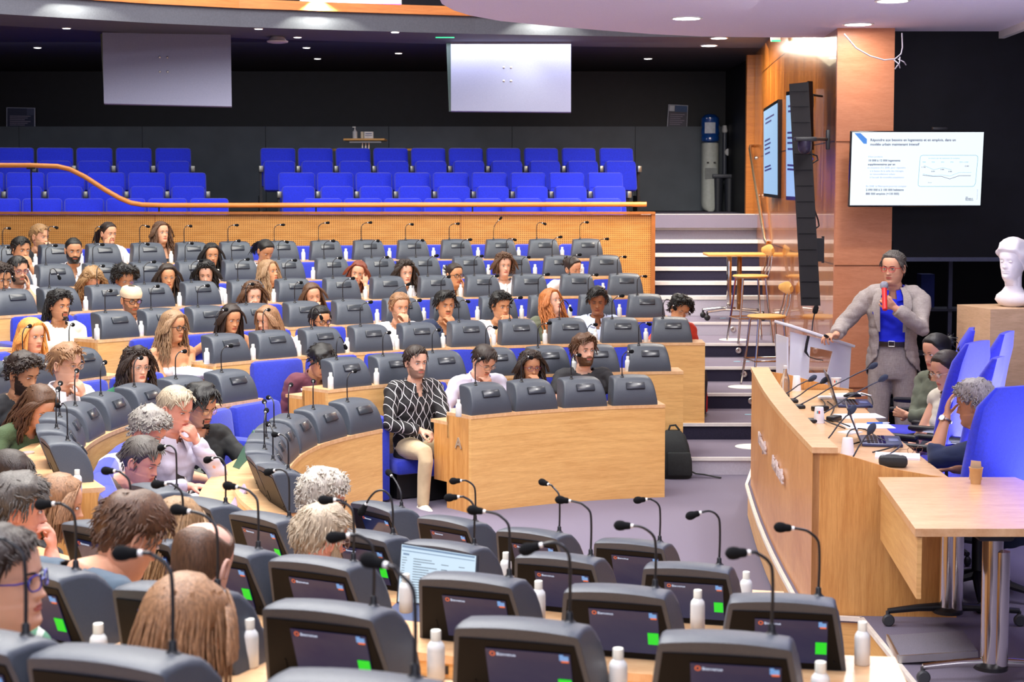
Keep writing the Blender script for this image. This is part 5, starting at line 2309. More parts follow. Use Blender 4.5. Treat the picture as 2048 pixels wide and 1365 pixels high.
# ---------------------------------------------------------------- foreground laptop and odds
w = atz(880, 1130, 1.0)
SCD = mat('document_screen', (214, 232, 244), .3, var=0, emit=(205, 228, 245), estr=.95)
q = [aty(803, 1088, 5.62), aty(954, 1112, 5.5), aty(948, 1215, 5.46), aty(795, 1205, 5.58)]
c = sum(q, Vector()) / 4
t = thing('open_laptop', 'open laptop with a lit document page standing on the foreground desk', 'laptop', c)
v = [p - c for p in q]
n = (v[1] - v[0]).cross(v[3] - v[0]).normalized()
if n.y > 0:
    n = -n
m = MB()
m.add([p * 1.03 for p in v] + [p * 1.03 - n * .008 for p in v], [(0, 1, 2, 3), (7, 6, 5, 4), (0, 4, 5, 1), (1, 5, 6, 2), (2, 6, 7, 3), (3, 7, 4, 0)])
m.build('lid', mat('laptop_lid', (70, 72, 82), .3, .5), t)
m = MB()
m.add([p * .985 + n * .002 for p in v], [(0, 1, 2, 3)])
sc_ = m.build('screen', SCD, t)


def lsub(u0, u1, w0, w1, off=.004):
    f = lambda u, w_: v[0].lerp(v[1], u).lerp(v[3].lerp(v[2], u), w_) + n * off
    return [f(u0, w0), f(u1, w0), f(u1, w1), f(u0, w1)]


m = MB()
rr = random.Random(5)
for k in range(16):
    y = .22 + k * .045
    m.add(lsub(.18, .18 + rr.uniform(.1, .33), y, y + .012), [(0, 1, 2, 3)])
    if k % 2:
        m.add(lsub(.55, .55 + rr.uniform(.04, .1), y, y + .012), [(0, 1, 2, 3)])
        m.add(lsub(.78, .78 + rr.uniform(.04, .09), y, y + .012), [(0, 1, 2, 3)])
    m.add(lsub(.03, .03 + rr.uniform(.03, .07), y, y + .010), [(0, 1, 2, 3)])
m.build('text_lines', mat('doc_ink', (120, 140, 160), .5, var=0, emit=(110, 130, 150), estr=.4), sc_)
m = MB()
m.add(lsub(.02, .98, .02, .055), [(0, 1, 2, 3)])
m.add(lsub(.02, .98, .10, .115), [(0, 1, 2, 3)])
m.add(lsub(.04, .12, .15, .18), [(0, 1, 2, 3)])
m.build('tool_bar', mat('doc_bar', (150, 180, 210), .5, var=0, emit=(140, 170, 205), estr=.6), sc_)
m = MB()
b0, b1 = v[3] * 1.03, v[2] * 1.03
fr = Vector((-.25, -.97, -.02)) * .20
m.add([b0, b1, b1 + fr, b0 + fr] + [p + Vector((0, 0, -.014)) for p in (b0, b1, b1 + fr, b0 + fr)], [(0, 1, 2, 3), (7, 6, 5, 4), (0, 4, 5, 1), (1, 5, 6, 2), (2, 6, 7, 3), (3, 7, 4, 0)])
m.build('base', NAVY, t)

# ================================================================ people
PENDING = []        # (object, voxel, post function) remeshed and baked in one pass at the end
KZ = [-.160, -.140, -.128, -.121, -.113, -.100, -.085, -.075, -.065, -.050, -.038, -.025, -.012, 0, .012, .025, .040, .055, .070, .085, .098, .108, .115]
KW = [.048, .049, .050, .046, .046, .052, .057, .060, .0625, .066, .068, .070, .072, .073, .0745, .0755, .076, .0755, .073, .066, .055, .041, .024]
KF = [.036, .040, .058, .076, .086, .090, .089, .089, .090, .089, .087, .085, .0855, .087, .090, .0925, .0925, .090, .085, .074, .060, .044, .024]
KB = [.055, .057, .060, .060, .060, .062, .066, .070, .075, .083, .088, .093, .097, .100, .103, .105, .105, .103, .098, .088, .073, .054, .030]


def hk(T, z):
    return float(np.interp(z, KZ, T))


def head_pt(a, z, off=0.0):
    """surface point; a = angle from the face centre (+y) towards the right ear (+x)"""
    w, f, b = hk(KW, z), hk(KF, z), hk(KB, z)
    s, c = math.sin(a), math.cos(a)
    x = (w + off) * math.copysign(abs(s) ** .86, s)
    y = ((f if c > 0 else b) + off) * math.copysign(abs(c) ** .92, c)
    return Vector((x, y, z + (off * .8 if z > .09 else 0)))


def g2(x, z, cx, cz, sx, sz):
    return math.exp(-((x - cx) / sx) ** 2 - ((z - cz) / sz) ** 2)


def face_disp(x, z, fem=False):
    ax = abs(x)
    d = 0
    # nose ridge widening to the tip
    if z < .02:
        t = max(0, min(1, (.016 - z) / .052))
        if z > -.050:
            d += .024 * t * math.exp(-(x / (.0065 + .004 * t)) ** 2) * (1 if z > -.040 else max(0, 1 - (-.040 - z) / .010))
    d += .007 * g2(ax, z, .012, -.037, .006, .006)
    d -= .009 * g2(ax, z, .030, -.001, .015, .010)
    d += .0045 * g2(ax, z, .026, .019, .020, .007) * (.5 if fem else 1)
    d += .0055 * g2(x, z, 0, -.062, .020, .0042) + .0060 * g2(x, z, 0, -.072, .017, .0046)
    d -= .0035 * g2(x, z, 0, -.0668, .020, .0016)
    d -= .0040 * g2(x, z, 0, -.083, .018, .005)
    d += .0060 * g2(x, z, 0, -.100, .017, .011)
    d += .0030 * g2(ax, z, .046, -.028, .014, .014)
    d -= .0020 * g2(ax, z, .052, -.062, .012, .018)
    return d


def head_rings(fem=False, jaw=1.0):
    A = []
    for k in range(13):
        A.append(-.62 + 1.24 * k / 12)
    side = [.74, .88, 1.05, 1.25, 1.5, 1.8, 2.15, 2.55]
    angs = [-x for x in reversed(side)] + A + side + [PI]
    zs = [-.160, -.140, -.130, -.124, -.118, -.112, -.105, -.098, -.091, -.085, -.080, -.076, -.072, -.0685, -.066, -.063, -.059, -.054, -.049, -.045, -.041, -.037, -.032, -.026, -.019, -.012, -.006, 0, .006, .012, .019, .026, .035, .046, .058, .070, .082, .092, .101, .108, .113, .117]
    rings = []
    for z in zs:
        r = []
        for a in angs:
            p = head_pt(a, max(-.160, min(.115, z)))
            if z > .115:
                p = Vector((p.x * .45, p.y * .45, .1185))
            else:
                p.z = z
            if z < -.05:
                p.x *= jaw
            if math.cos(a) > .3:
                p.y += face_disp(p.x, z, fem)
            r.append(p)
        rings.append(r)
    return rings, zs, angs


SKINS = {
    'pale': (226, 176, 150), 'fair': (218, 162, 130), 'tan': (206, 148, 108), 'olive': (196, 142, 106), 'brown': (150, 98, 68), 'red': (226, 160, 136), 'grey': (214, 168, 148)}
HAIRC = {
    'black': (20, 17, 16), 'dark': (44, 31, 24), 'brown': (86, 58, 38), 'auburn': (116, 52, 30), 'ginger': (182, 110, 58), 'blond': (204, 160, 98), 'dblond': (150, 116, 78), 'ombre': (150, 118, 86),
    'grey': (146, 140, 132), 'dgrey': (84, 78, 72), 'white': (190, 182, 168), 'lgrey': (176, 160, 136), 'orange': (222, 152, 76), 'lbrown': (146, 108, 76)}


def skin_mats(k):
    c = SKINS[k]
    n = 'skin_' + k
    if n in MATS:
        return MATS[n], MATS['lips_' + k]
    m = mat(n, c, .5, spec=.35, bump=.08, bscale=160, var=.06, vscale=18)
    b = m.node_tree.nodes['Principled BSDF']
    b.inputs['Subsurface Weight'].default_value = .12
    b.inputs['Subsurface Radius'].default_value = (.012, .005, .003)
    l = mat('lips_' + k, (int(c[0] * .86), int(c[1] * .62), int(c[2] * .64)), .4, var=.04)
    return m, l


def hair_mat(k):
    n = 'hair_' + k
    if n in MATS:
        return MATS[n]
    c = HAIRC[k]
    return mat(n, c, .48, spec=.45, bump=.5, bscale=9, var=.38, vscale=6, stretch=(26, 26, 5))


EYEW = None


def build_head(o_parent, spec, M4, sc):
    """returns MB of the head skin in body-local space plus child pieces; M4 head->body"""
    skin, lips = skin_mats(spec.get('skin', 'fair'))
    fem = spec.get('fem', False)
    rg = random.Random(spec['seed'])
    rings, zs, angs = head_rings(fem, .95 if fem else 1.04)
    hb = MB()
    n = len(rings[0])
    vs = [M4 @ p for r in rings for p in r]
    fs, mi = [], []
    for i in range(len(rings) - 1):
        for k in range(n):
            k2 = (k + 1) % n
            fs.append((i * n + k, i * n + k2, (i + 1) * n + k2, (i + 1) * n + k))
            c = (rings[i][k] + rings[i + 1][k2]) / 2
            e = (c.x / .0235) ** 2 + ((c.z + .0675) / .0105) ** 2
            mi.append(1 if e < 1 and c.y > 0 else 0)
    hb.v = [tuple(v) for v in vs]
    hb.f = fs
    hb.m = mi
    hb.sm = [True] * len(fs)
    hb.f.append(tuple((len(rings) - 1) * n + k for k in range(n)))
    hb.m.append(0)
    hb.sm.append(True)
    # ears
    for s in (-1, 1):
        em = MB()
        er = []
        for k in range(11):
            t = k / 10
            ang = -.35 * PI + 1.55 * PI * t
            er.append(Vector((s * (.077 + .006 * math.sin(PI * t)), -.010 - .015 * math.cos(ang), -.012 + .030 * math.sin(ang))))
        em.tube(er, [.005, .006, .0065, .0065, .006, .006, .006, .006, .0055, .006, .007], 7, roundcap=True)
        em.ell((s * .076, -.010, -.012), (.006, .014, .026), n=8, m=6)
        hb.add([M4 @ Vector(v) for v in em.v], em.f, 0, True)

    def child(m, nm, mt, ang=50):
        m.v = [tuple(M4 @ Vector(v)) for v in m.v]
        return m.build(nm, mt, o_parent, ang=ang)
    hc = hair_mat(spec.get('hc', 'dark'))
    vis = spec.get('face', True)
    if vis:
        op = spec.get('eye', 1.0)        # 1 open .. 0 closed
        ey = MB()
        for s in (-1, 1):
            c = Vector((s * .031, .0795 + (0), -.0005))
            ey.ell(c, (.0148, .0085, .0062 * max(.25, op)), n=14, m=8, mi=0)
            if op > .4:
                gz = spec.get('gaze', 0.0)
                ey.ell(c + Vector((gz * .006, .0052, -.0004)), (.0056, .0040, .0056 * op), n=12, m=6, mi=1)
        child(ey, 'eyes', [mat('eye_white', (226, 218, 212), .25, var=0), mat('iris_dark', (40, 26, 20), .2, var=0)])
        ld = MB()
        for s in (-1, 1):
            pts = []
            for k in range(7):
                t = -1 + 2 * k / 6
                pts.append(Vector((s * .031 + t * .0155, .0865 - .0035 * t * t, .0058 * op * (1 - t * t) - .0005)))
            ld.tube(pts, [.0006, .0013, .0016, .0017, .0016, .0013, .0006], 5)
        child(ld, 'eyelashes', mat('lash_dark', (36, 24, 20), .6, var=0))
        bw = MB()
        th = .0022 if fem else .0034
        for s in (-1, 1):
            pts = []
            for k in range(7):
                t = k / 6
                x = .012 + .038 * t
                z = .0165 + .0058 * math.sin(t * PI * .75) - .002 * t
                q = head_pt(math.asin(min(.99, x / hk(KW, z))), z)
                pts.append(Vector((s * x, q.y + face_disp(x, z, fem) + .0008, z)))
            bw.tube(pts, [th * .8, th, th * 1.1, th, th * .9, th * .7, th * .3], 6, flat=(1, .6, 1))
        bc = spec.get('brow', spec.get('hc', 'dark'))
        child(bw, 'eyebrows', hair_mat('dark' if bc in ('black', 'auburn', 'ombre') else bc))
    bd = spec.get('beard')
    if bd:
        m = MB()
        lv = {'full': .006, 'stubble': .0016, 'goatee': .005, 'moustache': .004}[bd]
        vs, idx, fs = [], {}, []
        for i, z in enumerate(zs):
            for k, a in enumerate(angs):
                p = rings[i][k]
                ax = abs(p.x)
                ok = False
                if bd in ('full', 'stubble'):
                    lim = -.052 + .055 * smooth01((abs(a) - .55) / .9)
                    ok = (z < lim and abs(a) < 1.62 and z > -.128 and not (((p.x / .021) ** 2 + ((z + .0675) / .0085) ** 2) < 1)) or (-.0555 < z < -.047 and ax < .030)
                elif bd == 'goatee':
                    ok = (ax < .024 and z < -.080 and z > -.124) or (-.0575 < z < -.047 and ax < .026) or (.020 < ax < .031 and -.09 < z < -.05)
                else:
                    ok = (-.0585 < z < -.046 and ax < .027)
                if ok:
                    nrm = Vector((p.x, max(p.y, .02), 0)).normalized()
                    if z < -.11:
                        nrm = (nrm + Vector((0, 0, -.8))).normalized()
                    idx[(i, k)] = len(vs)
                    vs.append(p + nrm * lv * rg.uniform(.75, 1.2))
        for i in range(len(zs) - 1):
            for k in range(len(angs) - 1):
                q = [(i, k), (i, k + 1), (i + 1, k + 1), (i + 1, k)]
                if all(x in idx for x in q):
                    fs.append([idx[x] for x in q])
        m.add(vs, fs, 0, True)
        if bd == 'stubble':
            cs, ch = SKINS[spec.get('skin', 'fair')], HAIRC[spec.get('hc', 'dark')]
            bm_ = mat('stubble_%s_%s' % (spec.get('skin', 'fair'), spec.get('hc', 'dark')), tuple(int(.55 * a + .45 * b) for a, b in zip(cs, ch)), .8, bump=.6, bscale=500, var=.2, vscale=300)
        else:
            bm_ = hc
        if fs:
            ob = child(m, 'beard', bm_)
    gl = spec.get('glasses')
    if gl:
        m = MB()
        gr = {'red': (206, 60, 60), 'black': (16, 16, 18), 'gold': (196, 150, 110), 'thin': (150, 130, 120), 'purple': (110, 50, 90), 'blue': (40, 50, 150)}[gl]
        rr = .0017 if gl in ('thin', 'gold') else (.0022 if gl in ('red', 'purple', 'blue') else .0030)
        for s in (-1, 1):
            pts = []
            for k in range(15):
                a = 2 * PI * k / 14
                x = s * .0325 + .0235 * math.copysign(abs(math.cos(a)) ** .8, math.cos(a))
                z = -.002 + .0185 * math.copysign(abs(math.sin(a)) ** .8, math.sin(a))
                pts.append(Vector((x, .1035 - .012 * (abs(x) / .056) ** 2, z)))
            m.tube(pts, rr, 6, cap=False)
            m.tube([Vector((s * .055, .091, .006)), Vector((s * .076, .07, .005)), Vector((s * .079, .0, .004)), Vector((s * .078, -.016, -.006))], rr, 5)
        m.tube([Vector((-.010, .1045, .002)), Vector((0, .1075, .004)), Vector((.010, .1045, .002))], rr, 5)
        child(m, 'spectacles', mat('frame_' + gl, gr, .3, .2, var=0))
        if gl in ('black', 'red', 'thin', 'gold', 'purple'):
            for s in (-1, 1):
                m = MB()
                m.ell((s * .0325, .1005, -.002), (.021, .0008, .0165), n=14, m=6)
                child(m, 'lens', mat('lens_glass', (255, 255, 255), .03, var=0, trans=1.0, alpha=.35))
    # ---------------- hair
    st = spec.get('hair', 'short')
    if st == 'none':
        return hb
    thick = {'buzz': .006, 'short': .014, 'wavy': .022, 'curly': .024, 'afro': .050, 'long': .014, 'longwavy': .018, 'longcurly': .026, 'bob': .018, 'pony': .010, 'bun': .010, 'bald': .006, 'quiff': .022, 'swept': .015, 'cap': .006, 'bobcurly': .024, 'mullet': .022}[st]
    thick *= spec.get('hthick', 1.0)
    rough = {'curly': .9, 'afro': 1.0, 'longcurly': .9, 'wavy': .7, 'quiff': .6, 'longwavy': .45, 'bobcurly': .8, 'mullet': 1.0}.get(st, .3)
    longst = st in ('long', 'longwavy', 'longcurly', 'bob', 'pony', 'bun', 'bobcurly', 'mullet')

    def zline(a):
        """hairline height at angle a"""
        aa = abs(a)
        zf = .074 if not fem else .082
        zf += spec.get('recede', 0.0)
        zs_ = -.012 if not fem else -.005
        if st == 'bald':
            zf = .118
            return np.interp(aa, [0, .9, 1.3, 1.7, 2.4, PI], [.118, .118, .03, -.03, -.085, -.09])
        zb = -.085 if not longst else -.11
        if st == 'buzz':
            zb = -.07
        if longst:
            return np.interp(aa, [0, .55, .95, 1.25, 1.6, 2.2, PI], [zf, zf - .006, .045, .01, -.03, zb, zb])
        return np.interp(aa, [0, .6, .9, 1.15, 1.36, 1.50, 1.75, 2.2, PI], [zf, zf - .004, .050, .030, -.020, .020, -.02, zb + .02, zb])
    na, ns = 44, 13
    rings2 = []
    sd = rg.uniform(0, 50)
    for j in range(ns):
        t = j / (ns - 1)
        r = []
        for k in range(na):
            a = -PI + 2 * PI * k / na
            z0 = zline(a)
            ztop = .1145 if st != 'bald' else np.interp(abs(a), [0, .9, 1.6, 2.4, PI], [.1145, .1145, .066, .098, .106])
            z0 = min(z0, ztop)
            z = z0 + (ztop - z0) * (1 - (1 - t) ** 1.35)
            p = head_pt(a, z)
            nrm = Vector((p.x / .075 ** 2, p.y / .098 ** 2, (z - .0) / .12 ** 2 * (1.6 if z > .05 else .3))).normalized()
            e = smooth01(t * 3.2)
            nz = mnoise.noise(Vector((p.x * (26 if rough > .6 else 14) + sd, p.y * (26 if rough > .6 else 14), p.z * (30 if rough > .6 else 10))))
            strand = .5 * math.sin(a * 38 + 5 * mnoise.noise(Vector((a * 2 + sd, z * 20, 0))))
            th = thick * (1 + rough * .8 * nz + (.10 if rough < .5 else .05) * strand)
            if st in ('quiff', 'wavy') and math.cos(a) > 0.1 and z > .05:
                th *= 1.12
            if st == 'bald':
                th = thick * (1 + .5 * nz)
                e = min(e, smooth01((1 - t) * 4))
            q_ = p + nrm * (th * e - .002 * (1 - e))
            if t > .8 and st != 'bald':
                q_.z += (t - .8) * .03
            r.append(q_)
        rings2.append(r)
    m = MB()
    m.loft(rings2, cap=st != 'bald')
    hcap = hc
    if st == 'cap':
        hcap = hc
    hair_o = child(m, 'hair', hcap, 80)
    # locks
    lk = MB()

    fg = spec.get('fg', 1.0)

    def lock(p, d0, L, r0, grav=.0, curl=0.0, cf=1.0, nseg=6, hug=True, outw=0.0):
        r0 = r0 * (.62 if fg > 1 else .85)
        pts, rad = [], []
        q = p.copy()
        d = d0.normalized()
        ph = rg.uniform(0, 6.28)
        side = d.cross(Vector((0, 0, 1)))
        if side.length < .1:
            side = Vector((1, 0, 0))
        side.normalize()
        for s in range(nseg + 1):
            t = s / nseg
            w = curl * math.sin(ph + t * cf * 6.28) * min(1, t * 3)
            w2 = curl * math.cos(ph + t * cf * 6.28) * min(1, t * 3)
            pts.append(q + side * w + d.cross(side) * w2)
            rad.append(r0 * (1 - .75 * t ** 2.2) if s else r0 * .7)
            d = (d + Vector((0, 0, -grav / nseg))).normalized()
            q = q + d * (L / nseg)
            if hug:
                # keep outside the skull
                k2 = (q.x / .083) ** 2 + ((q.y - .0) / .106) ** 2 + (q.z / .128) ** 2
                if k2 < 1 and q.z > -.11:
                    f = 1 / math.sqrt(k2)
                    q = Vector((q.x * f, q.y * f, q.z if q.z < .0 else q.z * f))
        lk.tube(pts, rad, 5, cap=True)

    if st in ('short', 'wavy', 'curly', 'quiff', 'swept', 'afro', 'mullet', 'bobcurly', 'longcurly', 'buzz'):
        cnt = {'buzz': 0, 'short': 90, 'swept': 90, 'wavy': 120, 'quiff': 110, 'curly': 190, 'afro': 300, 'mullet': 240, 'bobcurly': 180, 'longcurly': 140}[st]
        cnt = int(cnt * spec.get('hdens', 1) * (3.0 if fg > 1 else 1.35))
        for _ in range(cnt):
            a = rg.uniform(-PI, PI)
            z0 = zline(a)
            z = rg.uniform(z0 + .008, .112)
            if z > .112:
                continue
            p = head_pt(a, z, thick * (.65 if rough < .8 else .8))
            nrm = Vector((p.x / .075 ** 2, p.y / .098 ** 2, z / .12 ** 2 * 1.4)).normalized()
            if rough < .8:
                flow = Vector((spec.get('part', .4), .5 if st != 'swept' else -.6, .1)) if z > .06 and math.cos(a) > -.3 else Vector((0, -.3, -1))
                d = (flow - nrm * flow.dot(nrm)).normalized() + nrm * (.35 if st in ('wavy', 'quiff') else .15)
                lock(p, d, rg.uniform(.03, .055) * (1.3 if st in ('wavy', 'quiff') else 1) * (.7 if fg > 1 else 1) * (.55 if z < -.02 else 1), rg.uniform(.0045, .007), .4, .003 if st == 'wavy' else 0, 1, 4, True)
            else:
                d = nrm + Vector((rg.uniform(-1, 1), rg.uniform(-1, 1), rg.uniform(-1, .4))) * .9
                lock(p - nrm * .006, d, rg.uniform(.018, .034) * (1.35 if st == 'afro' else 1), rg.uniform(.005, .0075), .8, .0055, 1.2, 4, True)
    if longst and st not in ('pony', 'bun'):
        L = spec.get('hlen', {'bob': .16, 'bobcurly': .17, 'long': .34, 'longwavy': .32, 'longcurly': .30, 'mullet': .16}[st])
        cnt = {'bob': 90, 'bobcurly': 120, 'long': 110, 'longwavy': 120, 'longcurly': 150, 'mullet': 120}[st]
        curl = {'bob': .004, 'bobcurly': .010, 'long': .003, 'longwavy': .009, 'longcurly': .013, 'mullet': .011}[st]
        amin = 1.0 if st != 'mullet' else 1.75
        cnt = int(cnt * (2.4 if fg > 1 else 1.3))
        # a smooth body of hair under the locks
        cur = MB()
        am = 1.22 if st != 'mullet' else 1.9
        ro, ri = [], []
        for j in range(12):
            t = j / 11
            z = .03 - (L * .86 + .03) * t
            A_, B_ = [], []
            for k in range(29):
                a = am + (2 * PI - 2 * am) * k / 28
                zz = max(z, -.03)
                p = head_pt(a, zz)
                rr_ = Vector((p.x, p.y, 0))
                edge = smooth01(min(k, 28 - k) / 3.0)
                nz = mnoise.noise(Vector((a * 5 + sd, z * 9, 2))) * (.010 if curl > .008 else .005) + .0025 * math.sin(a * 45)
                g_ = thick * .55 * edge + nz * edge + (-.03 - z) * .05 * (1 if z < -.03 else 0)
                if z < -.13:
                    rr_ = rr_ * (1 - .05 * smooth01((-.13 - z) / .1))
                u_ = rr_.normalized()
                A_.append(rr_ + u_ * (g_ * (1 - .4 * t * t)) + Vector((0, 0, z + .012 * math.sin(a * 9 + sd) * t)))
                B_.append(rr_ + u_ * (g_ - .012 - .012 * (1 - t)) * (1 - .4 * t * t) + Vector((0, 0, z + .004)))
            ro.append(A_ + B_[::-1])
        cur.loft(ro)
        child(cur, 'hair_length', hc, 80)
        for _ in range(cnt):
            a = rg.choice((-1, 1)) * rg.uniform(amin, PI)
            z = rg.uniform(-.05, .075) if rg.random() < .75 else rg.uniform(.05, .10)
            p = head_pt(a, z, thick * .8)
            out = Vector((p.x, p.y, 0)).normalized()
            fwd = rg.uniform(-.15, .35) if abs(a) < 1.9 else -.1
            lock(p, Vector((out.x * .25, out.y * .2 + fwd * .2, -1)), L * rg.uniform(.75, 1.08) + (z * .8), rg.uniform(.0055, .0085) * (1.15 if curl > .008 else 1), .6, curl * rg.uniform(.6, 1.3), L / .12 * (1 if curl > .008 else .6), 9, True)
        # curtain at the front sides of the crown (parting)
        for s in (-1, 1):
            nn_ = 44 if fg > 1 else 22
            for k in range(nn_ if st != 'mullet' else 0):
                t = k / (nn_ - 1)
                a = s * (.45 + .75 * t)
                p = head_pt(a, .092 - .02 * t, thick * .9)
                lock(p, Vector((s * .9, -.15 - .3 * t, -.55)), .16, .008, 1.2, curl * .4, 1.0, 6, True)
    if st in ('pony', 'bun'):
        by = -.115
        if st == 'bun':
            lk.ell((0, by - .02, .045), (.036, .032, .034), n=12, m=8)
            for _ in range(16):
                a = rg.uniform(0, 6.28)
                lock(Vector((.024 * math.cos(a), by - .02, .045 + .024 * math.sin(a))), Vector((-math.sin(a), -.3, math.cos(a))), .06, .008, 0, .006, 1, 5, False)
        else:
            for _ in range(46):
                lock(Vector((rg.uniform(-.014, .014), by + .012, .035 + rg.uniform(-.014, .014))), Vector((rg.uniform(-.25, .25), -1, .25)), spec.get('hlen', .30) * rg.uniform(.8, 1.05), .0075, 3.2, .006, 1.6, 9, False)
        for _ in range(60):
            a = rg.uniform(-2.6, 2.6)
            z = rg.uniform(zline(a) + .01, .10)
            p = head_pt(a, z, thick * .6)
            tgt = Vector((0, by, .04)) - p
            lock(p, tgt, .07, .0045, 0, 0, 1, 4, True)
    if lk.v:
        lk.v = [tuple(M4 @ Vector(v)) for v in lk.v]
        lk.build('hair_locks', hcap, hair_o, ang=80)
    if st == 'cap':
        m = MB()
        CAPM_ = mat('beige_cap', (218, 198, 164), .8, bump=.3, bscale=200)
        rr = []
        for j in range(9):
            t = j / 8
            rr.append([head_pt(-PI + 2 * PI * k / 32, lerp(.030 if True else 0, .1145, 1 - (1 - t) ** 1.4), .012 + .006 * math.sin(t * PI)) for k in range(32)])
        m.loft(rr)
        co = child(m, 'cap', CAPM_)
        m = MB()
        vs = []
        for j in range(2):
            for k in range(9):
                a = PI + (k - 4) * .24
                p = head_pt(a, .030, .012)
                o_ = Vector((math.sin(a), math.cos(a), -.35))
                vs.append(p + o_ * (.0 if j == 0 else .055 * math.cos((k - 4) * .3)))
        m.add(vs, [(k, k + 1, 10 + k, 9 + k) for k in range(8)], 0, True)
        child(m, 'cap_peak', CAPM_)
    return hb


def ik(S, T, pole, l1, l2):
    d = T - S
    L = min(d.length, (l1 + l2) * .995)
    u = d.normalized()
    a = (l1 * l1 - l2 * l2 + L * L) / (2 * L)
    h = math.sqrt(max(0, l1 * l1 - a * a))
    pv = (pole - u * pole.dot(u))
    pv.normalize()
    return S + u * a + pv * h, S + u * L


def hand(m, W_, d, palm, side, curl=.5, spread=.25, sc=1.0, thumb=1.0):
    """W_: wrist, d: direction of the fingers, palm: direction the palm faces, side=+1 right hand"""
    d = d.normalized()
    palm = (palm - d * palm.dot(d)).normalized()
    lat = d.cross(palm) * (-side)       # towards the thumb
    rot = lambda v, ax, an: Matrix.Rotation(an, 3, ax) @ v
    ln = [.036, .041, .038, .030]
    for k in range(4):
        off = (.027 - .018 * k) * sc
        base = W_ + lat * off * .55 + d * .012 * sc
        kn = W_ + lat * off + d * (.086 - .004 * abs(k - 1)) * sc
        m.tube([base, (base + kn) / 2 - palm * .004, kn], [.0135 * sc, .013 * sc, .0105 * sc], 8, roundcap=True)
        fd = rot(d, palm, -side * (.5 - k / 3) * spread * -1)
        ax = lat
        sgn = 1 if rot(fd, ax, .3).dot(palm) > rot(fd, ax, -.3).dot(palm) else -1
        q = kn
        pts = [q]
        L = ln[k] * sc
        for s in range(3):
            fd = rot(fd, ax, sgn * curl * (.75 if s == 0 else .95) * (1 + .12 * k))
            q = q + fd * L * (1, .72, .55)[s]
            pts.append(q)
        m.tube(pts, [.0092 * sc, .0088 * sc, .008 * sc, .007 * sc], 8, roundcap=True)
    tb = W_ + lat * .022 * sc + d * .022 * sc + palm * .006 * sc
    t1 = tb + (lat * .8 + d * .75 + palm * .25 * thumb).normalized() * .036 * sc
    t2 = t1 + (lat * .3 + d * .9 + palm * .45 * thumb).normalized() * .030 * sc
    t3 = t2 + (d * .9 + palm * .5 * thumb - lat * .1).normalized() * .022 * sc
    m.tube([tb, t1, t2, t3], [.0135 * sc, .0115 * sc, .0095 * sc, .008 * sc], 8, roundcap=True)


POSE = {}


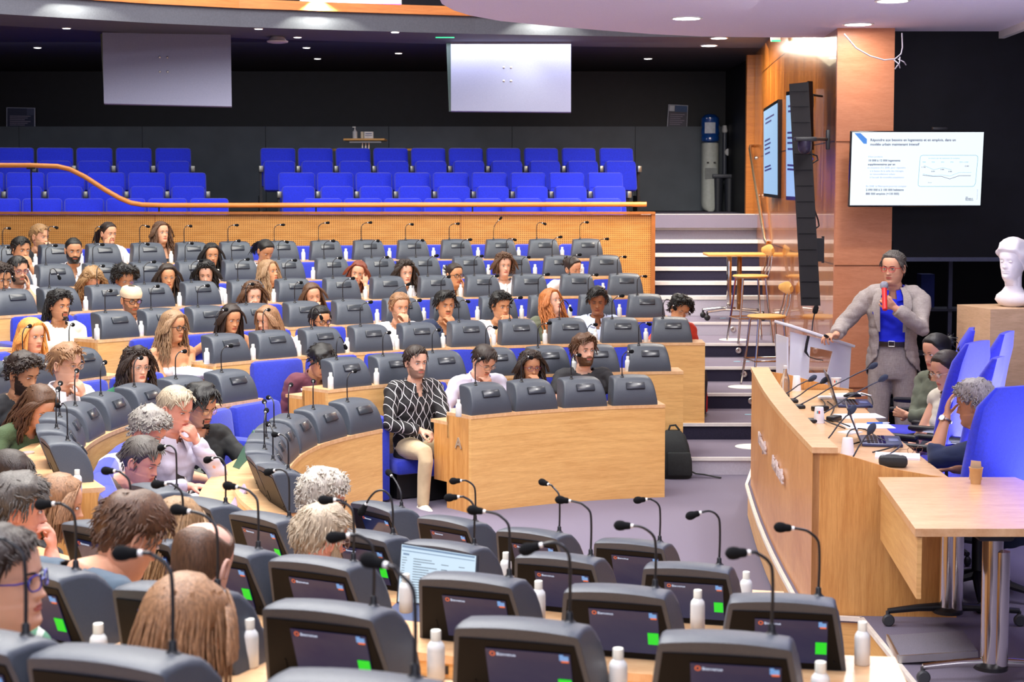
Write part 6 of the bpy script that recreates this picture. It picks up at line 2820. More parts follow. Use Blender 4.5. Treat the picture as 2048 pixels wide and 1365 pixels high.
def person(spec):
    """px,py: head centre in the photograph; row or Y gives the depth; yaw: body view angle, hyaw: head view angle"""
    spec.setdefault('seed', int(spec['px'] * 7 + spec['py']))
    px, py = spec['px'], spec['py']
    if 'Y' in spec:
        Y = spec['Y']
    else:
        Y = on_row(px, spec['row'], spec.get('off', .60), spec.get('near', False))
    H = aty(px, py, Y)
    sc = spec.get('sc', .96 if spec.get('fem') else 1.0)
    yaw, hyaw = R_(spec.get('yaw', 30)), R_(spec.get('hyaw', spec.get('yaw', 30)))
    pitch, roll = R_(spec.get('pitch', 5)), R_(spec.get('roll', 0))
    lean, slean = R_(spec.get('lean', 8)), R_(spec.get('slean', 0))
    rz = yaw + PI
    fem = spec.get('fem', False)
    # body frame: pelvis at the origin
    B = Matrix.Rotation(rz, 4, 'Z')
    dirS = Vector((math.sin(slean), math.sin(lean), math.cos(lean))).normalized()
    Nk = dirS * (.50 * sc)                                     # neck base
    nd = (dirS + Vector((0, .12 + .5 * math.sin(max(0, pitch)) + spec.get('crane', 0), .2))).normalized()
    Hc = Nk + nd * (.175 * sc) + Vector((0, .015, 0))
    Rh = Matrix.Rotation(-(0), 4, 'Z')
    rel = hyaw - yaw
    HM = Matrix.Translation(Hc) @ Matrix.Rotation(rel, 4, 'Z') @ Matrix.Rotation(roll, 4, 'Y') @ Matrix.Rotation(-pitch, 4, 'X') @ Matrix.Scale(sc * spec.get('hs', 1.0), 4)
    root_loc = H - (B.to_3x3() @ Hc)
    t = None
    skin, lips = skin_mats(spec.get('skin', 'fair'))
    body = bpy.data.objects.new('person', bpy.data.meshes.new('person'))
    COL.objects.link(body)
    body.location = root_loc
    body.rotation_euler = (0, 0, rz)
    tag(body, spec['label'], 'person', spec.get('group'))
    hb = build_head(body, spec, HM, sc)

    sw = (.168 if fem else .190) * sc * spec.get('bulk', 1)
    right = Vector((1, 0, 0))
    sh = {}
    for s in (-1, 1):
        sh[s] = Nk - dirS * .055 * sc + Vector((s * sw, -.005, .0))
    up, fo = .285 * sc, .255 * sc
    HR = HM.to_3x3().normalized()
    hsc = .93 * sc if fem else 1.02 * sc
    arms = {}
    for s, key in ((-1, 'L'), (1, 'R')):
        ps = spec.get(key, 'desk')
        pole = Vector((s * .5, -.35, -1))
        fd, pf, curl = None, None, .5
        if ps == 'desk':
            T = Vector((s * .13, .36 * sc, .25 * sc))
            fd, pf = Vector((-s * .5, 1, -.05)), Vector((0, 0, -1))
            pole = Vector((s * 1.0, -.1, -.6))
            curl = .35
        elif ps == 'lap':
            T = Vector((s * .09, .27 * sc, .10 * sc))
            fd, pf = Vector((-s * .6, .8, -.3)), Vector((0, 0, -1))
            curl = .7
        elif ps == 'down':
            T = Vector((s * .24, .05, .06))
            fd, pf = Vector((0, .1, -1)), Vector((-s, 0, 0))
        elif ps == 'cross':
            T = Vector((-s * .13, .22 * sc, .24 * sc + s * .02))
            fd, pf = Vector((-s, .1, .1)), Vector((0, -1, 0))
            pole = Vector((s * 1.0, .2, -1))
            curl = .25
        elif ps in ('chin', 'fist', 'cheek', 'mouth', 'temple', 'brow', 'top'):
            o_ = {'chin': (s * .018, .105, -.120), 'fist': (s * .010, .125, -.085), 'cheek': (s * .066, .070, -.085), 'mouth': (s * .004, .128, -.075), 'temple': (s * .092, .060, -.020), 'brow': (s * .045, .125, .03), 'top': (s * .08, .03, .09)}[ps]
            K = HM @ Vector(o_)                                 # where the knuckles touch
            fdh = {'chin': (-s * .45, .05, .9), 'fist': (-s * .55, -.1, .8), 'cheek': (s * .05, -.15, 1), 'mouth': (-s * .35, -.1, .95), 'temple': (-s * .15, -.3, 1), 'brow': (-s * .45, -.2, .9), 'top': (-s * .6, -.3, .6)}[ps]
            fd = HR @ Vector(fdh)
            pf = HR @ Vector((-s * .3, -1, 0)) if ps != 'cheek' else HR @ Vector((-s, -.3, 0))
            curl = {'chin': .85, 'fist': 1.15, 'cheek': .5, 'mouth': .75, 'temple': .3, 'brow': .35, 'top': .5}[ps]
            T = K - fd.normalized() * (.085 * hsc)
            pole = Vector((s * .55, .35, -1))
        elif isinstance(ps, dict):
            T = Vector(ps['T'])
            fd, pf, curl = Vector(ps.get('fd', (0, 1, 0))), Vector(ps.get('pf', (0, 0, -1))), ps.get('curl', .5)
            pole = Vector(ps.get('pole', (s * .5, -.2, -1)))
        else:
            continue
        E, Wr = ik(sh[s], T, pole, up, fo)
        arms[s] = (E, Wr, fd, pf, curl)
    sk = MB()
    # neck + inner torso
    neckr = (.050 if fem else .060) * sc
    hbase = HM @ Vector((0, -.012, -.13))
    sk.tube([Nk - dirS * .10, Nk, Nk.lerp(hbase, .6), hbase, HM @ Vector((0, -.004, -.09))], [neckr * 1.12, neckr * 1.08, neckr, neckr * .98, neckr * .8], 14)

    def ell_ring(c, ax_, ay_, w, d_, n=18):
        return [c + ax_ * (w * math.copysign(abs(math.cos(2 * PI * k / n)) ** .85, math.cos(2 * PI * k / n))) + ay_ * (d_ * math.sin(2 * PI * k / n)) for k in range(n)]

    fwd = Vector((0, 1, 0))
    fwd = (fwd - dirS * fwd.dot(dirS)).normalized()

    def torso(m, g, low=-.10, wk=1.0):
        cw = (.150 if fem else .172) * sc * spec.get('bulk', 1) * wk
        data = [(low, .165, .115), (.03, .162, .115), (.14, .142 if fem else .155, .100), (.24, .150 if fem else .165, .108), (.34, .158 if fem else .178, .112), (.41, .150 if fem else .172, .095), (.455, .118, .072), (.49, .072, .060)]
        rr = []
        data = [q for q in data if q[0] >= low]
        if low > .03:
            data = [(low, .160, .110)] + data
        for h, w, d_ in data:
            rr.append(ell_ring(dirS * (h * sc), right, fwd, w * sc * spec.get('bulk', 1) * wk + g, d_ * sc * (1 + (spec.get('bulk', 1) - 1) * 1.3) + g))
        m.loft(rr)
        for s in (-1, 1):
            m.tube([Nk - dirS * .035, sh[s] + Vector((-s * .03, 0, .012)), sh[s]], [.050 * sc + g, .052 * sc + g, .050 * sc + g], 12, roundcap=True)
            if fem:
                m.ell(dirS * (.31 * sc) + fwd * (.085 * sc) + Vector((s * .065 * sc, 0, 0)), (.060 * sc + g * .5, .058 * sc + g * .5, .060 * sc + g * .5), n=12, m=8)
            else:
                m.ell(dirS * (.34 * sc) + fwd * (.07 * sc) + Vector((s * .075 * sc, 0, 0)), (.075 * sc, .048 * sc + g * .5, .065 * sc), n=12, m=8)

    torso(sk, 0 if spec.get('neck') in ('strap', 'strapless') else -.012)
    for s, (E, Wr, fd, pf, curl) in arms.items():
        f_ = .88 if fem else 1.0
        sk.tube([sh[s], sh[s].lerp(E, .35), sh[s].lerp(E, .75), E, E.lerp(Wr, .3), E.lerp(Wr, .75), Wr], [.048 * f_, .047 * f_, .041 * f_, .038 * f_, .040 * f_, .030 * f_, .026 * f_], 12, roundcap=True)
        hand(sk, Wr, fd, pf, s, curl, .25, hsc)
    raw = sk.mesh('person', skin)
    body.data = raw
    PENDING.append((body, .0062 if not spec.get('fine') else .0042, ('head', hb, [skin, lips]), 3))

    # ---------------- top garment
    top = spec.get('top')
    if top:
        m = MB()
        torso(m, spec.get('fit', .018), spec.get('hem', -.10))
        slv = spec.get('sleeve', 'short')
        for s, (E, Wr, fd, pf, curl) in arms.items():
            f_ = .9 if fem else 1.0
            if slv == 'short':
                m.tube([sh[s], sh[s].lerp(E, .35), sh[s].lerp(E, .72)], [.062 * f_, .064 * f_, .060 * f_], 12, roundcap=False)
            elif slv == 'roll':
                m.tube([sh[s], sh[s].lerp(E, .5), E, E.lerp(Wr, .28)], [.062 * f_, .060 * f_, .056 * f_, .050 * f_], 12)
            elif slv == 'long':
                m.tube([sh[s], sh[s].lerp(E, .5), E, E.lerp(Wr, .5), E.lerp(Wr, .93)], [.062 * f_, .060 * f_, .058 * f_, .051 * f_, .044 * f_], 12)
        o = m.build('shirt', top, body)
        PENDING.append((o, .011, ('cloth', spec, dirS, fwd, Nk, sc), 4))
        # collar
        if spec.get('collar'):
            cm = MB()
            cc = spec['collar'] if not isinstance(spec['collar'], bool) else top
            rr = neckr * 1.22
            outer, inner = [], []
            pts0, pts1, pts2 = [], [], []
            for k in range(19):
                a = lerp(.28, 2 * PI - .28, k / 18) + PI / 2
                e = (dirS * .0)
                v = Vector((math.cos(a), 0, 0)) + fwd * math.sin(a)
                fl = 1 + .5 * max(0, math.sin(a))
                dip = -.035 * max(0, math.sin(a))
                pts0.append(Nk + v * rr * 1.00 + dirS * (.035 + dip))
                pts1.append(Nk + v * rr * 1.10 * (1 + .15 * max(0, math.sin(a))) + dirS * (.040 + dip))
                pts2.append(Nk + v * rr * (1.45 + .35 * max(0, math.sin(a))) + dirS * (-.012 + dip * 1.6))
            n0 = len(pts0)
            p3 = [p - dirS * .004 + Vector((0, 0, -.003)) for p in pts2]
            cm.add(pts0 + pts1 + pts2 + p3, [(k, k + 1, n0 + k + 1, n0 + k) for k in range(n0 - 1)] + [(n0 + k, n0 + k + 1, 2 * n0 + k + 1, 2 * n0 + k) for k in range(n0 - 1)] + [(2 * n0 + k, 2 * n0 + k + 1, 3 * n0 + k + 1, 3 * n0 + k) for k in range(n0 - 1)], 0, True)
            cm.build('collar', cc, body)
    # ---------------- legs
    lg = spec.get('legs', 'sit')
    tr = spec.get('trousers') or mat('dark_trousers', (44, 46, 58), .8)
    if lg == 'sit':
        m = MB()
        kn, ft = {}, {}
        kw = spec.get('kneew', .13)
        for s in (-1, 1):
            K = Vector((s * kw, .44 * sc, .02 + spec.get('kneez', 0)))
            F = Vector((s * (kw + .01), .42 * sc + spec.get('footy', 0), -.38 * sc))
            m.tube([Vector((s * .085, -.02, .0)), Vector((s * .10, .18, .01)), K, K + Vector((0, .01, -.06)), K.lerp(F, .5), F], [.098 * sc, .086 * sc, .062 * sc, .060 * sc, .054 * sc, .048 * sc], 12, roundcap=True)
            kn[s], ft[s] = K, F
        m.ell((0, 0, .02), (.175 * sc, .125 * sc, .11 * sc))
        o = m.build('trousers', tr, body)
        PENDING.append((o, .014, ('cloth0',), 4))
        if spec.get('shoes', True):
            for s in (-1, 1):
                m = MB()
                F = ft[s]
                m.tube([F + Vector((0, -.035, -.035)), F + Vector((0, .03, -.035)), F + Vector((0, .10, -.050)), F + Vector((0, .17, -.056))], [.040, .046, .040, .028], 12, flat=(1, 1, .9), roundcap=True)
                m.rbox(F + Vector((0, .065, -.082)), (.088, .27, .024), .010)
                m.build('shoe', spec.get('shoemat') or mat('dark_shoe', (40, 38, 40), .5), body)
    body['pelvis'] = round(root_loc.z, 3)
    return body, dict(Nk=Nk, dirS=dirS, fwd=fwd, sh=sh, arms=arms, HM=HM, sc=sc, B=B, loc=root_loc)


def bake_people():
    for o, vx, post, smi in PENDING:
        r = o.modifiers.new('r', 'REMESH')
        r.mode = 'VOXEL'
        r.voxel_size = vx
        r.use_smooth_shade = True
        s = o.modifiers.new('s', 'SMOOTH')
        s.factor = .5
        s.iterations = smi
    bpy.context.view_layer.update()
    dg = bpy.context.evaluated_depsgraph_get()
    new = [bpy.data.meshes.new_from_object(o.evaluated_get(dg)) for o, *_ in PENDING]
    for (o, vx, post, smi), me in zip(PENDING, new):
        old = o.data
        o.modifiers.clear()
        me.name = o.name
        if post[0] == 'head':
            hb, mats_ = post[1], post[2]
            n0 = len(me.vertices)
            vs = np.empty(n0 * 3, dtype=np.float32)
            me.vertices.foreach_get('co', vs)
            fs = [tuple(p.vertices) for p in me.polygons]
            V = [tuple(v) for v in vs.reshape(-1, 3)] + hb.v
            F = fs + [tuple(n0 + i for i in f) for f in hb.f]
            m2 = bpy.data.meshes.new('person')
            m2.from_pydata(V, [], F)
            for mt in mats_:
                m2.materials.append(mt)
            m2.polygons.foreach_set('material_index', [0] * len(fs) + hb.m)
            m2.polygons.foreach_set('use_smooth', [True] * len(F))
            m2.update()
            bm = bmesh.new()
            bm.from_mesh(m2)
            bmesh.ops.recalc_face_normals(bm, faces=bm.faces)
            bm.to_mesh(m2)
            bm.free()
            bpy.data.meshes.remove(me)
            me = m2
        elif post[0] == 'cloth':
            spec, dirS, fwd, Nk, sc = post[1:]
            bm = bmesh.new()
            bm.from_mesh(me)
            sd = spec['seed'] * .37
            for v in bm.verts:
                c = v.co
                nz = mnoise.noise(Vector((c.x * 9 + sd, c.y * 9, c.z * 6))) * .6 + mnoise.noise(Vector((c.x * 22, c.y * 22 + sd, c.z * 14))) * .4
                v.co = c + v.normal * (nz * .014 + abs(mnoise.noise(Vector((c.x * 7 + c.z * 9, c.y * 7, c.z * 13 - c.x * 6 + sd)))) * .014 - .004)
            # neck opening
            nk = spec.get('neck', 'crew')
            dele = []
            for v in bm.verts:
                r = v.co - Nk
                h = r.dot(dirS)
                f = r.dot(fwd)
                x = abs(r.x)
                lat = math.sqrt(r.x ** 2 + f ** 2)
                if nk == 'crew':
                    if h > -.004 - .042 * max(0, f / .06) and lat < .080:
                        dele.append(v)
                elif nk == 'open':
                    if (h > -.020 and lat < .085) or (.02 < f < .16 and x < .036 + .42 * (h + .02) and h > -.11):
                        dele.append(v)
                elif nk == 'strapless':
                    if h > -.150:
                        dele.append(v)
                elif nk == 'strap':
                    if (h > -.10 and not (.085 < x < .100)) or (x > .13 and h > -.13):
                        dele.append(v)
                elif nk == 'jacket':
                    w_ = np.interp(h, [-.62, -.50, -.40, -.25, -.10, 0, .05], [.20, .105, .085, .092, .088, .07, .07])
                    if (0 < f < .168 and x < w_) or (h > -.002 and lat < .08):
                        dele.append(v)
            if dele:
                bmesh.ops.delete(bm, geom=dele, context='VERTS')
            bm.to_mesh(me)
            bm.free()
            if nk in ('jacket', 'open', 'strap', 'strapless', 'crew'):
                sm_ = o.modifiers.new('thick', 'SOLIDIFY')
                sm_.thickness = .004 if nk != 'jacket' else .007
                sm_.offset = 1
        o.data = me
        for p in me.polygons:
            p.use_smooth = True
        if old.users == 0:
            bpy.data.meshes.remove(old)
    PENDING.clear()

# ---------------------------------------------------------------- garment materials
def cloth(name, rgb, **k):
    k.setdefault('bump', .35)
    k.setdefault('bscale', 30)
    k.setdefault('var', .08)
    k.setdefault('vscale', 12)
    return mat(name, rgb, k.pop('rough', .85), sheen=.1, **k)


C_white = cloth('white_cotton', (222, 222, 228))
C_cream = cloth('cream_cotton', (220, 214, 194))
C_black = cloth('black_cotton', (28, 29, 33))
C_navy = cloth('navy_cotton', (32, 44, 72))
C_green = cloth('green_blazer', (14, 96, 62))
C_olive = cloth('olive_knit', (66, 84, 52), bump=.7, bscale=120)
C_lolive = cloth('pale_olive_linen', (98, 104, 84))
C_maroon = cloth('maroon_shirt', (104, 52, 66))
C_lblue = cloth('pale_blue_shirt', (202, 216, 244))
C_pink = cloth('pink_cotton', (236, 200, 208))
C_red = cloth('red_cotton', (222, 70, 52))
C_lil = cloth('lilac_white_shirt', (200, 196, 214))
C_brown = cloth('brown_knit', (86, 72, 64), bump=.8, bscale=150)
C_teal = cloth('teal_grey_tee', (72, 88, 102))
C_khaki = cloth('khaki_chino', (206, 184, 146), bump=.3)
C_beige = cloth('pale_chino', (226, 216, 196))


def pattern_mat(name, kind):
    m, nt, b = nt_new(name)
    b.inputs['Roughness'].default_value = .8
    tc = N(nt, 'ShaderNodeTexCoord')
    sep = N(nt, 'ShaderNodeSeparateXYZ')
    mx = N(nt, 'ShaderNodeMix', data_type='RGBA')
    nt.links.new(tc.outputs['Object'], sep.inputs[0])

    def mth(op, a, b_=None, c=None):
        n = N(nt, 'ShaderNodeMath', operation=op)
        for i, x in enumerate((a, b_, c)):
            if x is None:
                continue
            if isinstance(x, (int, float)):
                n.inputs[i].default_value = x
            else:
                nt.links.new(x, n.inputs[i])
        return n.outputs[0]
    if kind == 'ogee':
        # interlocking white pointed ovals on black
        nz = N(nt, 'ShaderNodeTexNoise', Scale=5.0)
        nt.links.new(tc.outputs['Object'], nz.inputs['Vector'])
        wob = mth('MULTIPLY', mth('SUBTRACT', nz.outputs[0], .5), .5)
        u = mth('ADD', mth('MULTIPLY', mth('ADD', sep.outputs['X'], mth('MULTIPLY', sep.outputs['Y'], .35)), PI / .062), wob)
        v = mth('ADD', mth('MULTIPLY', sep.outputs['Z'], PI / .125), wob)
        s1 = mth('SINE', v)
        lines = None
        for sg in (1, -1):
            w = mth('ABSOLUTE', mth('SINE', mth('ADD', u, mth('MULTIPLY', s1, sg * 1.35))))
            l = mth('LESS_THAN', w, .115)
            lines = l if lines is None else mth('MAXIMUM', lines, l)
        nt.links.new(lines, mx.inputs['Factor'])
        mx.inputs['A'].default_value = (*s2l((24, 21, 24)), 1)
        mx.inputs['B'].default_value = (*s2l((226, 222, 224)), 1)
    elif kind == 'cow':
        nz = N(nt, 'ShaderNodeTexNoise', Scale=7.0, Detail=1.5)
        nt.links.new(tc.outputs['Object'], nz.inputs['Vector'])
        nt.links.new(mth('GREATER_THAN', nz.outputs[0], .50), mx.inputs['Factor'])
        mx.inputs['A'].default_value = (*s2l((232, 226, 222)), 1)
        mx.inputs['B'].default_value = (*s2l((44, 36, 36)), 1)
    elif kind in ('print_w', 'print_g', 'sketch'):
        nz = N(nt, 'ShaderNodeTexNoise', Scale=26.0, Detail=3.0)
        nt.links.new(tc.outputs['Object'], nz.inputs['Vector'])
        W_, z0, z1 = {'print_w': (.105, .13, .30), 'print_g': (.085, .12, .34), 'sketch': (.05, .14, .26)}[kind]
        inx = mth('LESS_THAN', mth('ABSOLUTE', sep.outputs['X']), W_)
        inz = mth('MULTIPLY', mth('GREATER_THAN', sep.outputs['Z'], z0), mth('LESS_THAN', sep.outputs['Z'], z1))
        iny = mth('GREATER_THAN', sep.outputs['Y'], .05)
        box_ = mth('MULTIPLY', mth('MULTIPLY', inx, inz), iny)
        if kind == 'print_w':
            f = mth('MULTIPLY', box_, mth('GREATER_THAN', nz.outputs[0], .42))
            A, B_ = (36, 36, 40), (210, 208, 216)
        elif kind == 'print_g':
            f = mth('MULTIPLY', box_, mth('GREATER_THAN', nz.outputs[0], .50))
            A, B_ = (30, 32, 32), (172, 184, 160)
        else:
            f = mth('MULTIPLY', box_, mth('LESS_THAN', mth('ABSOLUTE', mth('SUBTRACT', nz.outputs[0], .5)), .015))
            A, B_ = (234, 230, 214), (90, 88, 84)
        nt.links.new(f, mx.inputs['Factor'])
        mx.inputs['A'].default_value = (*s2l(A), 1)
        mx.inputs['B'].default_value = (*s2l(B_), 1)
    elif kind == 'stripe':
        nz = N(nt, 'ShaderNodeTexWave', Scale=9.0, Distortion=3.0)
        nz.bands_direction = 'Z'
        nt.links.new(tc.outputs['Object'], nz.inputs['Vector'])
        nt.links.new(mth('GREATER_THAN', nz.outputs[1], .5), mx.inputs['Factor'])
        mx.inputs['A'].default_value = (*s2l((196, 206, 196)), 1)
        mx.inputs['B'].default_value = (*s2l((80, 132, 104)), 1)
    elif kind == 'weave':
        n1 = N(nt, 'ShaderNodeTexNoise', Scale=3.0, Detail=5)
        mp = N(nt, 'ShaderNodeMapping')
        mp.inputs['Scale'].default_value = (60, 60, 10)
        nt.links.new(tc.outputs['Object'], mp.inputs[0])
        nt.links.new(mp.outputs[0], n1.inputs['Vector'])
        n2 = N(nt, 'ShaderNodeTexNoise', Scale=3.0, Detail=5)
        mp2 = N(nt, 'ShaderNodeMapping')
        mp2.inputs['Scale'].default_value = (10, 10, 80)
        nt.links.new(tc.outputs['Object'], mp2.inputs[0])
        nt.links.new(mp2.outputs[0], n2.inputs['Vector'])
        nt.links.new(mth('MULTIPLY', mth('ADD', n1.outputs[0], n2.outputs[0]), .5), mx.inputs['Factor'])
        mx.inputs['A'].default_value = (*s2l((104, 96, 94)), 1)
        mx.inputs['B'].default_value = (*s2l((204, 192, 184)), 1)
    nt.links.new(mx.outputs['Result'], b.inputs['Base Color'])
    nb = N(nt, 'ShaderNodeTexNoise', Scale=22.0, Detail=3.0)
    nt.links.new(tc.outputs['Object'], nb.inputs['Vector'])
    bp = N(nt, 'ShaderNodeBump', Strength=.35, Distance=.005)
    nt.links.new(nb.outputs[0], bp.inputs['Height'])
    nt.links.new(bp.outputs[0], b.inputs['Normal'])
    MATS[name] = m
    return m


P_ogee = pattern_mat('black_shirt_white_ovals', 'ogee')
P_cow = pattern_mat('black_white_blotches', 'cow')
P_print = pattern_mat('black_tee_white_print', 'print_w')
P_printg = pattern_mat('black_tee_green_print', 'print_g')
P_sketch = pattern_mat('cream_tee_sketch', 'sketch')
P_stripe = pattern_mat('green_striped_top', 'stripe')
P_weave = pattern_mat('grey_beige_weave', 'weave')

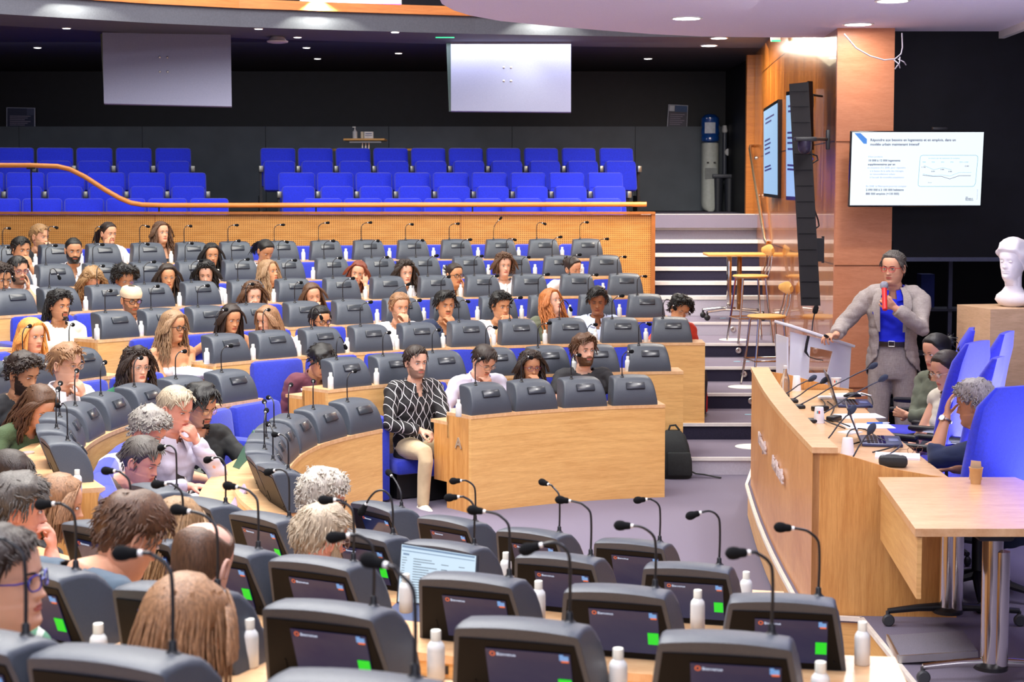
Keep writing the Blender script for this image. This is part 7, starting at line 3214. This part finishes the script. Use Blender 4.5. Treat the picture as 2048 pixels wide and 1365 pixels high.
D = dict
CAST = [
    # ---- top row
    D(px=80, py=473, row=7, yaw=55, hyaw=62, hair='short', hc='dblond', skin='fair', beard='stubble', R='mouth', L='desk', top=C_black, lean=14, label='man with short fair hair in black, hand over mouth, top left under the wall'),
    D(px=217, py=467, row=7, yaw=35, hyaw=48, fem=True, hair='pony', hc='dark', skin='fair', R='cheek', L='desk', top=C_white, sleeve='short', lean=10, label='woman with dark ponytail and white top, hand at her cheek, top row'),
    D(px=322, py=466, row=7, yaw=30, hyaw=42, pitch=-4, fem=True, hair='longwavy', hc='brown', skin='fair', R='down', L='down', top=C_black, neck='strap', sleeve='none', lean=6, label='woman with long wavy brown hair and black strap top in the top row'),
    # ---- sixth
    D(px=42, py=500, row=6, yaw=40, hyaw=45, hair='short', hc='black', skin='olive', R='down', L='mouth', top=C_white, lean=14, label='young man in white tee, fist at his mouth, second row from the wall at left'),
    D(px=147, py=501, row=6, yaw=20, hyaw=26, pitch=8, hair='buzz', hc='black', skin='olive', beard='full', R='desk', L='desk', top=C_white, collar=True, neck='open', lean=8, label='man with cropped black hair, full black beard and white polo'),
    D(px=423, py=510, row=6, yaw=18, hyaw=22, pitch=4, fem=True, hair='long', hc='black', skin='olive', R='desk', L='desk', top=C_black, lean=10, label='woman with long straight black hair behind the woman with a black bob'),
    D(px=531, py=502, row=6, yaw=30, hyaw=38, pitch=28, fem=True, hair='pony', hc='black', skin='olive', R='desk', L='desk', top=C_white, lean=18, eye=.3, label='woman with black ponytail looking down in the sixth far row'),
    D(px=2, py=556, row=5, off=.3, yaw=40, hyaw=45, pitch=15, hair='curly', hc='dark', skin='tan', top=C_black, lean=14, label='dark haired person cut off by the left edge, above the man with purple glasses'),
    # ---- fifth
    D(px=36, py=541, row=5, yaw=38, hyaw=42, hair='short', hc='black', skin='fair', beard='stubble', glasses='purple', L='cheek', R='desk', top=C_white, collar=True, neck='open', lean=10, label='man with purple glasses and dark beard, hand raised to his cheek, white shirt'),
    D(px=184, py=562, row=5, yaw=25, hyaw=30, pitch=34, fem=True, hair='longcurly', hc='dblond', skin='fair', R='desk', L='desk', top=cloth('rust_cotton', (150, 92, 60)), lean=24, eye=.3, label='woman with curly dark blond hair bent low over the desk'),
    D(px=249, py=560, row=5, yaw=30, hyaw=38, pitch=14, fem=True, hair='afro', hc='black', skin='olive', glasses='thin', L='mouth', R='desk', top=C_white, lean=16, label='woman with big black curly hair and glasses, hand over her mouth'),
    D(px=335, py=554, row=5, yaw=18, hyaw=22, pitch=4, fem=True, hair='longwavy', hc='dark', skin='tan', glasses='gold', top=C_black, lean=8, label='woman with long dark hair and thin round glasses facing the camera'),
    D(px=412, py=548, row=5, yaw=8, hyaw=8, pitch=14, fem=True, hair='bobcurly', hc='black', skin='pale', top=C_white, lean=10, eye=.6, label='woman with wavy black bob and white top looking down'),
    D(px=537, py=545, row=5, yaw=45, hyaw=62, pitch=-10, fem=True, hair='longwavy', hc='ombre', skin='tan', top=C_pink, sleeve='short', lean=4, label='woman with long ombre hair in pale pink, chin lifted in profile'),
    D(px=716, py=546, row=5, yaw=5, hyaw=2, pitch=6, roll=-12, fem=True, hair='long', hc='auburn', skin='fair', L='temple', R='desk', top=C_cream, lean=14, label='woman with red brown hair, one hand in her hair'),
    D(px=810, py=545, row=5, yaw=18, hyaw=24, fem=True, hair='longcurly', hc='dark', skin='pale', top=C_white, sleeve='long', lean=6, label='woman with dark curly shoulder hair and white top, upright'),
    D(px=909, py=550, row=5, yaw=25, hyaw=34, pitch=4, fem=True, hair='bun', hc='dark', skin='tan', glasses='black', L='cheek', R='desk', top=C_cream, collar=True, neck='open', lean=14, label='woman with tied dark hair and black glasses, hand at cheek'),
    D(px=1008, py=530, row=5, yaw=12, hyaw=16, fem=True, hair='bobcurly', hc='brown', hlen=.11, skin='pale', top=C_white, lean=2, label='woman with short brown curls and white shirt, sitting upright'),
    D(px=1146, py=537, row=5, yaw=30, hyaw=36, pitch=14, roll=8, fem=True, hair='bun', hc='dark', skin='fair', glasses='gold', L='desk', R='desk', top=C_white, lean=18, slean=-8, eye=.4, label='woman in white tee with glasses leaning sideways over her desk'),
    # ---- fourth
    D(px=119, py=611, row=4, off=.7, yaw=42, hyaw=50, hair='mullet', hc='black', skin='tan', beard='goatee', top=P_sketch, lean=2, R='lap', L='lap', label='man with black curly neck-length hair and cream tee, sitting by the aisle'),
    D(px=262, py=600, row=4, yaw=30, hyaw=38, pitch=8, hair='cap', hc='dark', skin='tan', glasses='black', beard='stubble', top=C_white, lean=14, label='man in a backwards beige cap and black glasses'),
    D(px=506, py=592, row=4, yaw=20, hyaw=26, pitch=6, fem=True, hair='longcurly', hc='brown', skin='pale', R='cheek', L='desk', top=C_black, lean=18, label='woman with brown curls resting her cheek on her fist'),
    D(px=625, py=592, row=4, yaw=15, hyaw=22, pitch=6, roll=8, fem=True, hair='long', hc='brown', skin='fair', R='mouth', L='desk', top=C_black, neck='strap', sleeve='none', lean=12, eye=.3, label='woman with long straight brown hair yawning behind her hand'),
    # ---- third
    D(px=799, py=614, row=3, off=.75, yaw=20, hyaw=28, pitch=4, hair='swept', hc='lbrown', skin='fair', beard='stubble', L='mouth', R='desk', top=C_white, lean=8, label='man with tied back fair hair and white tee, fist to his lips'),
    D(px=891, py=610, row=3, off=.75, yaw=15, hyaw=20, pitch=4, hair='wavy', hc='black', skin='tan', beard='moustache', L='chin', R='desk', top=C_navy, sleeve='none', neck='open', lean=10, label='man with black fringe and thin moustache in a navy vest with blue trim'),
    D(px=1002, py=612, row=3, off=.75, yaw=25, hyaw=30, pitch=6, hair='curly', hc='black', skin='tan', L='fist', R='fist', top=C_white, lean=12, label='man with black curls, both hands folded before his mouth'),
    D(px=1102, py=604, row=3, off=.75, yaw=30, hyaw=52, pitch=-16, fem=True, hair='longwavy', hc='ginger', skin='pale', top=C_lolive, lean=4, label='woman with long ginger brown hair gazing upwards'),
    D(px=1195, py=602, row=3, off=.75, yaw=2, hyaw=-4, pitch=12, hair='wavy', hc='black', skin='brown', eye=.3, top=C_lblue, collar=True, neck='open', sleeve='long', lean=2, label='young man with thick black hair and pale blue shirt, eyes lowered'),
    D(px=1360, py=620, row=3, off=.62, yaw=20, hyaw=24, pitch=18, roll=-16, fem=True, hair='afro', hthick=.7, hc='black', L='lap', R='desk', skin='tan', glasses='thin', top=C_red, sleeve='short', lean=16, eye=.3, label='woman with black curly hair and red top, head tilted, by the stairs'),
    D(px=63, py=671, row=3, off=.6, yaw=48, hyaw=56, fem=True, hair='long', hc='orange', hlen=.2, skin='fair', top=C_pink, lean=2, label='woman with strawberry blond hair and parted lips at the left edge'),
    D(px=347, py=653, row=3, off=.75, yaw=35, hyaw=58, pitch=6, fem=True, hair='longwavy', hc='ombre', skin='tan', glasses='black', L='cross', R='cross', top=C_white, neck='strapless', sleeve='none', lean=2, label='woman with long blond hair, white strapless top and crossed arms'),
    D(px=462, py=637, row=3, off=.7, yaw=28, hyaw=36, pitch=14, fem=True, hair='long', hc='dark', skin='tan', R='down', L='desk', top=C_black, neck='strap', sleeve='none', lean=14, label='woman with long dark brown hair and bare arm, looking down to the right'),
    D(px=535, py=640, row=3, off=.65, yaw=-10, hyaw=-42, pitch=10, fem=True, hair='long', hc='lbrown', skin='fair', top=C_pink, lean=12, label='woman in pink turned away to the left, long brown hair'),
    D(px=640, py=641, row=3, off=.7, yaw=30, hyaw=38, pitch=8, hair='swept', hc='black', skin='tan', glasses='black', beard='full', L='mouth', R='desk', top=C_white, lean=14, label='man with slick black hair and heavy black glasses, hand over mouth'),
    # ---- second
    D(px=47, py=748, row=2, off=.72, yaw=55, hyaw=62, pitch=16, hair='curly', hc='dark', skin='olive', beard='full', eye=.2, top=C_black, lean=10, label='bearded man with dark curls and black jumper, eyes lowered, left edge'),
    D(px=133, py=729, row=2, off=.62, yaw=50, hyaw=62, hair='wavy', hc='lbrown', skin='pale', glasses='gold', L='chin', R='desk', top=C_white, collar=True, sleeve='long', lean=10, label='man with tousled brown hair and glasses in white shirt, hand at chin'),
    D(px=274, py=732, row=2, off=.7, yaw=28, hyaw=40, fem=True, hair='longcurly', hc='dark', skin='pale', glasses='thin', top=C_green, collar=True, neck='open', sleeve='long', lean=2, label='woman in an emerald green blazer with dark curls and glasses'),
    D(px=642, py=722, row=2, off=.72, yaw=32, hyaw=35, pitch=42, hair='wavy', hc='black', skin='tan', eye=.2, top=C_maroon, collar=True, neck='open', sleeve='roll', R='lap', L='desk', lean=22, hthick=1.3, label='man in a maroon shirt reading with his head bowed, by letter B'),
    D(px=78, py=812, row=2, off=.42, yaw=62, hyaw=52, pitch=34, fem=True, hair='longwavy', hc='brown', skin='fair', eye=.3, top=C_olive, sleeve='long', lean=24, L='temple', R='desk', label='woman in an olive jacket writing with bowed head and long brown hair'),
    # ---- front, right block
    D(px=832, py=724, row=1, off=.78, yaw=28, hyaw=32, pitch=4, hair='short', hc='dark', skin='pale', beard='stubble', top=P_ogee, collar=True, neck='open', sleeve='long', R=D(T=(.06, .24, .16), fd=(-.6, .8, -.2), pf=(0, -.2, -1), curl=1.0, pole=(1, -.1, -.6)), L=D(T=(-.10, .40, .10), fd=(.2, 1, -.4), curl=.9), lean=-2, trousers=C_khaki, shoemat=mat('cream_trainer', (232, 228, 214), .6), kneew=.12, label='seated man in a black shirt with white oval pattern and khaki trousers'),
    D(px=968, py=722, row=1, off=.62, yaw=25, hyaw=38, pitch=32, hair='short', hc='dark', skin='pale', glasses='thin', beard='moustache', eye=.3, L='chin', R='desk', top=C_lil, collar=True, neck='open', sleeve='roll', lean=18, label='man with dark hair, moustache and pale shirt looking down, hand at chin'),
    D(px=1061, py=733, row=1, off=.62, yaw=12, hyaw=18, pitch=6, fem=True, hair='bobcurly', hc='dark', skin='olive', glasses='purple', L='mouth', R='desk', top=C_black, neck='strap', sleeve='none', lean=10, label='woman with brown shoulder curls and glasses, finger on her lips'),
    D(px=1168, py=701, row=1, off=.70, yaw=12, hyaw=26, pitch=-2, hair='wavy', hc='brown', skin='pale', beard='full', top=P_print, R='desk', L='desk', lean=-2, hthick=1.2, label='bearded man with long brown hair and black tee with white print'),
    # ---- front, left block
    D(px=352, py=818, Y=9.75, yaw=58, hyaw=60, pitch=14, hair='short', hc='lgrey', skin='red', L='fist', R='desk', eye=.4, top=C_lil, collar=True, sleeve='long', lean=8, label='man with short greying fair hair and pale shirt, fist at his mouth'),
    D(px=402, py=812, Y=10.55, yaw=40, hyaw=48, pitch=20, hair='wavy', hc='black', skin='fair', glasses='thin', beard='goatee', eye=.4, top=P_printg, R=D(T=(.10, .52, .26), fd=(-.3, 1, .2), curl=.5, pole=(1, 0, -1)), L=D(T=(-.16, .50, .30), fd=(.2, 1, .1), curl=.6, pole=(-1, 0, -1)), lean=6, hthick=1.3, label='man with longish black hair and glasses reading a tablet'),
    D(px=297, py=862, Y=9.45, yaw=62, hyaw=66, pitch=30, hair='curly', hc='grey', skin='red', eye=.2, top=P_cow, sleeve='long', R=D(T=(.04, .42, .12), fd=(-.3, 1, -.3), curl=.9, pole=(1, 0, -1)), lean=20, label='grey curly haired person in a black and white blotched top, writing'),
    D(px=284, py=922, Y=8.85, yaw=62, hyaw=70, pitch=20, hair='short', hc='dgrey', skin='red', eye=.2, top=C_brown, sleeve='long', lean=20, crane=.5, R='lap', L='lap', label='man with dark grey hair and brown knit jumper, looking down in profile'),
    # ---- foreground backs
    D(px=35, py=1020, Y=5.9, yaw=118, hyaw=108, pitch=6, hair='wavy', hc='dgrey', skin='red', face=True, R='mouth', L='mouth', top=C_navy, lean=14, hthick=1.1, label='man with dark grey swept hair at left, both hands before his face, navy top'),
    D(px=118, py=1010, Y=6.6, yaw=120, hyaw=100, pitch=10, fem=True, hair='bob', hc='lbrown', skin='fair', L='chin', R='desk', top=C_black, lean=12, label='woman with chin-length light brown hair seen from behind, chin on hand'),
    D(px=16, py=958, Y=7.2, yaw=95, hyaw=85, pitch=25, hair='short', hc='dark', skin='tan', top=C_cream, R='desk', L='desk', lean=18, label='dark haired person at the left edge beside the paper cup'),
    D(px=262, py=1072, Y=4.85, yaw=140, hyaw=128, pitch=30, hair='wavy', hc='brown', skin='fair', top=C_teal, lean=30, crane=.9, R='desk', L='desk', bulk=1.08, label='man with thick brown hair and teal grey tee, seen from behind'),
    D(px=405, py=1130, Y=4.6, yaw=168, hyaw=160, pitch=20, hair='bald', hc='brown', skin='grey', top=C_navy, lean=18, crane=.4, hs=1.02, label='balding man with a ring of dark hair, seen from behind'),
    D(px=352, py=1068, Y=5.5, yaw=150, hyaw=150, pitch=20, fem=True, hair='long', hc='dblond', hlen=.2, skin='fair', top=C_white, lean=16, label='fair haired person half hidden between the brown haired and balding men'),
    D(px=373, py=1262, Y=3.72, yaw=152, hyaw=140, pitch=10, fem=True, hair='bob', hc='lbrown', skin='fair', glasses='gold', top=C_navy, lean=8, hthick=1.15, label='woman with straight light brown hair in the near foreground, seen from behind'),
    D(px=2, py=1160, Y=3.75, yaw=75, hyaw=84, pitch=-2, hair='short', hc='dark', skin='pale', glasses='blue', top=P_stripe, lean=6, R='desk', L='down', label='person with blue glasses cut off by the left edge in the foreground'),
    D(px=645, py=996, Y=7.0, yaw=118, hyaw=112, pitch=18, hair='curly', hc='white', skin='red', glasses='black', top=C_lil, lean=12, hthick=.7, label='man with curly white hair and heavy dark glasses'),
    D(px=643, py=1078, Y=6.0, yaw=136, hyaw=128, pitch=14, hair='wavy', hc='lgrey', skin='red', glasses='thin', top=C_white, lean=10, hthick=.8, beard='full', brow='white', label='man with pale blond grey hair just in front of the white haired man'),
    # ---- podium
    D(px=1873, py=704, Y=10.6, yaw=-58, hyaw=-62, pitch=12, fem=True, hair='bun', hc='black', skin='fair', top=C_lolive, sleeve='long', lean=4, L='cross', R='cross', label='woman with tied black hair and olive top in the seated panel'),
    D(px=1893, py=740, Y=10.0, yaw=-62, hyaw=-66, pitch=18, fem=True, hair='bun', hc='dark', skin='fair', glasses='gold', top=C_cream, sleeve='none', lean=8, R=D(T=(.06, .42, .10), fd=(-.5, .9, -.2), curl=.6), L=D(T=(-.02, .43, .12), fd=(.5, .9, -.2), curl=.6), label='woman with round glasses and cream top, hands joined, in the seated panel'),
    D(px=1950, py=808, Y=8.7, yaw=-118, hyaw=-122, pitch=10, hair='curly', hc='grey', skin='tan', top=C_navy, collar=True, sleeve='roll', lean=16, R='desk', L='brow', hthick=.9, key='panel_man', label='man with curly grey hair and navy shirt at the near end of the panel'),
]
INFO = {}
for sp in CAST:
    if sp['py'] > 950:
        sp['fg'] = 2
    elif sp['px'] < 450 and sp.get('row', 1) <= 3:
        sp['sc'] = 1.02 if sp.get('fem') else 1.06
    b_, info = person(sp)
    INFO[(sp['px'], sp['py'])] = info

# ---------------------------------------------------------------- the standing speaker
SPK = D(px=1787, py=536, Y=12.05, yaw=-18, hyaw=-38, pitch=4, hair='swept', hc='dgrey', skin='fair', glasses='red', brow='dark', legs=None, fine=True, seed=99, recede=.008, hthick=.8,
        top=cloth('vivid_blue_shirt', (20, 40, 226)), sleeve='none', collar=True, neck='crew', fit=.008, lean=2, bulk=.97, hem=.09, fem=False,
        R=D(T=(.395, .30, .17), fd=(.55, 1, .1), pf=(0, .0, -1), curl=.75, pole=(.8, -.6, -.8)),
        L=D(T=(-.030, .265, .385), fd=(.60, .25, .55), pf=(.2, -1, .1), curl=1.15, pole=(-1, -.1, -1)),
        label='standing speaker in a grey suit and vivid blue shirt, holding a red microphone')
body, I = person(SPK)
HM, Nk, dirS, fwd, sh, arms, sc = I['HM'], I['Nk'], I['dirS'], I['fwd'], I['sh'], I['arms'], I['sc']
floor_z = ZP - I['loc'].z            # stage level in the body frame
# jacket
m = MB()
g = .026
data = [(-.15, .198, .142), (-.06, .194, .140), (.05, .182, .132), (.14, .172, .124), (.24, .178, .128), (.34, .188, .130), (.41, .178, .112), (.455, .130, .086), (.495, .082, .070)]


def rg_(c, w, d_, n=24):
    return [c + Vector((w * math.copysign(abs(math.cos(2 * PI * k / n)) ** .85, math.cos(2 * PI * k / n)), 0, 0)) + fwd * (d_ * math.sin(2 * PI * k / n)) for k in range(n)]


m.loft([rg_(dirS * h, w, d_) for h, w, d_ in data])
for s in (-1, 1):
    m.tube([Nk - dirS * .030, sh[s] + Vector((-s * .03, 0, .012)), sh[s] + Vector((s * .004, 0, -.004))], [.079, .079, .070], 12, roundcap=True)
    E, Wr = arms[s][0], arms[s][1]
    m.tube([sh[s] + Vector((s * .01, 0, 0)), sh[s].lerp(E, .5), E, E.lerp(Wr, .5), E.lerp(Wr, .90)], [.068, .064, .059, .052, .047], 14)
jk = m.build('jacket', P_weave, body)
PENDING.append((jk, .010, ('cloth', D(seed=12, neck='jacket'), dirS, fwd, Nk, sc), 3))
# lapels
for s in (-1, 1):
    m = MB()
    prof = [(.060, .03, .072), (.085, -.03, .115), (.090, -.10, .140), (.088, -.20, .146), (.086, -.30, .142)]
    wd = [.030, .052, .058, .040, .012]
    A, B_, C_ = [], [], []
    for (x, h, f), w in zip(prof, wd):
        c = Nk + dirS * h + fwd * (f + .012)
        A.append(c + Vector((s * (x - .004), 0, 0)))
        B_.append(c + Vector((s * (x + w), 0, 0)) - fwd * (.010 + w * .22) + fwd * .006)
    n = len(A)
    m.add(A + B_ + [p - fwd * .012 for p in A] + [p - fwd * .012 for p in B_], [(k, k + 1, n + k + 1, n + k) for k in range(n - 1)] + [(2 * n + k + 1, 2 * n + k, 3 * n + k, 3 * n + k + 1) for k in range(n - 1)] + [(k, k + 1, 2 * n + k + 1, 2 * n + k) for k in range(n - 1)] + [(n + k, n + k + 1, 3 * n + k + 1, 3 * n + k) for k in range(n - 1)], 0, True)
    m.build('lapel', P_weave, body)
# trousers, belt, shoes
m = MB()
hip = Vector((0, 0, -.02))
m.loft([rg_(Vector((0, 0, z)), w, d_) for z, w, d_ in ((.10, .150, .108), (.04, .160, .115), (-.04, .172, .125), (-.12, .176, .128), (-.17, .170, .120))])
for s in (-1, 1):
    m.tube([Vector((s * .085, 0, -.06)), Vector((s * .090, .01, -.18)), Vector((s * .105, .03, (floor_z - .10) * .52 - .05)), Vector((s * .120, .0, floor_z + .22)), Vector((s * .125, -.01, floor_z + .07))], [.096, .094, .074, .066, .064], 14)
o = m.build('trousers', P_weave, body)
PENDING.append((o, .011, ('cloth0',), 3))
m = MB()
m.loft([rg_(Vector((0, 0, z)), w, d_, 32) for z, w, d_ in ((.085, .168, .126), (.088, .172, .130), (.118, .172, .130), (.121, .168, .126))])
bt = m.build('belt', mat('black_leather', (34, 24, 26), .35, coat=.3), body)
m = MB()
for a, b in (((-.022, .122), (.022, .122)), ((-.022, .084), (.022, .084)), ((-.022, .084), (-.022, .122)), ((.022, .084), (.022, .122))):
    m.tube([Vector((a[0], .133, a[1])), Vector((b[0], .133, b[1]))], .0025, 6)
m.build('buckle', STEEL, bt)
for s in (-1, 1):
    m = MB()
    F = Vector((s * .125, 0, floor_z + .09))
    m.tube([F + Vector((0, -.04, -.045)), F + Vector((0, .03, -.045)), F + Vector((0, .11, -.055)), F + Vector((0, .19, -.060))], [.042, .048, .042, .030], 12, roundcap=True)
    m.rbox(F + Vector((0, .07, -.080)), (.09, .30, .018), .008)
    m.build('shoe', mat('black_leather', (34, 24, 26), .35), body)


def in_world(v):
    return I['loc'] + (I['B'].to_3x3() @ v)


# red handheld microphone
E, Wr, fd, pf, cu = arms[-1]
grip = Wr + fd.normalized() * .088 + Vector((.008, .026, .012))
top_ = HM @ Vector((.012, .150, -.105))
u = (top_ - grip).normalized()
if u.length < .1:
    u = Vector((0, 0, 1))
u = (u + Vector((0, 0, .6))).normalized()
t = thing('handheld_microphone', 'red handheld microphone with a silver mesh head in the speaker’s hand', 'microphone', in_world(grip))
Rb = I['B'].to_3x3()
uw = Rb @ u
m = MB()
m.tube([uw * -.095, uw * -.09, uw * .07, uw * .085], [.014, .0185, .0195, .021], 16, roundcap=False)
m.build('handle', mat('mic_red', (222, 44, 40), .3), t)
m = MB()
m.tube([uw * .085, uw * .092, uw * .105, uw * .125, uw * .138, uw * .145], [.020, .026, .030, .030, .022, .008], 16)
m.build('mesh_head', mat('mesh_silver', (160, 162, 176), .45, .6, bump=.8, bscale=900), t)
E, Wr, fd, pf, cu = arms[1]
g2_ = Wr + fd.normalized() * .10 + Vector((-.005, 0, -.018))
t = thing('slide_remote', 'small black slide remote in the speaker’s outstretched hand', 'remote', in_world(g2_))
m = MB()
dv = Rb @ Vector((.35, 1, .35)).normalized()
m.tube([dv * -.05, dv * .06], [.011, .012], 10, roundcap=True)
m.build('remote_body', DARKM, t)


# ---------------------------------------------------------------- bust on the plinth
def bust():
    hb_spec = D(seed=5, skin='pale', hair='none', fem=True, face=True)
    STONE = mat('white_plaster', (236, 230, 232), .6, var=.03, bump=.1, bscale=80)
    rings, zs, angs = head_rings(True, .97)
    base = Vector((pb.x + .04, 11.72, pb.z))
    o = bpy.data.objects.new('marble_bust', bpy.data.meshes.new('marble_bust'))
    COL.objects.link(o)
    o.location = base
    o.rotation_euler = (0, 0, R_(-48 + 180))
    tag(o, 'white plaster bust of a head with wrapped hair on the wooden plinth', 'bust')
    S = 1.12
    Hb = Vector((0, .01, .335))
    m = MB()
    m.loft([[Hb + p * S for p in r] for r in rings])
    # neck and chest
    m.loft([[Vector((w * math.cos(2 * PI * k / 28), y + d_ * math.sin(2 * PI * k / 28), z)) for k in range(28)] for z, w, d_, y in ((0, .06, .055, 0), (.015, .105, .075, 0), (.05, .135, .085, .005), (.085, .125, .080, .0), (.115, .085, .066, -.005), (.15, .060, .056, -.008), (.22, .058, .058, -.008), (.28, .062, .070, -.01))])
    # wrapped hair
    rr = []
    for j in range(10):
        t_ = j / 9
        r = []
        for k in range(36):
            a = -PI + 2 * PI * k / 36
            z0 = np.interp(abs(a), [0, .8, 1.3, 2.0, PI], [.060, .055, .0, -.06, -.08])
            z = z0 + (.1145 - z0) * (1 - (1 - t_) ** 1.4)
            wv = (.008 * math.sin(a * 5 + z * 60) + .006 * math.sin(z * 90 - a * 3)) * (1 - t_ * t_)
            r.append(Hb + (head_pt(a, z, (.024 + wv) * smooth01(t_ * 3)) + Vector((0, 0, .012 * smooth01((t_ - .6) * 3)))) * S)
        rr.append(r)
    cc_ = sum(rr[-1], Vector()) / len(rr[-1])
    rr.append([cc_.lerp(p, .55) + Vector((0, 0, .012)) for p in rr[-1]])
    rr.append([cc_.lerp(p, .1) + Vector((0, 0, .016)) for p in rr[-2]])
    m.loft(rr)
    m.ell(Hb + Vector((0, -.13, .05)), (.06, .05, .055), n=14, m=10)
    me = m.mesh('marble_bust', STONE, 80)
    o.data = me
    e = MB()
    for s in (-1, 1):
        e.ell(Hb + Vector((s * .031, .078, 0)) * S, (.016, .010, .007), n=12, m=8)
        pts = []
        for k in range(6):
            t_ = k / 5
            x = .012 + .036 * t_
            z = .017 + .005 * math.sin(t_ * 2.4)
            q = head_pt(math.asin(min(.99, x / hk(KW, z))), z)
            pts.append(Hb + Vector((s * x, q.y + .001, z)) * S)
        e.tube(pts, .0025, 5)
    e.build('carved_eyes', STONE, o)


bust()

# ---------------------------------------------------------------- things held or worn, papers, tablet
tc_ = aty(495, 908, 10.1)
t = thing('tablet', 'tablet in a green folded cover held by the men of the left front row', 'tablet', tc_)
q = [aty(512, 866, 10.0) - tc_, aty(527, 872, 9.9) - tc_, aty(482, 943, 10.0) - tc_, aty(462, 938, 10.1) - tc_]
q = [aty(506, 860, 10.02) - tc_, aty(520, 905, 9.85) - tc_, aty(497, 943, 9.95) - tc_, aty(462, 940, 10.15) - tc_]
nn = (q[1] - q[0]).cross(q[2] - q[0]).normalized()
m = MB()
m.add(q + [p + nn * .010 for p in q], [(0, 1, 2, 3), (7, 6, 5, 4), (0, 4, 5, 1), (1, 5, 6, 2), (2, 6, 7, 3), (3, 7, 4, 0)])
m.build('cover', mat('green_cover', (74, 112, 92), .6), t)
m = MB()
m.add([p * .94 + nn * .013 for p in q], [(0, 1, 2, 3)])
m.build('glass', BLKG, t)
for px, py, z, w, h, rz, lab, mt_ in [
    (398, 995, .56, .21, .15, 55, 'open blue bordered notebook on the lap of the person writing', PAPER),
    (62, 922, .80, .30, .20, 20, 'open book with a coloured strip on the left desk', PAPER),
    (625, 783, .80, .16, .22, 15, 'open book in front of the man in maroon', PAPER),
    (172, 690, .78, .10, .06, 10, 'small white paper beside the man in the cream tee', PAPER),
    (318, 1152, 1.0, .16, .10, 20, 'white paper seen between the brown haired man and the balding man', PAPER),
]:
    c = atz(px, py, z)
    sheet(c, w, h, R_(rz), lab, mt_, .012, 'notebook')
m = MB()
R2 = Matrix.Rotation(R_(52), 3, 'Y') @ Matrix.Rotation(R_(20), 3, 'Z')
t = thing('lap_laptop', 'thin laptop standing open at the knees of the left front row', 'laptop', aty(478, 1000, 9.0))
q = [aty(487, 968, 8.95), aty(492, 980, 8.85), aty(466, 1026, 8.85), aty(455, 1018, 8.95)]
q = [p - t.location for p in q]
nn = (q[1] - q[0]).cross(q[2] - q[0]).normalized()
m.add(q + [p + nn * .010 for p in q], [(0, 1, 2, 3), (7, 6, 5, 4), (0, 4, 5, 1), (1, 5, 6, 2), (2, 6, 7, 3), (3, 7, 4, 0)])
m.build('lid', mat('laptop_lilac', (196, 180, 204), .4), t)
cup(atz(57, 938, .80), 'clear plastic cup on the left desk beside the open book', mat('clear_cup', (225, 225, 228), .2, var=0, alpha=.75), .034, .10, nm='plastic_cup')


def watch(c, ax, lab, mt_, r=.031):
    t = thing('wristwatch', lab, 'watch', c)
    a, b = tri_frame(ax)
    m = MB()
    m.tube([Vector(a * math.cos(x) * r + b * math.sin(x) * r) for x in [2 * PI * k / 16 for k in range(17)]], .006, 6, cap=False)
    m.build('strap', mt_, t)
    m = MB()
    m.tube([b * r * .9, b * (r + .010)], .016, 14)
    m.build('dial', STEEL, t)


def seat_under(key, lab, z, arms=(1, 1)):
    I_ = INFO[key]
    n_ = I_['B'].to_3x3() @ Vector((0, 1, 0))
    q_ = I_['loc'] - n_ * .31
    put_seat(Vector((q_.x, q_.y, z)), n_, lab, None, arms)


seat_under((832, 724), 'blue hall seat with thick armrests under the man in the oval patterned shirt', 0, (1, 1))
seat_under((642, 722), 'blue hall seat with armrest under the man in the maroon shirt', .15)
seat_under((347, 653), 'blue hall seat under the woman with crossed arms', .30)
seat_under((119, 611), 'blue hall seat under the man in the cream tee by the aisle', .45)
seat_under((274, 732), 'blue hall seat under the woman in the green blazer', .15)


c_ = aty(386, 748, 12.75)
m = MB()
m.ell((0, 0, 0), (.17, .12, .05), n=28, m=16)
for k_, v_ in enumerate(m.v):
    q_ = Vector(v_)
    nz_ = mnoise.noise(q_ * 14) * .035 + mnoise.noise(q_ * 34) * .012
    m.v[k_] = tuple(q_ * (1 + nz_ * 6))
o = m.build('folded_jacket', C_white, None, c_)
tag(o, 'crumpled white garment on the lap of the woman with crossed arms', 'garment')


def person_watch(key, side, lab, mt_):
    I_ = INFO[key]
    E, Wr, fd, pf, cu = I_['arms'][side]
    c = I_['loc'] + (I_['B'].to_3x3() @ (Wr.lerp(E, .10)))
    watch(c, I_['B'].to_3x3() @ (Wr - E), lab, mt_, .034)


person_watch((1950, 808), -1, 'steel wristwatch on the raised arm of the man in navy', STEEL)
person_watch((133, 729), -1, 'black wristwatch on the raised arm of the man in the white shirt at left', DARKM)
person_watch((352, 818), -1, 'dark fitness band on the wrist of the greying man in the front left row', CABLE)
bpy.context.view_layer.update()
bake_people()
